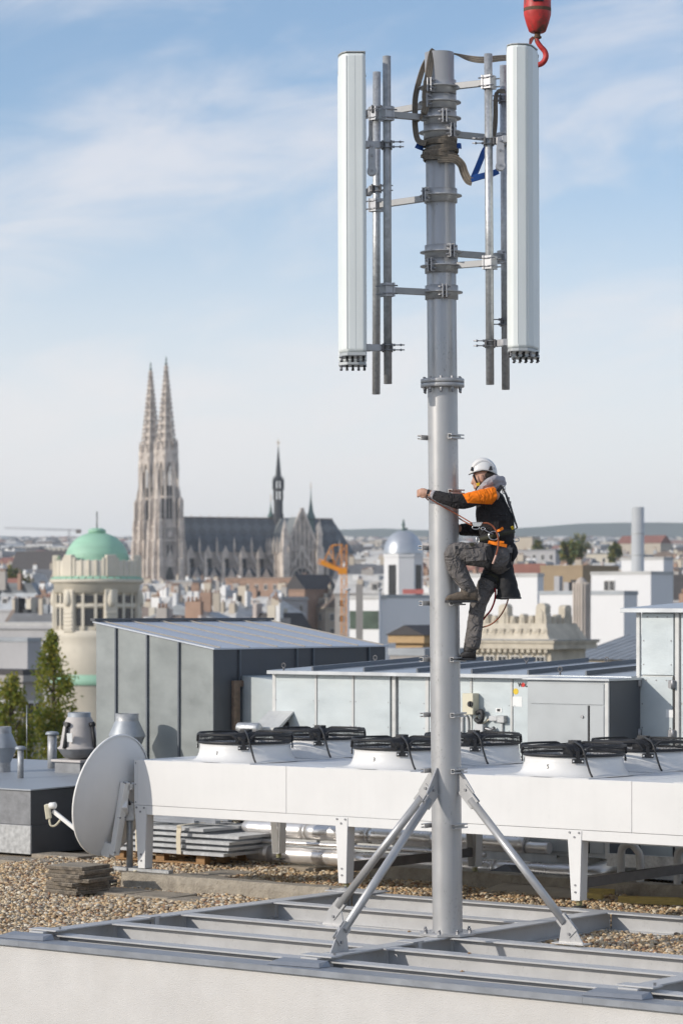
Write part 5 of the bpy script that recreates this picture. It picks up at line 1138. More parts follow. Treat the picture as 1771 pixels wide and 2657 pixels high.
# odds under the unit at the right
t = thing('covering_sheet','crumpled dark sheet tented over something under the unit','sheet',world_on(1290,2300,GZ),TH)
b = MB(); b.add([(-.5,.0,.01),(.55,-.05,.01),(.6,.5,.01),(-.45,.55,.01),(-.05,.22,.23),(.05,.35,.22)],[(0,1,4),(1,2,5,4),(2,3,5),(3,0,4,5)]); b.build('sheet','sheet_dark',t)
b = MB(); b.obox((0,0,.03),(.62,.05,0),(-.02,.27,.02),(0,0,.006)); o = b.build('loose_board','board',None,.002); o.location=world_on(1400,2318,GZ); o.rotation_euler=(.03,0,TH); tag(o,'pale weathered board with pebbles on it under the unit','board')
for k,(px,py,l,w_,lb) in enumerate(((1725,2348,1.0,.10,'yellowish timber batten lying on gravel at the right edge'),(1560,2325,.28,.09,'short yellowish timber offcut beside the right leg'),(1540,2336,.2,.08,'small yellow timber scrap next to the right leg'))):
    b = MB(); b.box(-l/2,l/2,-w_/2,w_/2,0,.075); o = b.build('timber','timber_yellow',None,.004); o.location=world_on(px,py,GZ); o.location.z=GZ+.005; o.rotation_euler=(0,0,TH+[-.02-TH*.55,.5,.2][k]); tag(o,lb,'timber')
# ================================================================== the city beyond
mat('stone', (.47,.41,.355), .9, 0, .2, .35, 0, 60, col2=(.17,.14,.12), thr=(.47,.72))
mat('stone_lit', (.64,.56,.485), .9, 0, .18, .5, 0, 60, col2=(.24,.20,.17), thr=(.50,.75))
mat('slate', (.060,.063,.070), .6, 0, .15, .3, 0, 60)
mat('lead_green', (.10,.155,.14), .6, .1, .15, .6)
mat('copper', (.33,.56,.40), .6, 0, .12, .35, 0, 60, col2=(.40,.61,.47), thr=(.5,.8), stretch=(1,1,5))
mat('tower_stone', (.66,.60,.49), .9, 0, .08, .6, 0, 60, col2=(.44,.39,.305), thr=(.55,.85))
mat('window_glass', (.03,.032,.036), .18, 0, .3, 1.5)
mat('window_frame', (.62,.60,.56), .6, 0, .05, 3)
mat('gold', (.55,.35,.10), .4, .6, .1, 3)
mat('crane_yellow', (.80,.30,.012), .5, 0, .08, 2)
mat('soil', (.10,.10,.085), .95, 0, .3, .02)
mat('hill', (.045,.075,.05), .95, 0, .3, .002)
WALLS = ['wall_cream','wall_white','wall_grey','wall_beige','wall_rose','wall_stone']
for n, c in zip(WALLS, ((.56,.51,.42),(.70,.69,.67),(.42,.41,.41),(.47,.41,.33),(.50,.43,.39),(.36,.335,.31))): mat(n, c, .9, 0, .08, .3, 0, 60, streak=.10)
ROOFS = ['roof_red','roof_dark','roof_zinc','roof_brown','roof_slate','roof_pale']
for n, c in zip(ROOFS, ((.24,.105,.08),(.065,.06,.06),(.30,.32,.34),(.19,.15,.125),(.13,.135,.145),(.48,.47,.45))): mat(n, c, .8 if n!='roof_zinc' else .45, 0 if n!='roof_zinc' else .3, .22, .4, 0, 60, stretch=(1,1,3))
mat('firewall', (.34,.225,.165), .9, 0, .15, .5, 0, 60)
mat('white_render', (.76,.75,.74), .85, 0, .03, .2, 0, 60, streak=.05)
mat('tan_roof', (.34,.255,.165), .9, 0, .08, .5)
mat('silver_dome', (.50,.52,.545), .38, .55, .12, .5, 0, 60)
mat('chimney_metal', (.55,.555,.54), .45, .2, .05, .3)
mat('larch', (.46,.31,.16), .8, 0, .15, 1.5, 0, 60, stretch=(1,1,4))
mat('greenhouse_glass', (.07,.10,.075), .15, 0, .4, .6)
def slate_pattern():
    m = MAT['slate']; nt = m.node_tree; N = nt.nodes.new; L = nt.links.new; b = nt.nodes['Principled BSDF']
    tc = N('ShaderNodeTexCoord'); mp = N('ShaderNodeMapping'); L(tc.outputs['Object'], mp.inputs[0]); mp.inputs['Rotation'].default_value = (0,R(45),0); mp.inputs['Scale'].default_value = (.32,.0,.32)
    ch = N('ShaderNodeTexChecker'); ch.inputs['Scale'].default_value = 1.0; L(mp.outputs[0], ch.inputs['Vector']); ch.inputs[1].default_value = (.10,.115,.13,1); ch.inputs[2].default_value = (.068,.078,.09,1); L(ch.outputs[0], b.inputs['Base Color'])
slate_pattern()
def far_wall(name, col):          # walls too far off to tell the windows apart
    m = mat(name, col, .9, 0, .08, .2); nt = m.node_tree; N = nt.nodes.new; L = nt.links.new; b = nt.nodes['Principled BSDF']
    src = b.inputs['Base Color'].links[0].from_socket
    tc = N('ShaderNodeTexCoord'); sp_ = N('ShaderNodeSeparateXYZ'); L(tc.outputs['Object'], sp_.inputs[0])
    def mt(op,a,v2):
        n = N('ShaderNodeMath'); n.operation = op; L(a,n.inputs[0]) if not isinstance(a,(int,float)) else None
        if isinstance(v2,(int,float)): n.inputs[1].default_value = v2
        else: L(v2,n.inputs[1])
        return n.outputs[0]
    s_ = mt('ADD', sp_.outputs[0], sp_.outputs[1]); fx = mt('FRACT', mt('MULTIPLY', s_, 1/2.6), 0); fz = mt('FRACT', mt('MULTIPLY', sp_.outputs[2], 1/3.5), 0)
    k = mt('MULTIPLY', mt('LESS_THAN', fx, .42), mt('LESS_THAN', fz, .58))
    mx = N('ShaderNodeMix'); mx.data_type = 'RGBA'; L(k, mx.inputs[0]); L(src, mx.inputs[6]); mx.inputs[7].default_value = (.05,.05,.055,1); L(mx.outputs[2], b.inputs['Base Color'])
FARW = []
for n, c in zip(WALLS, ((.52,.48,.40),(.66,.65,.63),(.40,.39,.39),(.45,.40,.33),(.48,.42,.38),(.36,.335,.31))): far_wall('far_'+n, c); FARW.append('far_'+n)
# ------------------------------------------------------------------ terrain: street level low near the camera, rising towards the hills
TY = [-400,60,350,700,950,1150,1500,2000,2500,4000,6000,8000,9500,11000,13000]
TZs = [-24,-24,-21,-13,-9,3,10,24,38,80,132,175,225,250,150]
def terr(Y): return float(np.interp(Y, TY, TZs))
def terrain():
    vs, fs = [], []; ys = [-400,0,60,150,250,350,500,700,950,1150,1500,2000,2500,3200,4000,5000,6000,7000,8000]; nx = 25
    for y in ys:
        for i in range(nx): x = (i/(nx-1)-.5)*2*(900+abs(y)*.45); vs.append((x,y,terr(y)))
    fs = [(j*nx+i,j*nx+i+1,(j+1)*nx+i+1,(j+1)*nx+i) for j in range(len(ys)-1) for i in range(nx-1)]
    b = MB(); b.add(vs, fs, True); tag(b.build('ground','soil'), kind='structure')
    rr = random.Random(3)
    for k, (y0, base, amp, seed) in enumerate(((8200,205,20,1),(10400,258,26,5))):
        b = MB(); vs = []; n = 90
        for i in range(n+1):
            x = (i/n-.5)*2*5200; h = base+amp*(math.sin(x/900+seed)+.6*math.sin(x/370+2*seed)+.3*math.sin(x/140+seed))
            if k == 0: h += 38*max(0,min(1,(x-250)/450))-25*max(0,min(1,(-x+100)/700))
            else: h += 16*max(0,min(1,(-x)/600))
            vs += [(x,y0-900,60),(x,y0-250,h*.75),(x,y0,h),(x,y0+900,80)]
        b.add(vs,[(i*4+j,(i+1)*4+j,(i+1)*4+j+1,i*4+j+1) for i in range(n) for j in range(3)],True); tag(b.build('hills','hill'), kind='structure')
terrain()
# ------------------------------------------------------------------ houses
WIN = MB(); WIN.box(-.5,.5,-.5,.5,-.5,.5); WINM = WIN.mesh('window'); WINM.materials.append(MAT['window_glass'])
FRM = MB()
for (a,c,e,g) in ((-.60,-.5,-.6,.6),(.5,.60,-.6,.6),(-.5,.5,.5,.6),(-.5,.5,-.6,-.5),(-.035,.035,-.5,.5)): FRM.box(a,c,-.5,.5,e,g)
FRMM = FRM.mesh('window_frame'); FRMM.materials.append(MAT['window_frame'])
def window(par, x, y, z, w, h, face, frame=True):   # face 0: -y wall, 1: +x wall
    o = bpy.data.objects.new('window', WINM); COL.objects.link(o); o.parent = par; o.location = (x,y,z)
    o.scale = (w, .12, h); o.rotation_euler = (0,0,0 if face == 0 else math.pi/2)
    if frame:
        f = bpy.data.objects.new('window_frame', FRMM); COL.objects.link(f); f.parent = o; f.scale = (1, 1.9, 1)
    return o
def boxhouse(r, w, d, zb, ze, roof, rh, wm, rm, rr, wins=True, chim=2, win=(1.1,1.7), cols=None, rows=2, far=False, dormers=0, clutter=0):
    """local: corner at origin, wall along -x (lit, facing -y) and +y (side, facing +x); z relative to r"""
    b = MB(); b.box(-w,0,0,d,zb,ze); wo = b.build('wall', wm, r)
    if not far:
        b = MB(); b.box(-w-.25,.25,-.25,d+.25,ze+.002,ze+.35); b.build('cornice', wm, r); ze2 = ze+.352
    else: ze2 = ze+.002
    o_ = .35; R_ = MB()
    if roof == 'gable':      # ridge along x
        R_.add([(-w-o_,-o_,ze2),(o_,-o_,ze2),(o_,d+o_,ze2),(-w-o_,d+o_,ze2),(-w-o_,d/2,ze2+rh),(o_,d/2,ze2+rh)],[(0,1,5,4),(1,2,5),(2,3,4,5),(3,0,4),(3,2,1,0)])
    elif roof == 'gabley':   # ridge along y
        R_.add([(-w-o_,-o_,ze2),(o_,-o_,ze2),(o_,d+o_,ze2),(-w-o_,d+o_,ze2),(-w/2,-o_,ze2+rh),(-w/2,d+o_,ze2+rh)],[(0,1,4),(1,2,5,4),(2,3,5),(3,0,4,5),(3,2,1,0)])
    elif roof == 'hip':
        k = min(w,d)*.42
        R_.add([(-w-o_,-o_,ze2),(o_,-o_,ze2),(o_,d+o_,ze2),(-w-o_,d+o_,ze2),(-w+k,d/2,ze2+rh),(-k,d/2,ze2+rh)],[(0,1,5,4),(1,2,5),(2,3,4,5),(3,0,4),(3,2,1,0)])
    elif roof == 'mansard':
        k = rh*.45; z2 = ze2+rh
        R_.add([(-w,0,ze2),(0,0,ze2),(0,d,ze2),(-w,d,ze2),(-w+k,k,z2),(-k,k,z2),(-k,d-k,z2),(-w+k,d-k,z2)],[(0,1,5,4),(1,2,6,5),(2,3,7,6),(3,0,4,7),(4,5,6,7),(3,2,1,0)])
    else:
        R_.box(-w-.05,.05,-.05,d+.05,ze2,ze2+rh)
    ro = R_.build('roof', rm, r)
    if wins:
        n = cols or max(2,int(w/3.0)); m = max(1,int(d/3.4))
        for j in range(rows):
            z = ze-1.9-j*3.4
            for i in range(n): window(wo, -w+w*(i+.5)/n, .0, z, win[0], win[1], 0)
            for i in range(m): window(wo, .0, d*(i+.5)/m, z, win[0], win[1], 1)
    for k in range(chim):
        x = -rr.uniform(.1,.9)*w; y = rr.choice((.15,.5,.85))*d; t = .5 if roof in('flat','mansard') else 1-abs(y/d-.5)*2
        zz = ze2+rh*(1 if roof in ('flat','mansard') else t); cw, cl, chh = rr.uniform(.4,.7), rr.uniform(.6,2.2), rr.uniform(1.0,2.2)
        b = MB(); b.box(x-cl/2,x+cl/2,y-cw/2,y+cw/2,zz-1.2,zz+chh); c_ = b.build('chimney', rr.choice(('firewall','wall_white','wall_stone','wall_beige')), ro)
        if not far:
            for q in range(max(1,int(cl/.5))):
                b = MB(); xx = x-cl/2+cl*(q+.5)/max(1,int(cl/.5)); b.cyl((xx,y,zz+chh),(xx,y,zz+chh+.5),.13,6); b.build('chimney_pot','firewall',c_)
    if clutter:
        for k in range(clutter):
            x = -rr.uniform(.08,.92)*w; y = rr.uniform(.05,.6)*d; t = 1 if roof in ('flat','mansard') else 1-abs(y/d-.5)*2
            zz = ze2+rh*t; sx_, sy_, sz_ = rr.uniform(.4,1.5), rr.uniform(.4,1.3), rr.uniform(.4,1.4)
            b = MB(); b.box(x-sx_/2,x+sx_/2,y-sy_/2,y+sy_/2,zz-1.3,zz+sz_); nm, mm = rr.choice((('roof_hatch','wall_white'),('rooftop_unit','roof_zinc'),('parapet_block','wall_cream'),('skylight','window_glass'),('stair_head','white_render'),('roof_hatch','wall_rose')))
            b.build(nm, mm, ro)
    for k in range(dormers):
        x = -w+w*(k+.5)/dormers; y0 = rh*.12 if roof=='mansard' else d*.10; b = MB(); b.box(x-.8,x+.8,y0,y0+2.2,ze2+.3,ze2+2.2); dm = b.build('dormer', wm, ro)
        window(dm, x, y0-.0, ze2+1.25, .95, 1.2, 0)
    return wo, ro
HN = {'roof_red':'red-tiled','roof_dark':'dark-roofed','roof_zinc':'zinc-roofed','roof_brown':'brown-roofed','roof_slate':'slate-roofed','roof_pale':'pale-roofed'}
RN = {'gable':'broad-gabled','gabley':'gable-fronted','hip':'hip-roofed','mansard':'mansard','flat':'flat-topped'}
WN = {'wall_cream':'cream','wall_white':'white','wall_grey':'grey','wall_beige':'beige','wall_rose':'rosy','wall_stone':'stone-grey'}
def pytop(Y, px):
    if Y < 1120:
        p = float(np.interp(Y,[200,300,400,500,700,900,1120],[1655,1615,1578,1555,1530,1516,1508]))
        if px < 140: p -= float(np.interp(Y,[300,700,1100],[0,25,55]))
        if px > 930: p -= float(np.interp(Y,[300,500,1100],[40,50,75]))
        return p
    return float(np.interp(Y,[1120,1250,1600,2000,2500,3200,4000,5200,6500],[1470,1458,1442,1430,1418,1408,1401,1396,1390]))
def zone(px, Y):
    n = 'near' if Y < 480 else ('middle' if Y < 1000 else ('far' if Y < 1800 else 'farthest'))
    if px < 110: z = 'left of the green dome'
    elif px < 345: z = 'behind the green-domed tower'
    elif px < 520: z = 'below the church towers'
    elif px < 760: z = 'below the church nave'
    elif px < 930: z = 'round the yellow crane'
    elif px < 1120: z = 'by the silver-domed pavilion'
    elif px < 1400: z = 'behind the climber'
    elif px < 1620: z = 'left of the round chimney'
    else: z = 'right of the round chimney'
    return n, z
placed = 0
def near_rows():
    global placed
    rr = random.Random(11); n = 0
    rows = [300,350,400,455,510,570,630,700,770,850,930,1010,1085]
    for Y0 in rows:
        px = -40+rr.uniform(-40,0)
        while px < 1800:
            Y = Y0+rr.uniform(-25,25); s_ = F/Y; w = rr.uniform(6,13)*(1+Y0/2500); d = rr.uniform(7,11); wpx = w*s_*.85
            pc = px+wpx; p = pytop(Y, px+wpx/2)+rr.uniform(-12,14)
            vis = (pc > -10)
            if Y0 < 400 and 960 < pc < 1700: vis = False     # the built-by-eye block stands there
            if Y0 < 500 and 880 < pc < 1010: vis = False
            if Y0 < 600 and px < 915 and pc+d*s_*.6 > 822: vis = False
            if vis:
                zt = z_at(p, Y); roof = rr.choice(('gable','gable','hip','mansard','flat','gabley')); rh = {'gable':rr.uniform(2.6,4.5),'gabley':rr.uniform(2.6,4),'hip':rr.uniform(2.5,4),'mansard':rr.uniform(2.5,3.2),'flat':.4}[roof]
                wm = rr.choice(WALLS+['wall_white','wall_cream','wall_grey']); rm = rr.choice(['roof_red','roof_dark','roof_zinc','roof_brown','roof_slate','roof_pale','roof_zinc','roof_pale','roof_slate','roof_pale','roof_pale'])
                if roof == 'flat': rm = rr.choice(('roof_zinc','roof_pale','roof_slate'))
                nn_, zz_ = zone(pc-wpx/2, Y)
                t = thing('house', f"{WN[wm]} {HN[rm]} {RN[roof]} town house in the {nn_} rows {zz_}", 'house', ((pc-CX)*Y/F, Y, 0), TH+rr.choice((0,0,.12,-.15,.3,-.35)), 'town houses in the near rows')
                boxhouse(t, w, d, terr(Y)-2, zt-rh-.35, roof, rh, wm, rm, rr, True, rr.choice((2,3,4,5)), (1.0,1.5), None, 1 if Y > 700 else 2, False, rr.choice((0,0,3)) if roof in ('mansard','gable') else 0, rr.choice((2,3,4,5))); n += 1
            px = pc+d*s_*.45*rr.uniform(.6,1.1)
    return n
placed = near_rows()
def far_rows():
    rr = random.Random(23); n = 0; stuff = {}
    for Y0 in (1270,1400,1550,1720,1900,2120,2360,2650,2950,3300,3700,4200,4700,5300,6000,6800,7400):
        px = -30+rr.uniform(-30,0)
        while px < 1800:
            Y = Y0+rr.uniform(-50,50); s_ = F/Y; w = rr.uniform(12,30); d = rr.uniform(10,18); wpx = w*s_*.85; pc = px+wpx
            p = pytop(Y, px)+rr.uniform(-7,9)*min(1,1800/Y)+2
            hidden = 300 < pc < 900 and Y < 2400 and p > 1440
            if not (345 < pc < 800 and p > 1345) :
                zt = z_at(p, Y); roof = rr.choice(('gable','hip','flat','mansard','flat')); rh = {'gable':rr.uniform(3,5),'hip':rr.uniform(3,5),'mansard':3.2,'flat':.5}[roof]
                wi = rr.choice((0,1,1,2,3,4,5)); rm = rr.choice(['roof_red','roof_dark','roof_zinc','roof_brown','roof_slate','roof_pale','roof_dark'])
                if roof == 'flat': rm = rr.choice(('roof_zinc','roof_pale','roof_slate'))
                if Y0 < 1950:
                    nn_, zz_ = zone(pc-wpx/2, Y)
                    t = thing('house', f"{WN[WALLS[wi]]} {HN[rm]} {RN[roof]} building in the {nn_} rows {zz_}", 'house', ((pc-CX)*Y/F, Y, 0), TH+rr.uniform(-.3,.3), 'distant town houses')
                    boxhouse(t, w, d, terr(Y)-3, zt-rh, roof, rh, FARW[wi], rm, rr, False, rr.choice((0,1,2)), far=True); n += 1
                else:
                    x, y = (pc-CX)*Y/F, Y; an = TH+rr.uniform(-.3,.3); c_, s2 = math.cos(an), math.sin(an)
                    T = lambda a,b_,z: (x+a*c_-b_*s2, y+a*s2+b_*c_, z)
                    bw = stuff.setdefault(FARW[wi], MB()); br = stuff.setdefault(rm, MB()); z0, z1 = terr(Y)-4, zt-rh
                    bw.add([T(-w,0,z0),T(0,0,z0),T(0,d,z0),T(-w,d,z0),T(-w,0,z1),T(0,0,z1),T(0,d,z1),T(-w,d,z1)],[(0,1,5,4),(1,2,6,5),(2,3,7,6),(3,0,4,7),(4,5,6,7)])
                    k = 0 if roof == 'gable' else w*.25
                    if roof == 'flat': br.add([T(-w,0,z1+.1),T(0,0,z1+.1),T(0,d,z1+.1),T(-w,d,z1+.1),T(-w,0,zt),T(0,0,zt),T(0,d,zt),T(-w,d,zt)],[(0,1,5,4),(1,2,6,5),(2,3,7,6),(3,0,4,7),(4,5,6,7)])
                    else: br.add([T(-w,0,z1+.1),T(0,0,z1+.1),T(0,d,z1+.1),T(-w,d,z1+.1),T(-w+k,d/2,zt),T(-k,d/2,zt)],[(0,1,5,4),(1,2,5),(2,3,4,5),(3,0,4)])
            px = pc+d*s_*.4*rr.uniform(.5,1.1)
    # one object for the mass, with a slot per colour
    big = MB(); idx = []; mats = []
    for k, (mn, m_) in enumerate(stuff.items()):
        big.add(m_.v, m_.f); idx += [k]*len(m_.f); mats.append(MAT[mn])
    me = big.mesh('distant_city'); [me.materials.append(q) for q in mats]; me.polygons.foreach_set('material_index', idx)
    o = bpy.data.objects.new('distant_city', me); COL.objects.link(o); tag(o,'mass of far-off roofs and walls rising towards the hills','city',kind='stuff')
    return n
nf = far_rows(); print('houses', placed, nf)
# ------------------------------------------------------------------ buildings set by eye
def cblock(name, label, cat, px0, pxc, px1, pyt, Y, wm, roof='flat', rh=.3, rm='roof_zinc', th=TH, **kw):
    e1 = Vector((math.cos(th),math.sin(th))); e2 = Vector((-math.sin(th),math.cos(th))); C = Vector(((pxc-CX)*Y/F,Y)); k0,k1 = (px0-CX)/F,(px1-CX)/F
    a = (C.x-k0*C.y)/(e1.x-k0*e1.y); d = (k1*C.y-C.x)/(e2.x-k1*e2.y)
    t = thing(name,label,cat,(C.x,Y,0),th); zt = z_at(pyt,Y); rr = random.Random(int(pxc))
    kw.setdefault('wins',False); kw.setdefault('chim',0)
    wo, ro = boxhouse(t,a,d,terr(Y)-2,zt-rh-(.35 if not kw.get('far') else 0),roof,rh,wm,rm,rr,**kw)
    return t, a, d, zt, wo, ro
W_ = 'white_render'
cblock('white_building','plain white rendered building directly behind the climber\'s back','building',1150,1393,1409,1487,232,W_,rm='roof_pale',far=True)
t,a,d,zt,wo,ro = cblock('white_building','lower white building with roof terrace beside the ribbed shaft','building',1398,1492,1520,1533,226,W_,rm='roof_zinc',far=True)
for k,(x,h_) in enumerate(((-.6,.9),(-1.3,.7),(-2.2,1.2))):
    b = MB(); b.box(x-.25,x+.25,.6,1.1,zt,zt+h_); b.build('rooftop_unit','wall_grey' if k else 'rubber',ro)
t,a,d,zt,wo,ro = cblock('white_building','square white building right of the ribbed shaft with grey shaded side','building',1524,1617,1652,1533,218,W_,rm='roof_zinc',far=True)
t,a,d,zt,wo,ro = cblock('white_building','white building with a pair of green windows below the round chimney','building',1532,1687,1745,1482,262,W_,rm='roof_pale',far=True)
for px_ in (1573,1588): 
    x = -(a*(1687-px_)/(1687-1532)); window(wo,x,0,z_at(1519,262),.42,.85,0)
cblock('white_penthouse','small white roof block beside the round chimney','building',1610,1720,1745,1445,300,W_,rm='roof_pale',far=True)
cblock('grey_building','large shaded grey-violet wall below the silver dome','building',925,992,1215,1543,262,'wall_grey' if 0 else 'white_render',rm='roof_zinc',far=True)
cblock('tan_building','wide tan roofed hall behind the white buildings','building',1401,1510,1604,1466,330,'tan_roof',rm='tan_roof',far=True)
cblock('red_roof_house','small house with a bright red roof behind the climber','house',1296,1397,1420,1462,345,W_,roof='gable',rh=2.6,rm='roof_red')
cblock('grey_building','pale grey gabled house at the right picture edge','house',1700,1790,1840,1490,330,'wall_grey',roof='gable',rh=3,rm='roof_dark',wins=True,rows=1)
cblock('grey_building','flat grey panelled building at the left picture edge','building',-60,72,108,1655,205,'wall_grey',rm='roof_zinc',wins=False,far=True)
cblock('dark_building','dark flat-roofed block below the grey panelled building','building',-80,60,112,1738,150,'wall_stone',rm='roof_dark',wins=True,rows=2,win=(1.0,1.5))
cblock('brick_house','brick gabled house in front of the church choir','house',742,790,872,1490,640,'firewall',roof='gabley',rh=3.4,rm='roof_dark')
cblock('brick_wall_house','long low brick row house in front of the church nave','house',585,772,790,1497,720,'firewall',roof='flat',rm='roof_brown',wins=True,rows=1,cols=8,win=(.9,1.2))
cblock('long_roof_house','dark long-roofed house with white skylights left of the green dome','house',30,160,190,1428,900,'wall_stone',roof='gable',rh=6,rm='roof_dark')
t,a,d,zt,wo,ro = cblock('dormer_house','zinc-roofed house with a row of five dormer windows at the left','house',-30,98,125,1512,470,'wall_grey',roof='mansard',rh=4.5,rm='roof_zinc',dormers=5,chim=2)
cblock('orange_house','house with orange tiled roof at the left picture edge','house',-60,30,60,1500,500,'wall_cream',roof='gable',rh=4,rm='roof_red')
cblock('far_orange_hall','long far hall with an orange-red roof behind the round chimney','building',1600,1712,1740,1388,1750,'wall_beige',roof='gable',rh=5,rm='roof_red',far=True)
cblock('far_block','dark grey far block with vertical windows behind the climber','building',1330,1440,1470,1425,900,'wall_grey',rm='roof_slate',wins=True,rows=2)
cblock('far_block','light grey stepped far block left of the leafy roof tree','building',1335,1380,1400,1392,1100,'wall_beige',rm='roof_slate',far=True)
# wooden hut
cblock('wooden_hut','small wooden roof hut with a shallow dark gable beside the mast','hut',1026,1096,1140,1622,125,'larch',roof='gabley',rh=.45,rm='roof_dark')
cblock('low_roof','low grey flat roof below the wooden hut','building',1010,1100,1200,1683,118,'wall_stone',rm='roof_zinc',far=True)
# ribbed stone shaft
t = thing('ribbed_shaft','ribbed grey stone shaft between two white buildings','shaft',P(1507,1655,205)*1.0,TH); t.location.z = 0; zt = z_at(1515,205); hw = .46
b = MB(); b.box(-hw,hw,-hw,hw,terr(205),zt); b.build('core','stone',t)
for k in range(4):
    for s_,ax in ((-1,0),(1,1)):
        x = -hw+.12+k*.23; b = MB()
        if ax == 0: b.box(x-.05,x+.05,-hw-.09,-hw-.001,terr(205),zt+.1)
        else: b.box(hw+.001,hw+.09,x-.05,x+.05,terr(205),zt+.1)
        b.build('rib','stone_lit',t)
b = MB(); b.lathe([(hw*1.0,zt),(hw*.8,zt+.25),(hw*.3,zt+.45),(0,zt+.5)],12); b.build('cap','stone',t)
# round chimney
t = thing('round_chimney','tall round pale metal chimney above the white buildings','chimney',((1653-CX)*272/F,272,0)); zt = z_at(1316,272)
b = MB(); r_ = 16.5*272/F; b.lathe([(r_,terr(272)),(r_,zt),(r_*.86,zt),(r_*.86,zt-3)],32); b.build('flue','chimney_metal',t)
for py in (1384,1440): b = MB(); z = z_at(py,272); b.lathe([(r_*1.001,z-.04),(r_*1.03,z-.04),(r_*1.03,z+.04),(r_*1.001,z+.04)],32); b.build('joint_ring','chimney_metal',t)
# crenellated stone building, same style as the domed tower
mat('crenel_stone', (.56,.50,.40), .95, 0, .14, 1.6, 0, 60, col2=(.30,.26,.20), thr=(.52,.78))
def crenel():
    Y = 150; t = thing('crenellated_building','cream stone building with stepped crenellated parapet behind the climber','building',((1428-CX)*Y/F,Y,0),TH)
    zc, zp = z_at(1652,Y), z_at(1618,Y); L_ = 5.2; D_ = 3.4; zb = terr(Y)
    b = MB(); b.box(-L_,0,.0,D_,zb,zc-.65); wo = b.build('wall','crenel_stone',t)
    b = MB(); b.box(-L_-.1,.45,-.45,D_+.45,zc-.66,zc-.34); b.box(-L_,.55,-.55,D_+.55,zc-.34,zc-.2); b.build('cornice','crenel_stone',t)
    b = MB(); b.box(-L_,.60,-.60,D_+.60,zc-.198,zc-.17); b.build('cornice_sheet','roof_zinc',t)
    b = MB(); b.add([(-L_,-.35,zc-.168),(.1,-.35,zc-.168),(.1,D_,zc-.168),(-L_,D_,zc-.168),(-L_,.05,zp),(-.35,.05,zp),(-.35,D_-.4,zp),(-L_,D_-.4,zp)],[(0,1,5,4),(1,2,6,5),(2,3,7,6),(3,0,4,7),(4,5,6,7)]); pp = b.build('parapet','crenel_stone',t)
    rq = random.Random(5)
    def merlon(c, ax, hw_, h_, dp):
        ax = Vector(ax); ay = Vector((-ax.y,ax.x,0)); prof = [(-1.12,-.35),(1.12,-.35),(1.05,.35),(.92,.5),(.90,.82),(.70,.95),(.25,1.0),(-.3,.99),(-.72,.93),(-.9,.80),(-.94,.5),(-1.05,.35)]
        q = MB(); q.prism([(p*hw_*(1+rq.uniform(-.04,.04)),z*h_+rq.uniform(-.02,.02)) for p,z in prof],-dp,dp,lambda p,z,t_: Vector(c)+ax*p+ay*t_+Vector((0,0,zp+z))); m_ = q.build('merlon','crenel_stone',pp,.03,2)
        q = MB(); q.prism([(-.5*hw_,-.1),(.5*hw_,-.1),(.5*hw_,.55*h_),(0,.72*h_),(-.5*hw_,.55*h_)],-dp-.05,-dp+.02,lambda p,z,t_: Vector(c)+ax*p+ay*t_+Vector((0,0,zp+z))); q.build('carved_panel','crenel_stone',m_,.02)
    for x,hw_,h_ in ((-.72,.34,1.1),(-1.36,.16,.42),(-1.95,.17,.5),(-2.55,.16,.4),(-3.15,.32,1.05),(-3.75,.16,.42),(-4.3,.17,.5),(-4.9,.16,.4)): merlon((x,.35,0),(1,0,0),hw_,h_,.26)
    for y,hw_,h_ in ((1.0,.15,.4),(1.5,.15,.48),(2.3,.36,1.0)): merlon((-.60,y,0),(0,1,0),hw_,h_,.22)
    for i in range(9):
        x = -L_+.35+i*.56; q = MB(); q.lathe([(.0,.05),(.10,.04),(.17,.0),(.2,-.03)],10,fn=lambda a_,b_,c_: Vector((x+a_,-.17-c_,zc+.25+b_))); q.build('rosette','crenel_stone',pp)
        q = MB(); q.box(x+.24,x+.32,-.26,-.08,zc-.165,zc+.42); q.build('parapet_rib','crenel_stone',pp,.02)
    for i in range(14):
        x = -L_+.2+i*.37; q = MB(); q.box(x,x+.2,-.40,-.02,zc-.86,zc-.665); q.build('dentil','crenel_stone',t)
    for i in range(6): window(wo,-L_+.5+i*.82,0,zc-1.4,.5,.62,0)
    b = MB(); 
    for k in range(7):
        q = MB(); x = -L_+k*.86; q.box(x,x+.82,-.62,-.36,zc-.168,zc-.135); q.build('cornice_tile','roof_pale',t)
    t2 = thing('zinc_roof_building','pitched zinc roof right of the crenellated parapet','building',((1660-CX)*160/F,160,0),TH); zz = z_at(1712,160)
    b = MB(); b.box(-5.0,0,0,7,terr(160),zz); b.build('wall','wall_beige',t2)
    b = MB(); b.add([(-5.2,-.3,zz+.002),(.2,-.3,zz+.002),(.2,7,zz+1.35),(-5.2,7,zz+1.35),(-5.2,7,zz),(.2,7,zz)],[(0,1,2,3),(1,5,2),(0,3,4),(3,2,5,4)]); ro = b.build('roof','roof_zinc',t2)
    for k in range(9):
        x = -5+k*.62; q = MB(); q.add([(x-.02,-.29,zz+.006),(x+.02,-.29,zz+.006),(x+.02,6.9,zz+1.34),(x-.02,6.9,zz+1.34),(x-.015,-.29,zz+.05),(x+.015,-.29,zz+.05),(x+.015,6.9,zz+1.385),(x-.015,6.9,zz+1.385)],[(0,1,5,4),(1,2,6,5),(2,3,7,6),(3,0,4,7),(4,5,6,7)]); q.build('roof_seam','roof_pale',ro)
crenel()
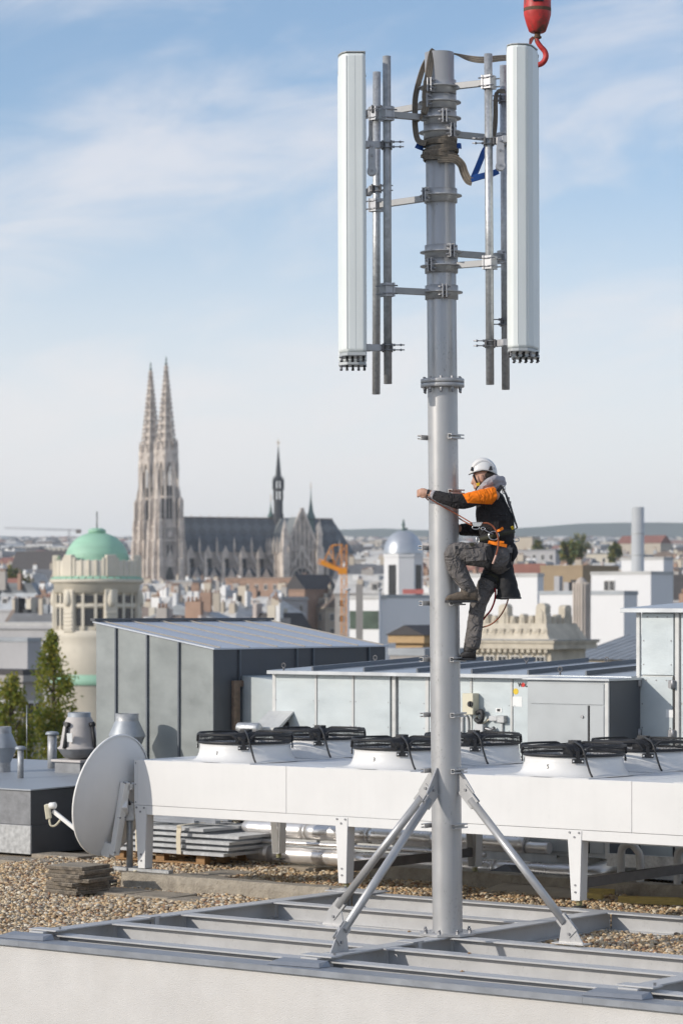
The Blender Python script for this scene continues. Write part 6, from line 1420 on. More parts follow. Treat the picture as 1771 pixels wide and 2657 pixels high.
# ------------------------------------------------------------------ green-domed tower
def dome_tower():
    Y = 250; s_ = F/Y; x = (252-CX)/s_; t = thing('domed_tower','round cream stone tower with a pale green copper dome','tower',(x,Y,0)); Z = lambda py: z_at(py,Y); px = lambda p: p/s_
    rb = px(112)
    b = MB(); b.lathe([(rb,terr(Y)),(rb,Z(1765)),(rb*1.01,Z(1764)),(rb*.98,Z(1680)),(rb*.97,Z(1660)),(rb*.99,Z(1655)),(rb*.99,Z(1640)),(rb*.95,Z(1636))],64); b.build('lower_drum','tower_stone',t)
    b = MB(); b.lathe([(rb*1.04,Z(1775)),(rb*1.06,Z(1770)),(rb*1.06,Z(1764)),(rb*.98,Z(1742))],64); b.build('copper_skirt','copper',t)
    b = MB(); b.lathe([(rb*.90,Z(1640)),(rb*.90,Z(1535))],64); core = b.build('window_drum','tower_stone',t)
    # piers between the window bays
    for k in range(6):
        a = -math.pi/2+R(-36)+k*math.pi/3; c_, s2 = math.cos(a), math.sin(a); b = MB()
        b.obox((rb*.93*c_,rb*.93*s2,(Z(1640)+Z(1530))/2),(rb*.09*c_,rb*.09*s2,0),(-rb*.155*s2,rb*.155*c_,0),(0,0,(Z(1530)-Z(1640))/2)); pr = b.build('pier','tower_stone',t,.08)
        b = MB(); b.lathe([(.0,0),(.30,.1),(.40,.5),(.33,1.0),(.22,1.35),(.12,1.5),(0,1.55)],10,c=(rb*1.0*c_,rb*1.0*s2,Z(1575))); b.build('carved_vase','tower_stone',pr)
        for dz in (1590,1600,1610,1620,1630):
            b = MB(); b.obox((rb*1.0*c_,rb*1.0*s2,Z(dz)),(rb*.035*c_,rb*.035*s2,0),(-rb*.13*s2,rb*.13*c_,0),(0,0,.10)); b.build('pier_course','tower_stone',pr,.03)
        a2 = a+math.pi/6
        for j in (-1,0,1):
            a3 = a2+j*.27; c3, s3 = math.cos(a3), math.sin(a3)
            for (p0,p1) in ((1545,1564),(1579,1623)):
                o = window(core,rb*.905*c3,rb*.905*s3,(Z(p0)+Z(p1))/2,1,1,0,False); o.rotation_euler=(0,0,a3+math.pi/2); o.scale=(.80 if j==0 else .43,.16,Z(p0)-Z(p1))
        for j in (-1.45,-.58,.58,1.45):
            a3 = a2+j*.27; c3, s3 = math.cos(a3), math.sin(a3); b = MB(); b.obox((rb*.915*c3,rb*.915*s3,(Z(1632)+Z(1538))/2),(.15*c3,.15*s3,0),(-.13*s3,.13*c3,0),(0,0,(Z(1538)-Z(1632))/2)); b.build('mullion','tower_stone',t)
        b = MB(); b.lathe([(rb*.90,Z(1577)),(rb*.95,Z(1577)),(rb*.95,Z(1567)),(rb*.90,Z(1567))],8,a0=a2-.42,a1=a2+.42); b.build('transom','tower_stone',t)
    b = MB(); b.lathe([(rb*.90,Z(1540)),(rb*.99,Z(1538)),(rb*1.0,Z(1516)),(rb*1.03,Z(1514)),(rb*1.09,Z(1511)),(rb*1.09,Z(1504)),(rb*1.0,Z(1503))],64); b.build('cornice','tower_stone',t)
    for k in range(40):
        a0 = k*2*math.pi/40; b = MB(); b.lathe([(rb*1.085,Z(1503)),(rb*1.07,Z(1501)),(rb*.99,Z(1496))],2,a0=a0+.01,a1=a0+2*math.pi/40-.01); b.build('copper_tile','copper',t)
    b = MB(); b.lathe([(rb*.985,Z(1498)),(rb*.985,Z(1456)),(rb*.90,Z(1455)),(rb*.90,Z(1490))],64); pp = b.build('parapet','tower_stone',t)
    for k in range(36):
        a = -math.pi/2+R(-36)+k*math.pi/18; c_, s2 = math.cos(a), math.sin(a); big = k%6 == 0; b = MB(); w_ = .46 if big else .10; h_ = Z(1441 if big else 1453.5)
        b.obox((rb*(.955 if big else .985)*c_,rb*(.955 if big else .985)*s2,(h_+Z(1497))/2),(rb*(.07 if big else .022)*c_,rb*(.07 if big else .022)*s2,0),(-w_*s2,w_*c_,0),(0,0,(h_-Z(1497))/2)); b.build('merlon' if big else 'parapet_rib','tower_stone',pp,.05)
        if big:
            for q_ in (-1,1):
                b = MB(); a4 = a+q_*.155; b.obox((rb*.955*math.cos(a4),rb*.955*math.sin(a4),(Z(1448)+Z(1497))/2),(rb*.05*math.cos(a4),rb*.05*math.sin(a4),0),(-.16*math.sin(a4),.16*math.cos(a4),0),(0,0,(Z(1448)-Z(1497))/2)); b.build('merlon_step','tower_stone',pp,.04)
    rd_ = px(84); zd = Z(1462); hd = Z(1383)-zd; prof = []
    for k in range(15):
        q = k/14*math.pi/2*.86; prof.append((rd_*math.cos(q)**.92, zd+hd*math.sin(q)/math.sin(math.pi/2*.86)))
    d_ = MB(); d_.lathe([(rd_,Z(1490))]+prof,56); do = d_.build('dome','copper',t)
    rt2 = prof[-1][0]; b = MB(); b.lathe([(rt2,Z(1383)),(rt2*1.12,Z(1382)),(rt2*1.1,Z(1375)),(rt2*.7,Z(1371)),(0,Z(1369.5))],40); b.build('dome_crown','copper',do)
    for py in (1440,1447,1454): 
        q = math.asin(min(1,(Z(py)-zd)/hd*math.sin(math.pi/2*.86))); rr_ = rd_*math.cos(q)**.92; b = MB(); b.lathe([(rr_*1.0,Z(py)-.05),(rr_*1.012,Z(py)),(rr_*1.0,Z(py)+.05)],56); b.build('dome_band','copper',do)
    b = MB(); b.cyl((0,0,Z(1372)),(0,0,Z(1327)),.055,8); b.build('lightning_rod','steel_dark',t)
    b = MB(); b.prism([(-.9,0),(.9,0),(.9,2.2),(.6,2.9),(0,3.2),(-.6,2.9),(-.9,2.2)],-.1,.1,lambda p_,q_,t_:(rb*math.cos(-1.2)+p_*.95,rb*math.sin(-1.2)+t_+p_*.35,Z(1885)+q_)); b.build('arched_window','window_glass',t)
dome_tower()
# ------------------------------------------------------------------ silver-domed pavilion
def pavilion():
    Y = 340; s_ = F/Y; t = thing('domed_pavilion','white octagonal pavilion with silver dome left of the mast','tower',((1046-CX)/s_,Y,0)); Z = lambda py: z_at(py,Y); r_ = 52/s_
    b = MB(); rot = .52
    oc = [(r_*math.cos(rot+k*math.pi/4),r_*math.sin(rot+k*math.pi/4)) for k in range(8)]
    b.prism(oc, terr(Y), Z(1443), lambda p,q,z: (p,q,z)); b.build('drum',W_,t)
    b = MB(); b.prism([(p*1.04,q*1.04) for p,q in oc], Z(1446), Z(1438), lambda p,q,z: (p,q,z)); b.build('cornice',W_,t)
    for k in range(8):
        a = rot+math.pi/8+k*math.pi/4; rr_ = r_*math.cos(math.pi/8)
        if k%2 == 1: continue
        o = window(t,rr_*math.cos(a),rr_*math.sin(a),(Z(1466)+Z(1545))/2,1.1,Z(1466)-Z(1545),0,False); o.rotation_euler=(0,0,a+math.pi/2)
    prof = []
    for k in range(13): q = k/12*math.pi/2; prof.append((r_*1.0*math.cos(q), Z(1437)+(Z(1376)-Z(1437))*math.sin(q)))
    b = MB(); b.lathe(prof,40); b.build('dome','silver_dome',t)
    b = MB(); b.lathe([(.30,Z(1378)),(.32,Z(1374)),(.12,Z(1371)),(.16,Z(1366)),(.22,Z(1360)),(.10,Z(1356)),(.14,Z(1353)),(.03,Z(1347)),(0,Z(1345))],12); b.tube([(.05,0,Z(1372)),(.4,0,Z(1371)),(.45,0,Z(1374))],.12,6); b.build('statue','lead_green',t)
pavilion()
b = MB(); q = P(1071,1541,255); b.box(q.x-.95,q.x+.95,q.y-.2,q.y+.2,q.z,q.z+.42); o = tag(b.build('roof_awning','pink_sheet' if 'pink_sheet' in MAT else mat('pink_sheet',(.62,.20,.17),.7)),'short pinkish red awning on the roof below the pavilion','awning')
# greenhouse with poles
t,a,d,zt,wo,ro = cblock('glazed_roof_house','low glazed roof house with white flat roof left of the grey wall','building',905,985,1000,1545,185,W_,rm='roof_pale',rh=.25,far=True)
b = MB(); b.box(-a+.1,-.1,-.06,-.002,z_at(1632,185),z_at(1585,185)); b.build('glazing','greenhouse_glass',wo)
for px_ in (903,985):
    b = MB(); q = P(px_,1640,182); b.cyl((q.x,q.y,terr(182)),(q.x,q.y,z_at(1530,182)),.07,8); b.lathe([(0,z_at(1526,182)),(.16,z_at(1528,182)),(.16,z_at(1531,182)),(0,z_at(1533,182))],10,c=(q.x,q.y,0)); tag(b.build('roof_post','galv'),('left' if px_<940 else 'right')+' slim grey post in front of the glazed roof house','post','posts by the glazed roof house')
b = MB(); q = P(932,1640,180); b.obox((q.x,q.y,(z_at(1516,180)+terr(180))/2),(.22,0,0),(0,.22,0),(0,0,(z_at(1516,180)-terr(180))/2)); tag(b.build('concrete_post','wall_stone'),'square concrete post between the two slim posts','post')
# ------------------------------------------------------------------ yellow crane
def crane():
    Y = 480; t = thing('yellow_crane','yellow lattice crane with folded jib in front of the church choir','crane',((892-CX)*Y/F,Y,0)); q = lambda px,py: Vector(((px-892)*Y/F,0,z_at(py,Y)))
    def lattice(name, A, B, w, n, par=t):
        A, B = Vector(A), Vector(B); d = (B-A).normalized(); x = Vector((0,1,0)); y = d.cross(x).normalized(); b = MB(); cs = [x*w/2*i+y*w/2*j for i,j in ((-1,-1),(1,-1),(1,1),(-1,1))]
        for c_ in cs: b.cyl(A+c_,B+c_,w*.075,4)
        for k in range(n):
            p0 = A+(B-A)*k/n; p1 = A+(B-A)*(k+1)/n
            for i in range(4): b.cyl(p0+cs[i],p1+cs[(i+1)%4],w*.05,4); b.cyl(p0+cs[i],p0+cs[(i+1)%4],w*.045,4)
        return b.build(name,'crane_yellow',par)
    lattice('tower',q(892,2050),q(892,1412),.95,26)
    lattice('jib',q(826,1456),q(884,1478),.75,6)
    b = MB(); b.obox(q(858,1470),q(884,1480)-q(858,1470),(0,.45,0),(.12,0,.32)); b.obox(q(888,1482),(.75,0,0),(0,.7,0),(0,0,.55)); b.build('counter_jib','crane_yellow',t)
    b = MB(); b.cyl(q(838,1462),q(860,1414),.09,5); b.cyl(q(862,1415),q(890,1413),.09,5); b.cyl(q(862,1415),q(866,1472),.07,5); b.cyl(q(866,1472),q(886,1418),.06,5); b.cyl(q(852,1430),q(876,1475),.06,5); b.build('tie_bars','crane_yellow',t)
crane()

def far_crane():
    Y = 2500; t = thing('tower_crane','faint far tower crane with a long jib on the left skyline','crane',((180-CX)*Y/F,Y,0)); q = lambda px,py: Vector(((px-180)*Y/F,0,z_at(py,Y)))
    def lat(name, A, B, w, n, m):
        A, B = Vector(A), Vector(B); d = (B-A).normalized(); x = Vector((0,1,0)); y = d.cross(x).normalized(); b = MB(); cs = [x*w/2*i+y*w/2*j for i,j in ((-1,-1),(1,-1),(1,1),(-1,1))]
        for c_ in cs: b.cyl(A+c_,B+c_,.14,4)
        for k in range(n):
            for i in range(4): b.cyl(A+(B-A)*k/n+cs[i],A+(B-A)*(k+1)/n+cs[(i+1)%4],.09,4)
        b.build(name,m,t)
    lat('tower',q(180,1470),q(180,1372),1.8,16,'wall_grey'); lat('jib',q(180,1375),q(12,1370),1.4,30,'wall_grey'); lat('counter_jib',q(180,1375),q(212,1376),1.4,6,'wall_grey')
    b = MB(); b.obox(q(204,1379),(2.2,0,0),(0,1.2,0),(0,0,1.6)); b.build('counterweight','roof_brown',t)
far_crane()
# ================================================================== twin-spired church
def church():
    Yc = 1150; ang = R(21); gz = 2.95+(1580-1562)*Yc/F
    ch = thing('twin_spired_church','pale stone gothic church with twin openwork spires and dark patterned roof','church',((411-CX)*Yc/F,Yc,gz),ang)
    part = lambda b,n,m,p=ch: b.build(n,m,p)
    def pinnacle(x,y,z0,h,w,par,m='stone_lit'):
        b = MB(); b.box(x-w/2,x+w/2,y-w/2,y+w/2,z0,z0+h*.5); b.add([(x-w*.6,y-w*.6,z0+h*.5),(x+w*.6,y-w*.6,z0+h*.5),(x+w*.6,y+w*.6,z0+h*.5),(x-w*.6,y+w*.6,z0+h*.5),(x,y,z0+h)],[(0,1,4),(1,2,4),(2,3,4),(3,0,4)]); b.build('pinnacle',m,par)
    def lancet(b, fn, cx, z0, z1, w, t0, t1):   # pointed arch slab
        h = min((z1-z0)*.35, w*1.1); poly = [(cx-w/2,z0),(cx+w/2,z0),(cx+w/2,z1-h),(cx+w*.28,z1-h*.4),(cx,z1),(cx-w*.28,z1-h*.4),(cx-w/2,z1-h)]
        b.prism(poly, t0, t1, fn)
    def tower(ty0, top):
        ty = 0.0; parts0 = set(o.name for o in ch.children)
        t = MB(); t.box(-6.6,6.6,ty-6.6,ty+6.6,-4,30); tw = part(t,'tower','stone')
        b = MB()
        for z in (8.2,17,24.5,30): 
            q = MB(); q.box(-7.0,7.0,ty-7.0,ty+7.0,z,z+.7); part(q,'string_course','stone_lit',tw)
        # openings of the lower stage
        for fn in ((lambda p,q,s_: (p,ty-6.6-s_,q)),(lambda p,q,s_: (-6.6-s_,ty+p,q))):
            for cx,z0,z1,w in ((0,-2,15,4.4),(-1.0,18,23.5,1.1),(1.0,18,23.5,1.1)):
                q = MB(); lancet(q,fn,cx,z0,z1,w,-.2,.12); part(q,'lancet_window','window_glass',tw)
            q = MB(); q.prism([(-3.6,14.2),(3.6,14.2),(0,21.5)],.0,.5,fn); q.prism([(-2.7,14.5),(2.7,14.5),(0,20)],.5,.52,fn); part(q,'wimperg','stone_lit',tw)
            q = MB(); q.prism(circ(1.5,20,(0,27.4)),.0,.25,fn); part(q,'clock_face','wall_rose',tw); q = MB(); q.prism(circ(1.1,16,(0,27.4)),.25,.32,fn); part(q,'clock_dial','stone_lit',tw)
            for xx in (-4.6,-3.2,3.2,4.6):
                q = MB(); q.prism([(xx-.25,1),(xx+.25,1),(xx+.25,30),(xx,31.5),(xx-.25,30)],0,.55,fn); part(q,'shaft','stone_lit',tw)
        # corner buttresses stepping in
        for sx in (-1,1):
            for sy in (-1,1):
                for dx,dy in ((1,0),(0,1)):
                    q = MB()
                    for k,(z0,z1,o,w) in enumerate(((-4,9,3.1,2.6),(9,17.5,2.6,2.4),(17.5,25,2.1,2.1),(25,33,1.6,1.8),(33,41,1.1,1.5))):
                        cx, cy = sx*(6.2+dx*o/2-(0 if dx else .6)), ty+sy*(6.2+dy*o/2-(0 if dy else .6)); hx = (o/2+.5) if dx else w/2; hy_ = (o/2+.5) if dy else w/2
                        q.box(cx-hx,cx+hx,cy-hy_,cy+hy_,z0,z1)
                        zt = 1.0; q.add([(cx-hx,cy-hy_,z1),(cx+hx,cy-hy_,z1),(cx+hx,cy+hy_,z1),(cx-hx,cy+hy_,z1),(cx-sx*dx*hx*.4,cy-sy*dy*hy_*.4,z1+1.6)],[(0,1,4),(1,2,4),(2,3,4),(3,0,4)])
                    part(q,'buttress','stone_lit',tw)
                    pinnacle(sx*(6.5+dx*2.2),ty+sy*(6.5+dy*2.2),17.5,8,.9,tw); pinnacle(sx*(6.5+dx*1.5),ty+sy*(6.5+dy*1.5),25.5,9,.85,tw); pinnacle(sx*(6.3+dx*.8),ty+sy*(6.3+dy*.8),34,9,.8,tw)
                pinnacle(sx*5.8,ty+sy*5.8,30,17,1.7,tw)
        # open belfry: eight piers, rings, gablets
        r0 = 6.2
        for k in range(8):
            a = math.pi/8+k*math.pi/4; c_, s2 = math.cos(a), math.sin(a)
            q = MB(); vs = []
            for z,rr_,w in ((30,r0+.35,1.55),(45,r0,1.35),(60,r0-.5,1.15)):
                for i,j in ((-1,-1),(1,-1),(1,1),(-1,1)): vs.append((c_*(rr_+i*w/2)-s2*j*w/2, ty+s2*(rr_+i*w/2)+c_*j*w/2, z))
            q.add(vs,[(0,1,5,4),(1,2,6,5),(2,3,7,6),(3,0,4,7),(4,5,9,8),(5,6,10,9),(6,7,11,10),(7,4,8,11),(8,9,10,11)]); part(q,'belfry_pier','stone_lit',tw)
            pinnacle(c_*(r0+.25),ty+s2*(r0+.25),49,11,.7,tw); pinnacle(c_*(r0-.1),ty+s2*(r0-.1),60,6.5,.6,tw)
            a2 = a+math.pi/8; c2, s3 = math.cos(a2), math.sin(a2); rw = (r0-.1)*math.cos(math.pi/8); hw = r0*math.sin(math.pi/8)
            fn = lambda p,q_,s_: (c2*(rw+s_)-s3*p, ty+s3*(rw+s_)+c2*p, q_)
            q = MB(); q.prism([(-hw,42),(hw,42),(hw,42.9),(-hw,42.9)],-.3,.35,fn); q.prism([(-hw,30.2),(hw,30.2),(hw,33.5),(-hw,33.5)],-.3,.3,fn); part(q,'belfry_rail','stone_lit',tw)
            q = MB(); q.prism([(-hw,53),(-hw*.55,53),(0,57),(hw*.55,53),(hw,53),(hw,60),(-hw,60)],-.3,.25,fn); part(q,'arch_head','stone_lit',tw)
            q = MB(); q.prism([(-hw*.9,56.5),(hw*.9,56.5),(0,65.5)],.26,.6,fn); part(q,'gablet','stone_lit',tw)
            q = MB(); q.box(0,0,0,0,0,0) if 0 else q.prism([(-.22,33.5),(.22,33.5),(.22,54.5),(-.22,54.5)],-.2,.15,fn); part(q,'mullion','stone_lit',tw); q = MB(); q.prism([(-hw*.8,33.5),(hw*.8,33.5),(hw*.8,41.9),(-hw*.8,41.9)],-.9,-.7,fn); q.prism([(-hw*.8,43),(hw*.8,43),(hw*.8,47),(-hw*.8,47)],-.9,-.7,fn); part(q,'opening_shade','window_glass',tw)  # recessed dark panels added so the belfry openings read dark
        q = MB(); q.lathe([(r0-.3,59.4),(r0+.45,59.7),(r0+.45,61.4),(0,61.4)],8,c=(0,ty,0),smooth=False,a0=math.pi/8,a1=math.pi/8+2*math.pi); part(q,'gallery','stone_lit',tw)
        # openwork spire
        sp_ = MB(); z0, z1, ra, rb = 61.4, top-3.5, 5.3, .62
        rad = lambda z: ra+(rb-ra)*(z-z0)/(z1-z0)
        sp_.lathe([(rad(z0)*.80,z0),(rad(z1)*.8,z1)],8,c=(0,ty,0),smooth=False,a0=math.pi/8,a1=math.pi/8+2*math.pi); so_ = part(sp_,'spire','stone')
        for k in range(8):
            a = math.pi/8+k*math.pi/4; c_, s2 = math.cos(a), math.sin(a); q = MB()
            q.tube([(c_*rad(z0),ty+s2*rad(z0),z0),(c_*rad(z1),ty+s2*rad(z1),z1)],[.36,.16],4,smooth=False)
            n = 19
            for i in range(n):
                z = z0+(z1-z0)*(i+.5)/n; rr_ = rad(z)+.30; w = .42-.18*i/n; q.box(c_*rr_-w,c_*rr_+w,ty+s2*rr_-w,ty+s2*rr_+w,z-w*.8,z+w*.8)
            part(q,'spire_rib','stone_lit',so_)
        n = 11; z = z0
        for i in range(n):
            zz = z0+(z1-z0)*(1-(1-i/n)**1.12); zn = z0+(z1-z0)*(1-(1-(i+.42)/n)**1.12); q = MB()
            q.lathe([(rad(zz)*.9,zz),(rad(zz)*.97,zz),(rad(zn)*.97,zn),(rad(zn)*.9,zn)],8,c=(0,ty,0),smooth=False,a0=math.pi/8,a1=math.pi/8+2*math.pi); part(q,'tracery_band','stone_lit',so_)
        q = MB(); q.lathe([(.3,z1-.1),(.9,z1+.5),(.45,z1+1.0),(.25,z1+1.6),(.55,z1+2.2),(.2,z1+2.8),(.3,z1+3.1),(0,z1+3.6)],8,c=(0,ty,0)); part(q,'finial','lead_green',so_)
        q = MB(); q.box(-1.25,1.25,ty-.25,ty+.25,z1-1.6,z1-1.1); q.box(-.25,.25,ty-1.25,ty+1.25,z1-1.6,z1-1.1); part(q,'finial_cross','stone_lit',so_)
        for o in ch.children:
            if o.name not in parts0: o.location = (0,ty0,0); o.scale = (.75,.75,1)
    tower(-10.6,99.5); tower(10.6,99)
    # west front between the towers
    q = MB(); q.box(-4,4,-3.2,3.2,-4,30); part(q,'west_wall','stone')
    # nave, transept, choir
    RZ_, EZ, HW = 34.6, 20.5, 7.6; XT0, XT1, XE, TL = 45.5, 58.5, 76.0, 28.0
    q = MB(); q.box(6.7,XE,-HW,HW,-4,EZ); part(q,'nave_wall','stone')
    def gable_roof(name, x0, x1, hip=False, m='slate'):
        b = MB(); e = HW+.6; xe = x1+(8.5 if hip else 0)
        b.add([(x0,-e,EZ),(x1,-e,EZ),(x1,e,EZ),(x0,e,EZ),(x0,0,RZ_),(x1,0,RZ_)]+([(xe,-e*.45,EZ),(xe,e*.45,EZ)] if hip else []),
              [(0,1,5,4),(2,3,4,5),(3,0,4)]+([(1,6,5),(6,7,5),(7,2,5)] if hip else [(1,2,5)])); return part(b,name,m)
    nr = gable_roof('nave_roof',6.7,XE,True)
    q = MB(); q.box(6.7,XE,-.25,.25,RZ_-.1,RZ_+.45); part(q,'ridge_crest','roof_brown',nr)
    for x in range(10,70,4): 
        q = MB(); q.cyl((x,0,RZ_+.4),(x,0,RZ_+1.5),.06,4); part(q,'ridge_rod','gold',nr)
    q = MB(); q.prism([(XE,-HW),(XE+5,-HW*.75),(XE+8,-HW*.4),(XE+8,HW*.4),(XE+5,HW*.75),(XE,HW)],-4,EZ,lambda a,b_,z:(a,b_,z)); part(q,'apse','stone')
    # aisles
    AW = 15.0
    for x0,x1 in ((7.5,XT0-.5),(XT1+.5,XE)):
        q = MB(); q.box(x0,x1,-AW,-HW-.01,-4,10.5); al = part(q,'aisle_wall','stone')
        q = MB(); q.add([(x0,-AW-.4,10.6),(x1,-AW-.4,10.6),(x1,-HW-.02,14),(x0,-HW-.02,14),(x1,-HW-.02,10.6),(x0,-HW-.02,10.6)],[(0,1,2,3),(1,4,2),(0,3,5)]); part(q,'aisle_roof','slate',al)
        n = max(1,int(round((x1-x0)/7.4))); 
        for i in range(n+1):
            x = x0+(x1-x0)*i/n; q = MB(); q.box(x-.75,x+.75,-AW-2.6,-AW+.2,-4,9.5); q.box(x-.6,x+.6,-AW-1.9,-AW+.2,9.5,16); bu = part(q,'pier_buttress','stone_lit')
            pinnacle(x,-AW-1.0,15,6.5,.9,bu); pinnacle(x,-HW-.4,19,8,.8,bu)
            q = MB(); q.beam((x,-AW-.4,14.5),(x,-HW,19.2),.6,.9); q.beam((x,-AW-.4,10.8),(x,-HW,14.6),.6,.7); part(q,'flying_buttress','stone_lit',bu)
            if i < n:
                xm = x+(x1-x0)/n/2; fn = lambda p,z_,s_: (xm+p,-AW-s_,z_)
                q = MB(); lancet(q,fn,0,-2,8.6,3.4,-.2,.15); part(q,'aisle_window','window_glass',al)
                fn2 = lambda p,z_,s_: (xm+p,-HW-s_,z_)
                q = MB(); lancet(q,fn2,0,13.2,19.6,3.0,-.2,.15); part(q,'clerestory_window','window_glass',al)
                q = MB(); q.prism([(-2.3,17.8),(2.3,17.8),(.0,23.2)],.2,.65,fn2); q2 = part(q,'wimperg','stone_lit',al)
                q = MB(); q.prism([(-2.6,8.0),(2.6,8.0),(.0,14)],.15,.6,fn); part(q,'wimperg','stone_lit',al)
    # transept
    xm = (XT0+XT1)/2; q = MB(); q.box(XT0,XT1,-TL,TL,-4,EZ); tr = part(q,'transept_wall','stone')
    b = MB(); e = (XT1-XT0)/2+.5
    b.add([(xm-e,-TL,EZ),(xm+e,-TL,EZ),(xm+e,TL,EZ),(xm-e,TL,EZ),(xm,-TL,RZ_+.1),(xm,TL,RZ_+.1)],[(1,2,5,4),(3,0,4,5),(2,3,5)]); part(b,'transept_roof','slate_lit',tr)
    fn = lambda p,z_,s_: (xm+p,-TL-s_,z_)
    q = MB(); q.prism([(-7.2,20.6),(7.2,20.6),(0,37.5)],0,.7,fn); gb = part(q,'gable','stone',tr)
    for p in (-4.6,-2.8,-1,1,2.8,4.6):
        q = MB(); q.prism([(p-.28,14),(p+.28,14),(p+.28,36-abs(p)*2.35),(p-.28,36-abs(p)*2.35)],.71,1.1,fn); part(q,'gable_mullion','stone_lit',gb)
    for s2 in (-1,1):
        q = MB(); q.beam((xm+s2*7.6,-TL-.6,20),(xm,-TL-.6,38),1.0,.9,(0,1,0)); part(q,'gable_rake','stone_lit',gb)
        for k in range(7): t_ = (k+.5)/7; pinnacle(xm+s2*7.6*(1-t_),-TL-.6,20.5+17.5*t_,1.8,.5,gb)
        q = MB(); q.box(xm+s2*7.4-1.4,xm+s2*7.4+1.4,-TL-2.4,-TL+1.4,-4,20); bu = part(q,'corner_pier','stone_lit',tr); pinnacle(xm+s2*7.4,-TL-.6,20,14,2.0,bu); pinnacle(xm+s2*8.6,-TL-1.6,15,8,1.0,bu); pinnacle(xm+s2*6.2,-TL-1.8,15,8,1.0,bu)
    q = MB(); q.prism(circ(4.3,28,(0,9.5)),.02,.3,fn); rs = part(q,'rose_window','window_glass',tr)
    q = MB(); q.lathe([(4.2,-.35),(4.9,-.5),(4.9,0),(4.2,0)],28,fn=lambda x_,y_,z_: fn(x_,9.5+y_,.3-z_)); part(q,'rose_ring','stone_lit',rs)
    for k in range(12):
        a = k*math.pi/6; q = MB(); q.beam(fn(.6*math.cos(a),9.5+.6*math.sin(a),.42),fn(4.3*math.cos(a),9.5+4.3*math.sin(a),.42),.24,.24); part(q,'rose_spoke','stone_lit',rs)
    q = MB(); q.prism([(-5.6,12.5),(-4.9,12.5),(0,20.5),(4.9,12.5),(5.6,12.5),(0,23.5)],.05,.9,fn); part(q,'wimperg','stone_lit',tr)
    for s2 in (-1,1):
        for k in range(5): pinnacle(xm+s2*7.8,-TL+3+k*4.3,EZ-1,7.5,.9,tr)
    # ridge turret and small turrets
    fx = 52.0; q = MB(); q.lathe([(2.3,RZ_-3),(2.3,RZ_+2),(2.0,RZ_+2.2),(2.0,RZ_+8)],8,c=(fx,0,0),smooth=False); fl = part(q,'fleche_base','slate_plain')
    for k in range(8):
        a = k*math.pi/4+.39; c_, s2 = math.cos(a), math.sin(a); q = MB(); q.cyl((fx+c_*1.8,s2*1.8,RZ_+7.8),(fx+c_*1.7,s2*1.7,RZ_+16),.32,5); part(q,'lantern_post','slate_plain',fl); pinnacle(fx+c_*2.1,s2*2.1,RZ_+12,6,.5,fl,'slate_plain')
    q = MB(); q.lathe([(2.0,RZ_+11.6),(2.15,RZ_+12.2),(2.0,RZ_+12.6)],8,c=(fx,0,0)); q.lathe([(1.9,RZ_+15.8),(2.0,RZ_+16.6),(1.3,RZ_+17.5),(.2,RZ_+29.5),(0,RZ_+30)],8,c=(fx,0,0),smooth=False); part(q,'fleche_spire','slate_plain',fl)
    q = MB(); q.cyl((fx,0,RZ_+29.5),(fx,0,RZ_+33),.14,5); q.box(fx-.8,fx+.8,-.12,.12,RZ_+31.4,RZ_+31.7); part(q,'cross','gold',fl)
    for (x,y,zb,h,r_) in ((49.4,2,RZ_-3,10,1.4),(64,-6.5,RZ_-8,20,1.9)):
        q = MB(); q.lathe([(r_*.8,zb),(r_*.8,zb+h*.38),(r_*1.15,zb+h*.4),(r_*.55,zb+h*.55),(.3,zb+h*.8),(.12,zb+h)],8,c=(x,y,0),smooth=False); tu_ = part(q,'ridge_turret','lead_green'); q = MB(); q.cyl((x,y,zb+h),(x,y,zb+h+3),.12,5); part(q,'turret_rod','gold',tu_)
    q = MB(); q.box(62.5,65.5,-AW-1,-AW+2,-4,16); cp = part(q,'choir_turret','stone_lit'); pinnacle(64,-AW+.5,16,17,2.4,cp)
mat('slate_lit', (.20,.21,.205), .6, .1, .12, .3)  # lighter slate, sunlight on the transept slope put into the colour
mat('slate_plain', (.05,.052,.058), .6, .1, .15, .3)
church()
# ================================================================== trees
mat('bark', (.10,.075,.05), .9, 0, .3, 3)
mat('leaves', (.95,.95,.95), .7, 0, .2, 2, island=[(.25,.29,.045),(.34,.35,.055),(.18,.24,.04),(.42,.38,.05),(.27,.31,.05),(.35,.36,.055),(.20,.26,.035),(.48,.40,.055)])
mat('leaves_far', (.95,.95,.95), .7, 0, .2, 2, island=[(.08,.12,.03),(.20,.20,.03),(.06,.095,.03),(.26,.21,.03)])
def leafmat(n):
    m = MAT[n]; nt = m.node_tree; b = nt.nodes['Principled BSDF']; src = b.inputs['Base Color'].links[0].from_socket
    tr = nt.nodes.new('ShaderNodeBsdfTranslucent'); mx = nt.nodes.new('ShaderNodeMixShader'); mx.inputs[0].default_value = .5
    nt.links.new(src, tr.inputs[0]); nt.links.new(b.outputs[0], mx.inputs[1]); nt.links.new(tr.outputs[0], mx.inputs[2]); nt.links.new(mx.outputs[0], nt.nodes['Material Output'].inputs[0]); return m
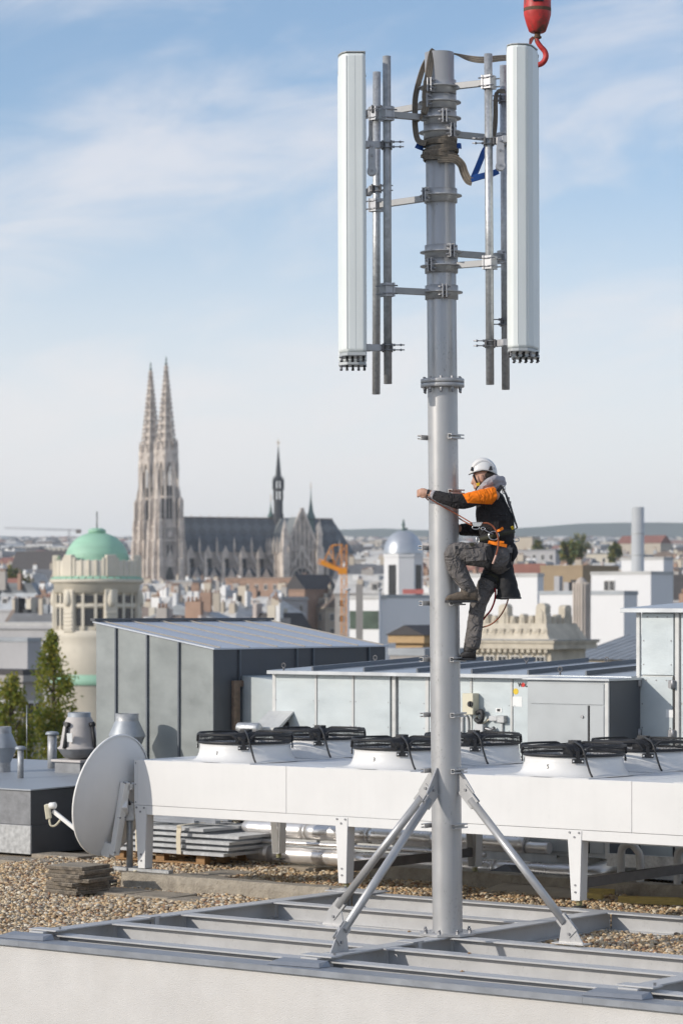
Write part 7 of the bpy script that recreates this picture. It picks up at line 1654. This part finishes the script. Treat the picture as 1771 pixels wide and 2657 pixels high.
def tree(name, label, x, y, ztop, crown_h, prof, leaf, n, seed, base, m='leaves', group=None):
    r_ = np.random.default_rng(seed); t = thing(name,label,'tree',(x,y,base),0,group); H_ = ztop-base
    b = MB(); b.tube([(0,0,0),(.05,0,H_*.4),(-.05,.03,H_*.75),(0,0,H_*.97)],[max(.12,H_*.016),H_*.012,H_*.007,.02],8)
    for k in range(14):
        z = H_-crown_h*(.06+.9*k/14); a = k*2.4; rr_ = prof((H_-z)/crown_h)*.75; b.tube([(0,0,z-rr_*.9),(rr_*.5*math.cos(a),rr_*.5*math.sin(a),z-.2*rr_),(rr_*math.cos(a),rr_*math.sin(a),z+.5*rr_)],[.06,.04,.012],5)
    b.build('trunk','bark',t)
    nc = max(20,n//110); cz = r_.random(nc)**.85; ca = r_.uniform(0,6.283,nc); cr = np.sqrt(r_.uniform(.12,1,nc))
    cl = np.stack([[prof(z)*.85 for z in cz]*np.cos(ca)*cr,[prof(z)*.85 for z in cz]*np.sin(ca)*cr,H_-cz*crown_h],1)
    idx = r_.integers(0,nc,n); sg = np.array([.07+.13*prof(z) for z in cz])[idx]
    c = cl[idx]+r_.normal(0,1,(n,3))*sg[:,None]*np.array([1,1,1.5])
    u = r_.normal(0,1,(n,3)); u /= np.linalg.norm(u,axis=1)[:,None]; w = np.cross(u,r_.normal(0,1,(n,3))); w /= np.linalg.norm(w,axis=1)[:,None]
    s_ = leaf*r_.uniform(.6,1.3,n)[:,None]; V = np.stack([c-u*s_,c+w*s_*.55,c+u*s_,c-w*s_*.55],1).reshape(-1,3)
    me = bpy.data.meshes.new('crown'); me.from_pydata(V.tolist(),[],[(4*i,4*i+1,4*i+2,4*i+3) for i in range(n)]); me.update(); link('crown',me,m,t)
YP = 120; sc = YP/F
pop = lambda k: (lambda z: k*(.08+.92*min(1,(z*2.6))**.7)*(1 if z<.8 else 1-.5*(z-.8)*5*.4))
MAT['leaves'] = leafmat('leaves')
tree('poplar_tree','tall narrow green poplar in front of the domed tower',(140-CX)*sc,YP,z_at(1632,YP),7.0,pop(.95),.095,6400,1,terr(YP),group='poplars by the domed tower')
tree('poplar_tree','lower broad poplar left of the tall one at the left edge',(42-CX)*sc,YP-2,z_at(1742,YP),5.5,pop(.95),.095,6000,2,terr(YP),group='poplars by the domed tower')
for k,(px,py,Y,h_,r_,lb) in enumerate(((1472,1404,760,6,2.6,'yellow-green tree on a roof behind the climber'),(1496,1414,775,4,2.2,'small dark green tree beside the yellow-green roof tree'),(1590,1412,900,6,2.6,'round dark green tree left of the round chimney'),(1398,1408,1000,7,3.4,'small dark tree on a far roof beside the climber'),(30,1478,700,5,4.5,'low green shrubs on a roof terrace at the left'),(1505,1392,1300,8,6,'far tree between roofs under the horizon'))):
    tree('roof_tree',lb,(px-CX)*Y/F,Y,z_at(py,Y),h_,(lambda rr_: (lambda z: rr_*math.sin(math.pi*min(1,.12+z*.8))**.7))(r_),.55,1500,10+k,z_at(py,Y)-h_*1.3,'leaves_far','far trees among the roofs')
# ================================================================== air
def haze():
    m = bpy.data.materials.new('haze_air'); m.use_nodes = True; nt = m.node_tree; nt.nodes.clear(); out = nt.nodes.new('ShaderNodeOutputMaterial'); v = nt.nodes.new('ShaderNodeVolumePrincipled')
    v.inputs['Color'].default_value = (.94,.975,1,1); v.inputs['Density'].default_value = HAZE; v.inputs['Anisotropy'].default_value = .2
    nt.links.new(v.outputs[0], out.inputs['Volume'])
    b = MB(); b.box(-5600,5600,-450,12500,-26,350); o = link('haze', b.mesh('haze'), m); tag(o,'thin bluish haze filling the air over the city','haze',kind='stuff')
HAZE = 0.8e-4
haze()
# ------------------------------------------------------------------ look-alike houses: say which is further left
def tell_apart():
    seen = {}
    for o in bpy.data.objects:
        if o.parent is None and o.get('label') and o.name.startswith('house'): seen.setdefault(o['label'], []).append(o)
    for lb, os_ in seen.items():
        if len(os_) < 2: continue
        os_.sort(key=lambda o: o.location.x/o.location.y)
        w = ['leftmost','second from the left','third from the left','fourth from the left','fifth from the left']
        for i, o in enumerate(os_): o['label'] = lb+', '+('further left' if len(os_) == 2 and i == 0 else 'further right' if len(os_) == 2 else w[min(i,4)])
tell_apart()
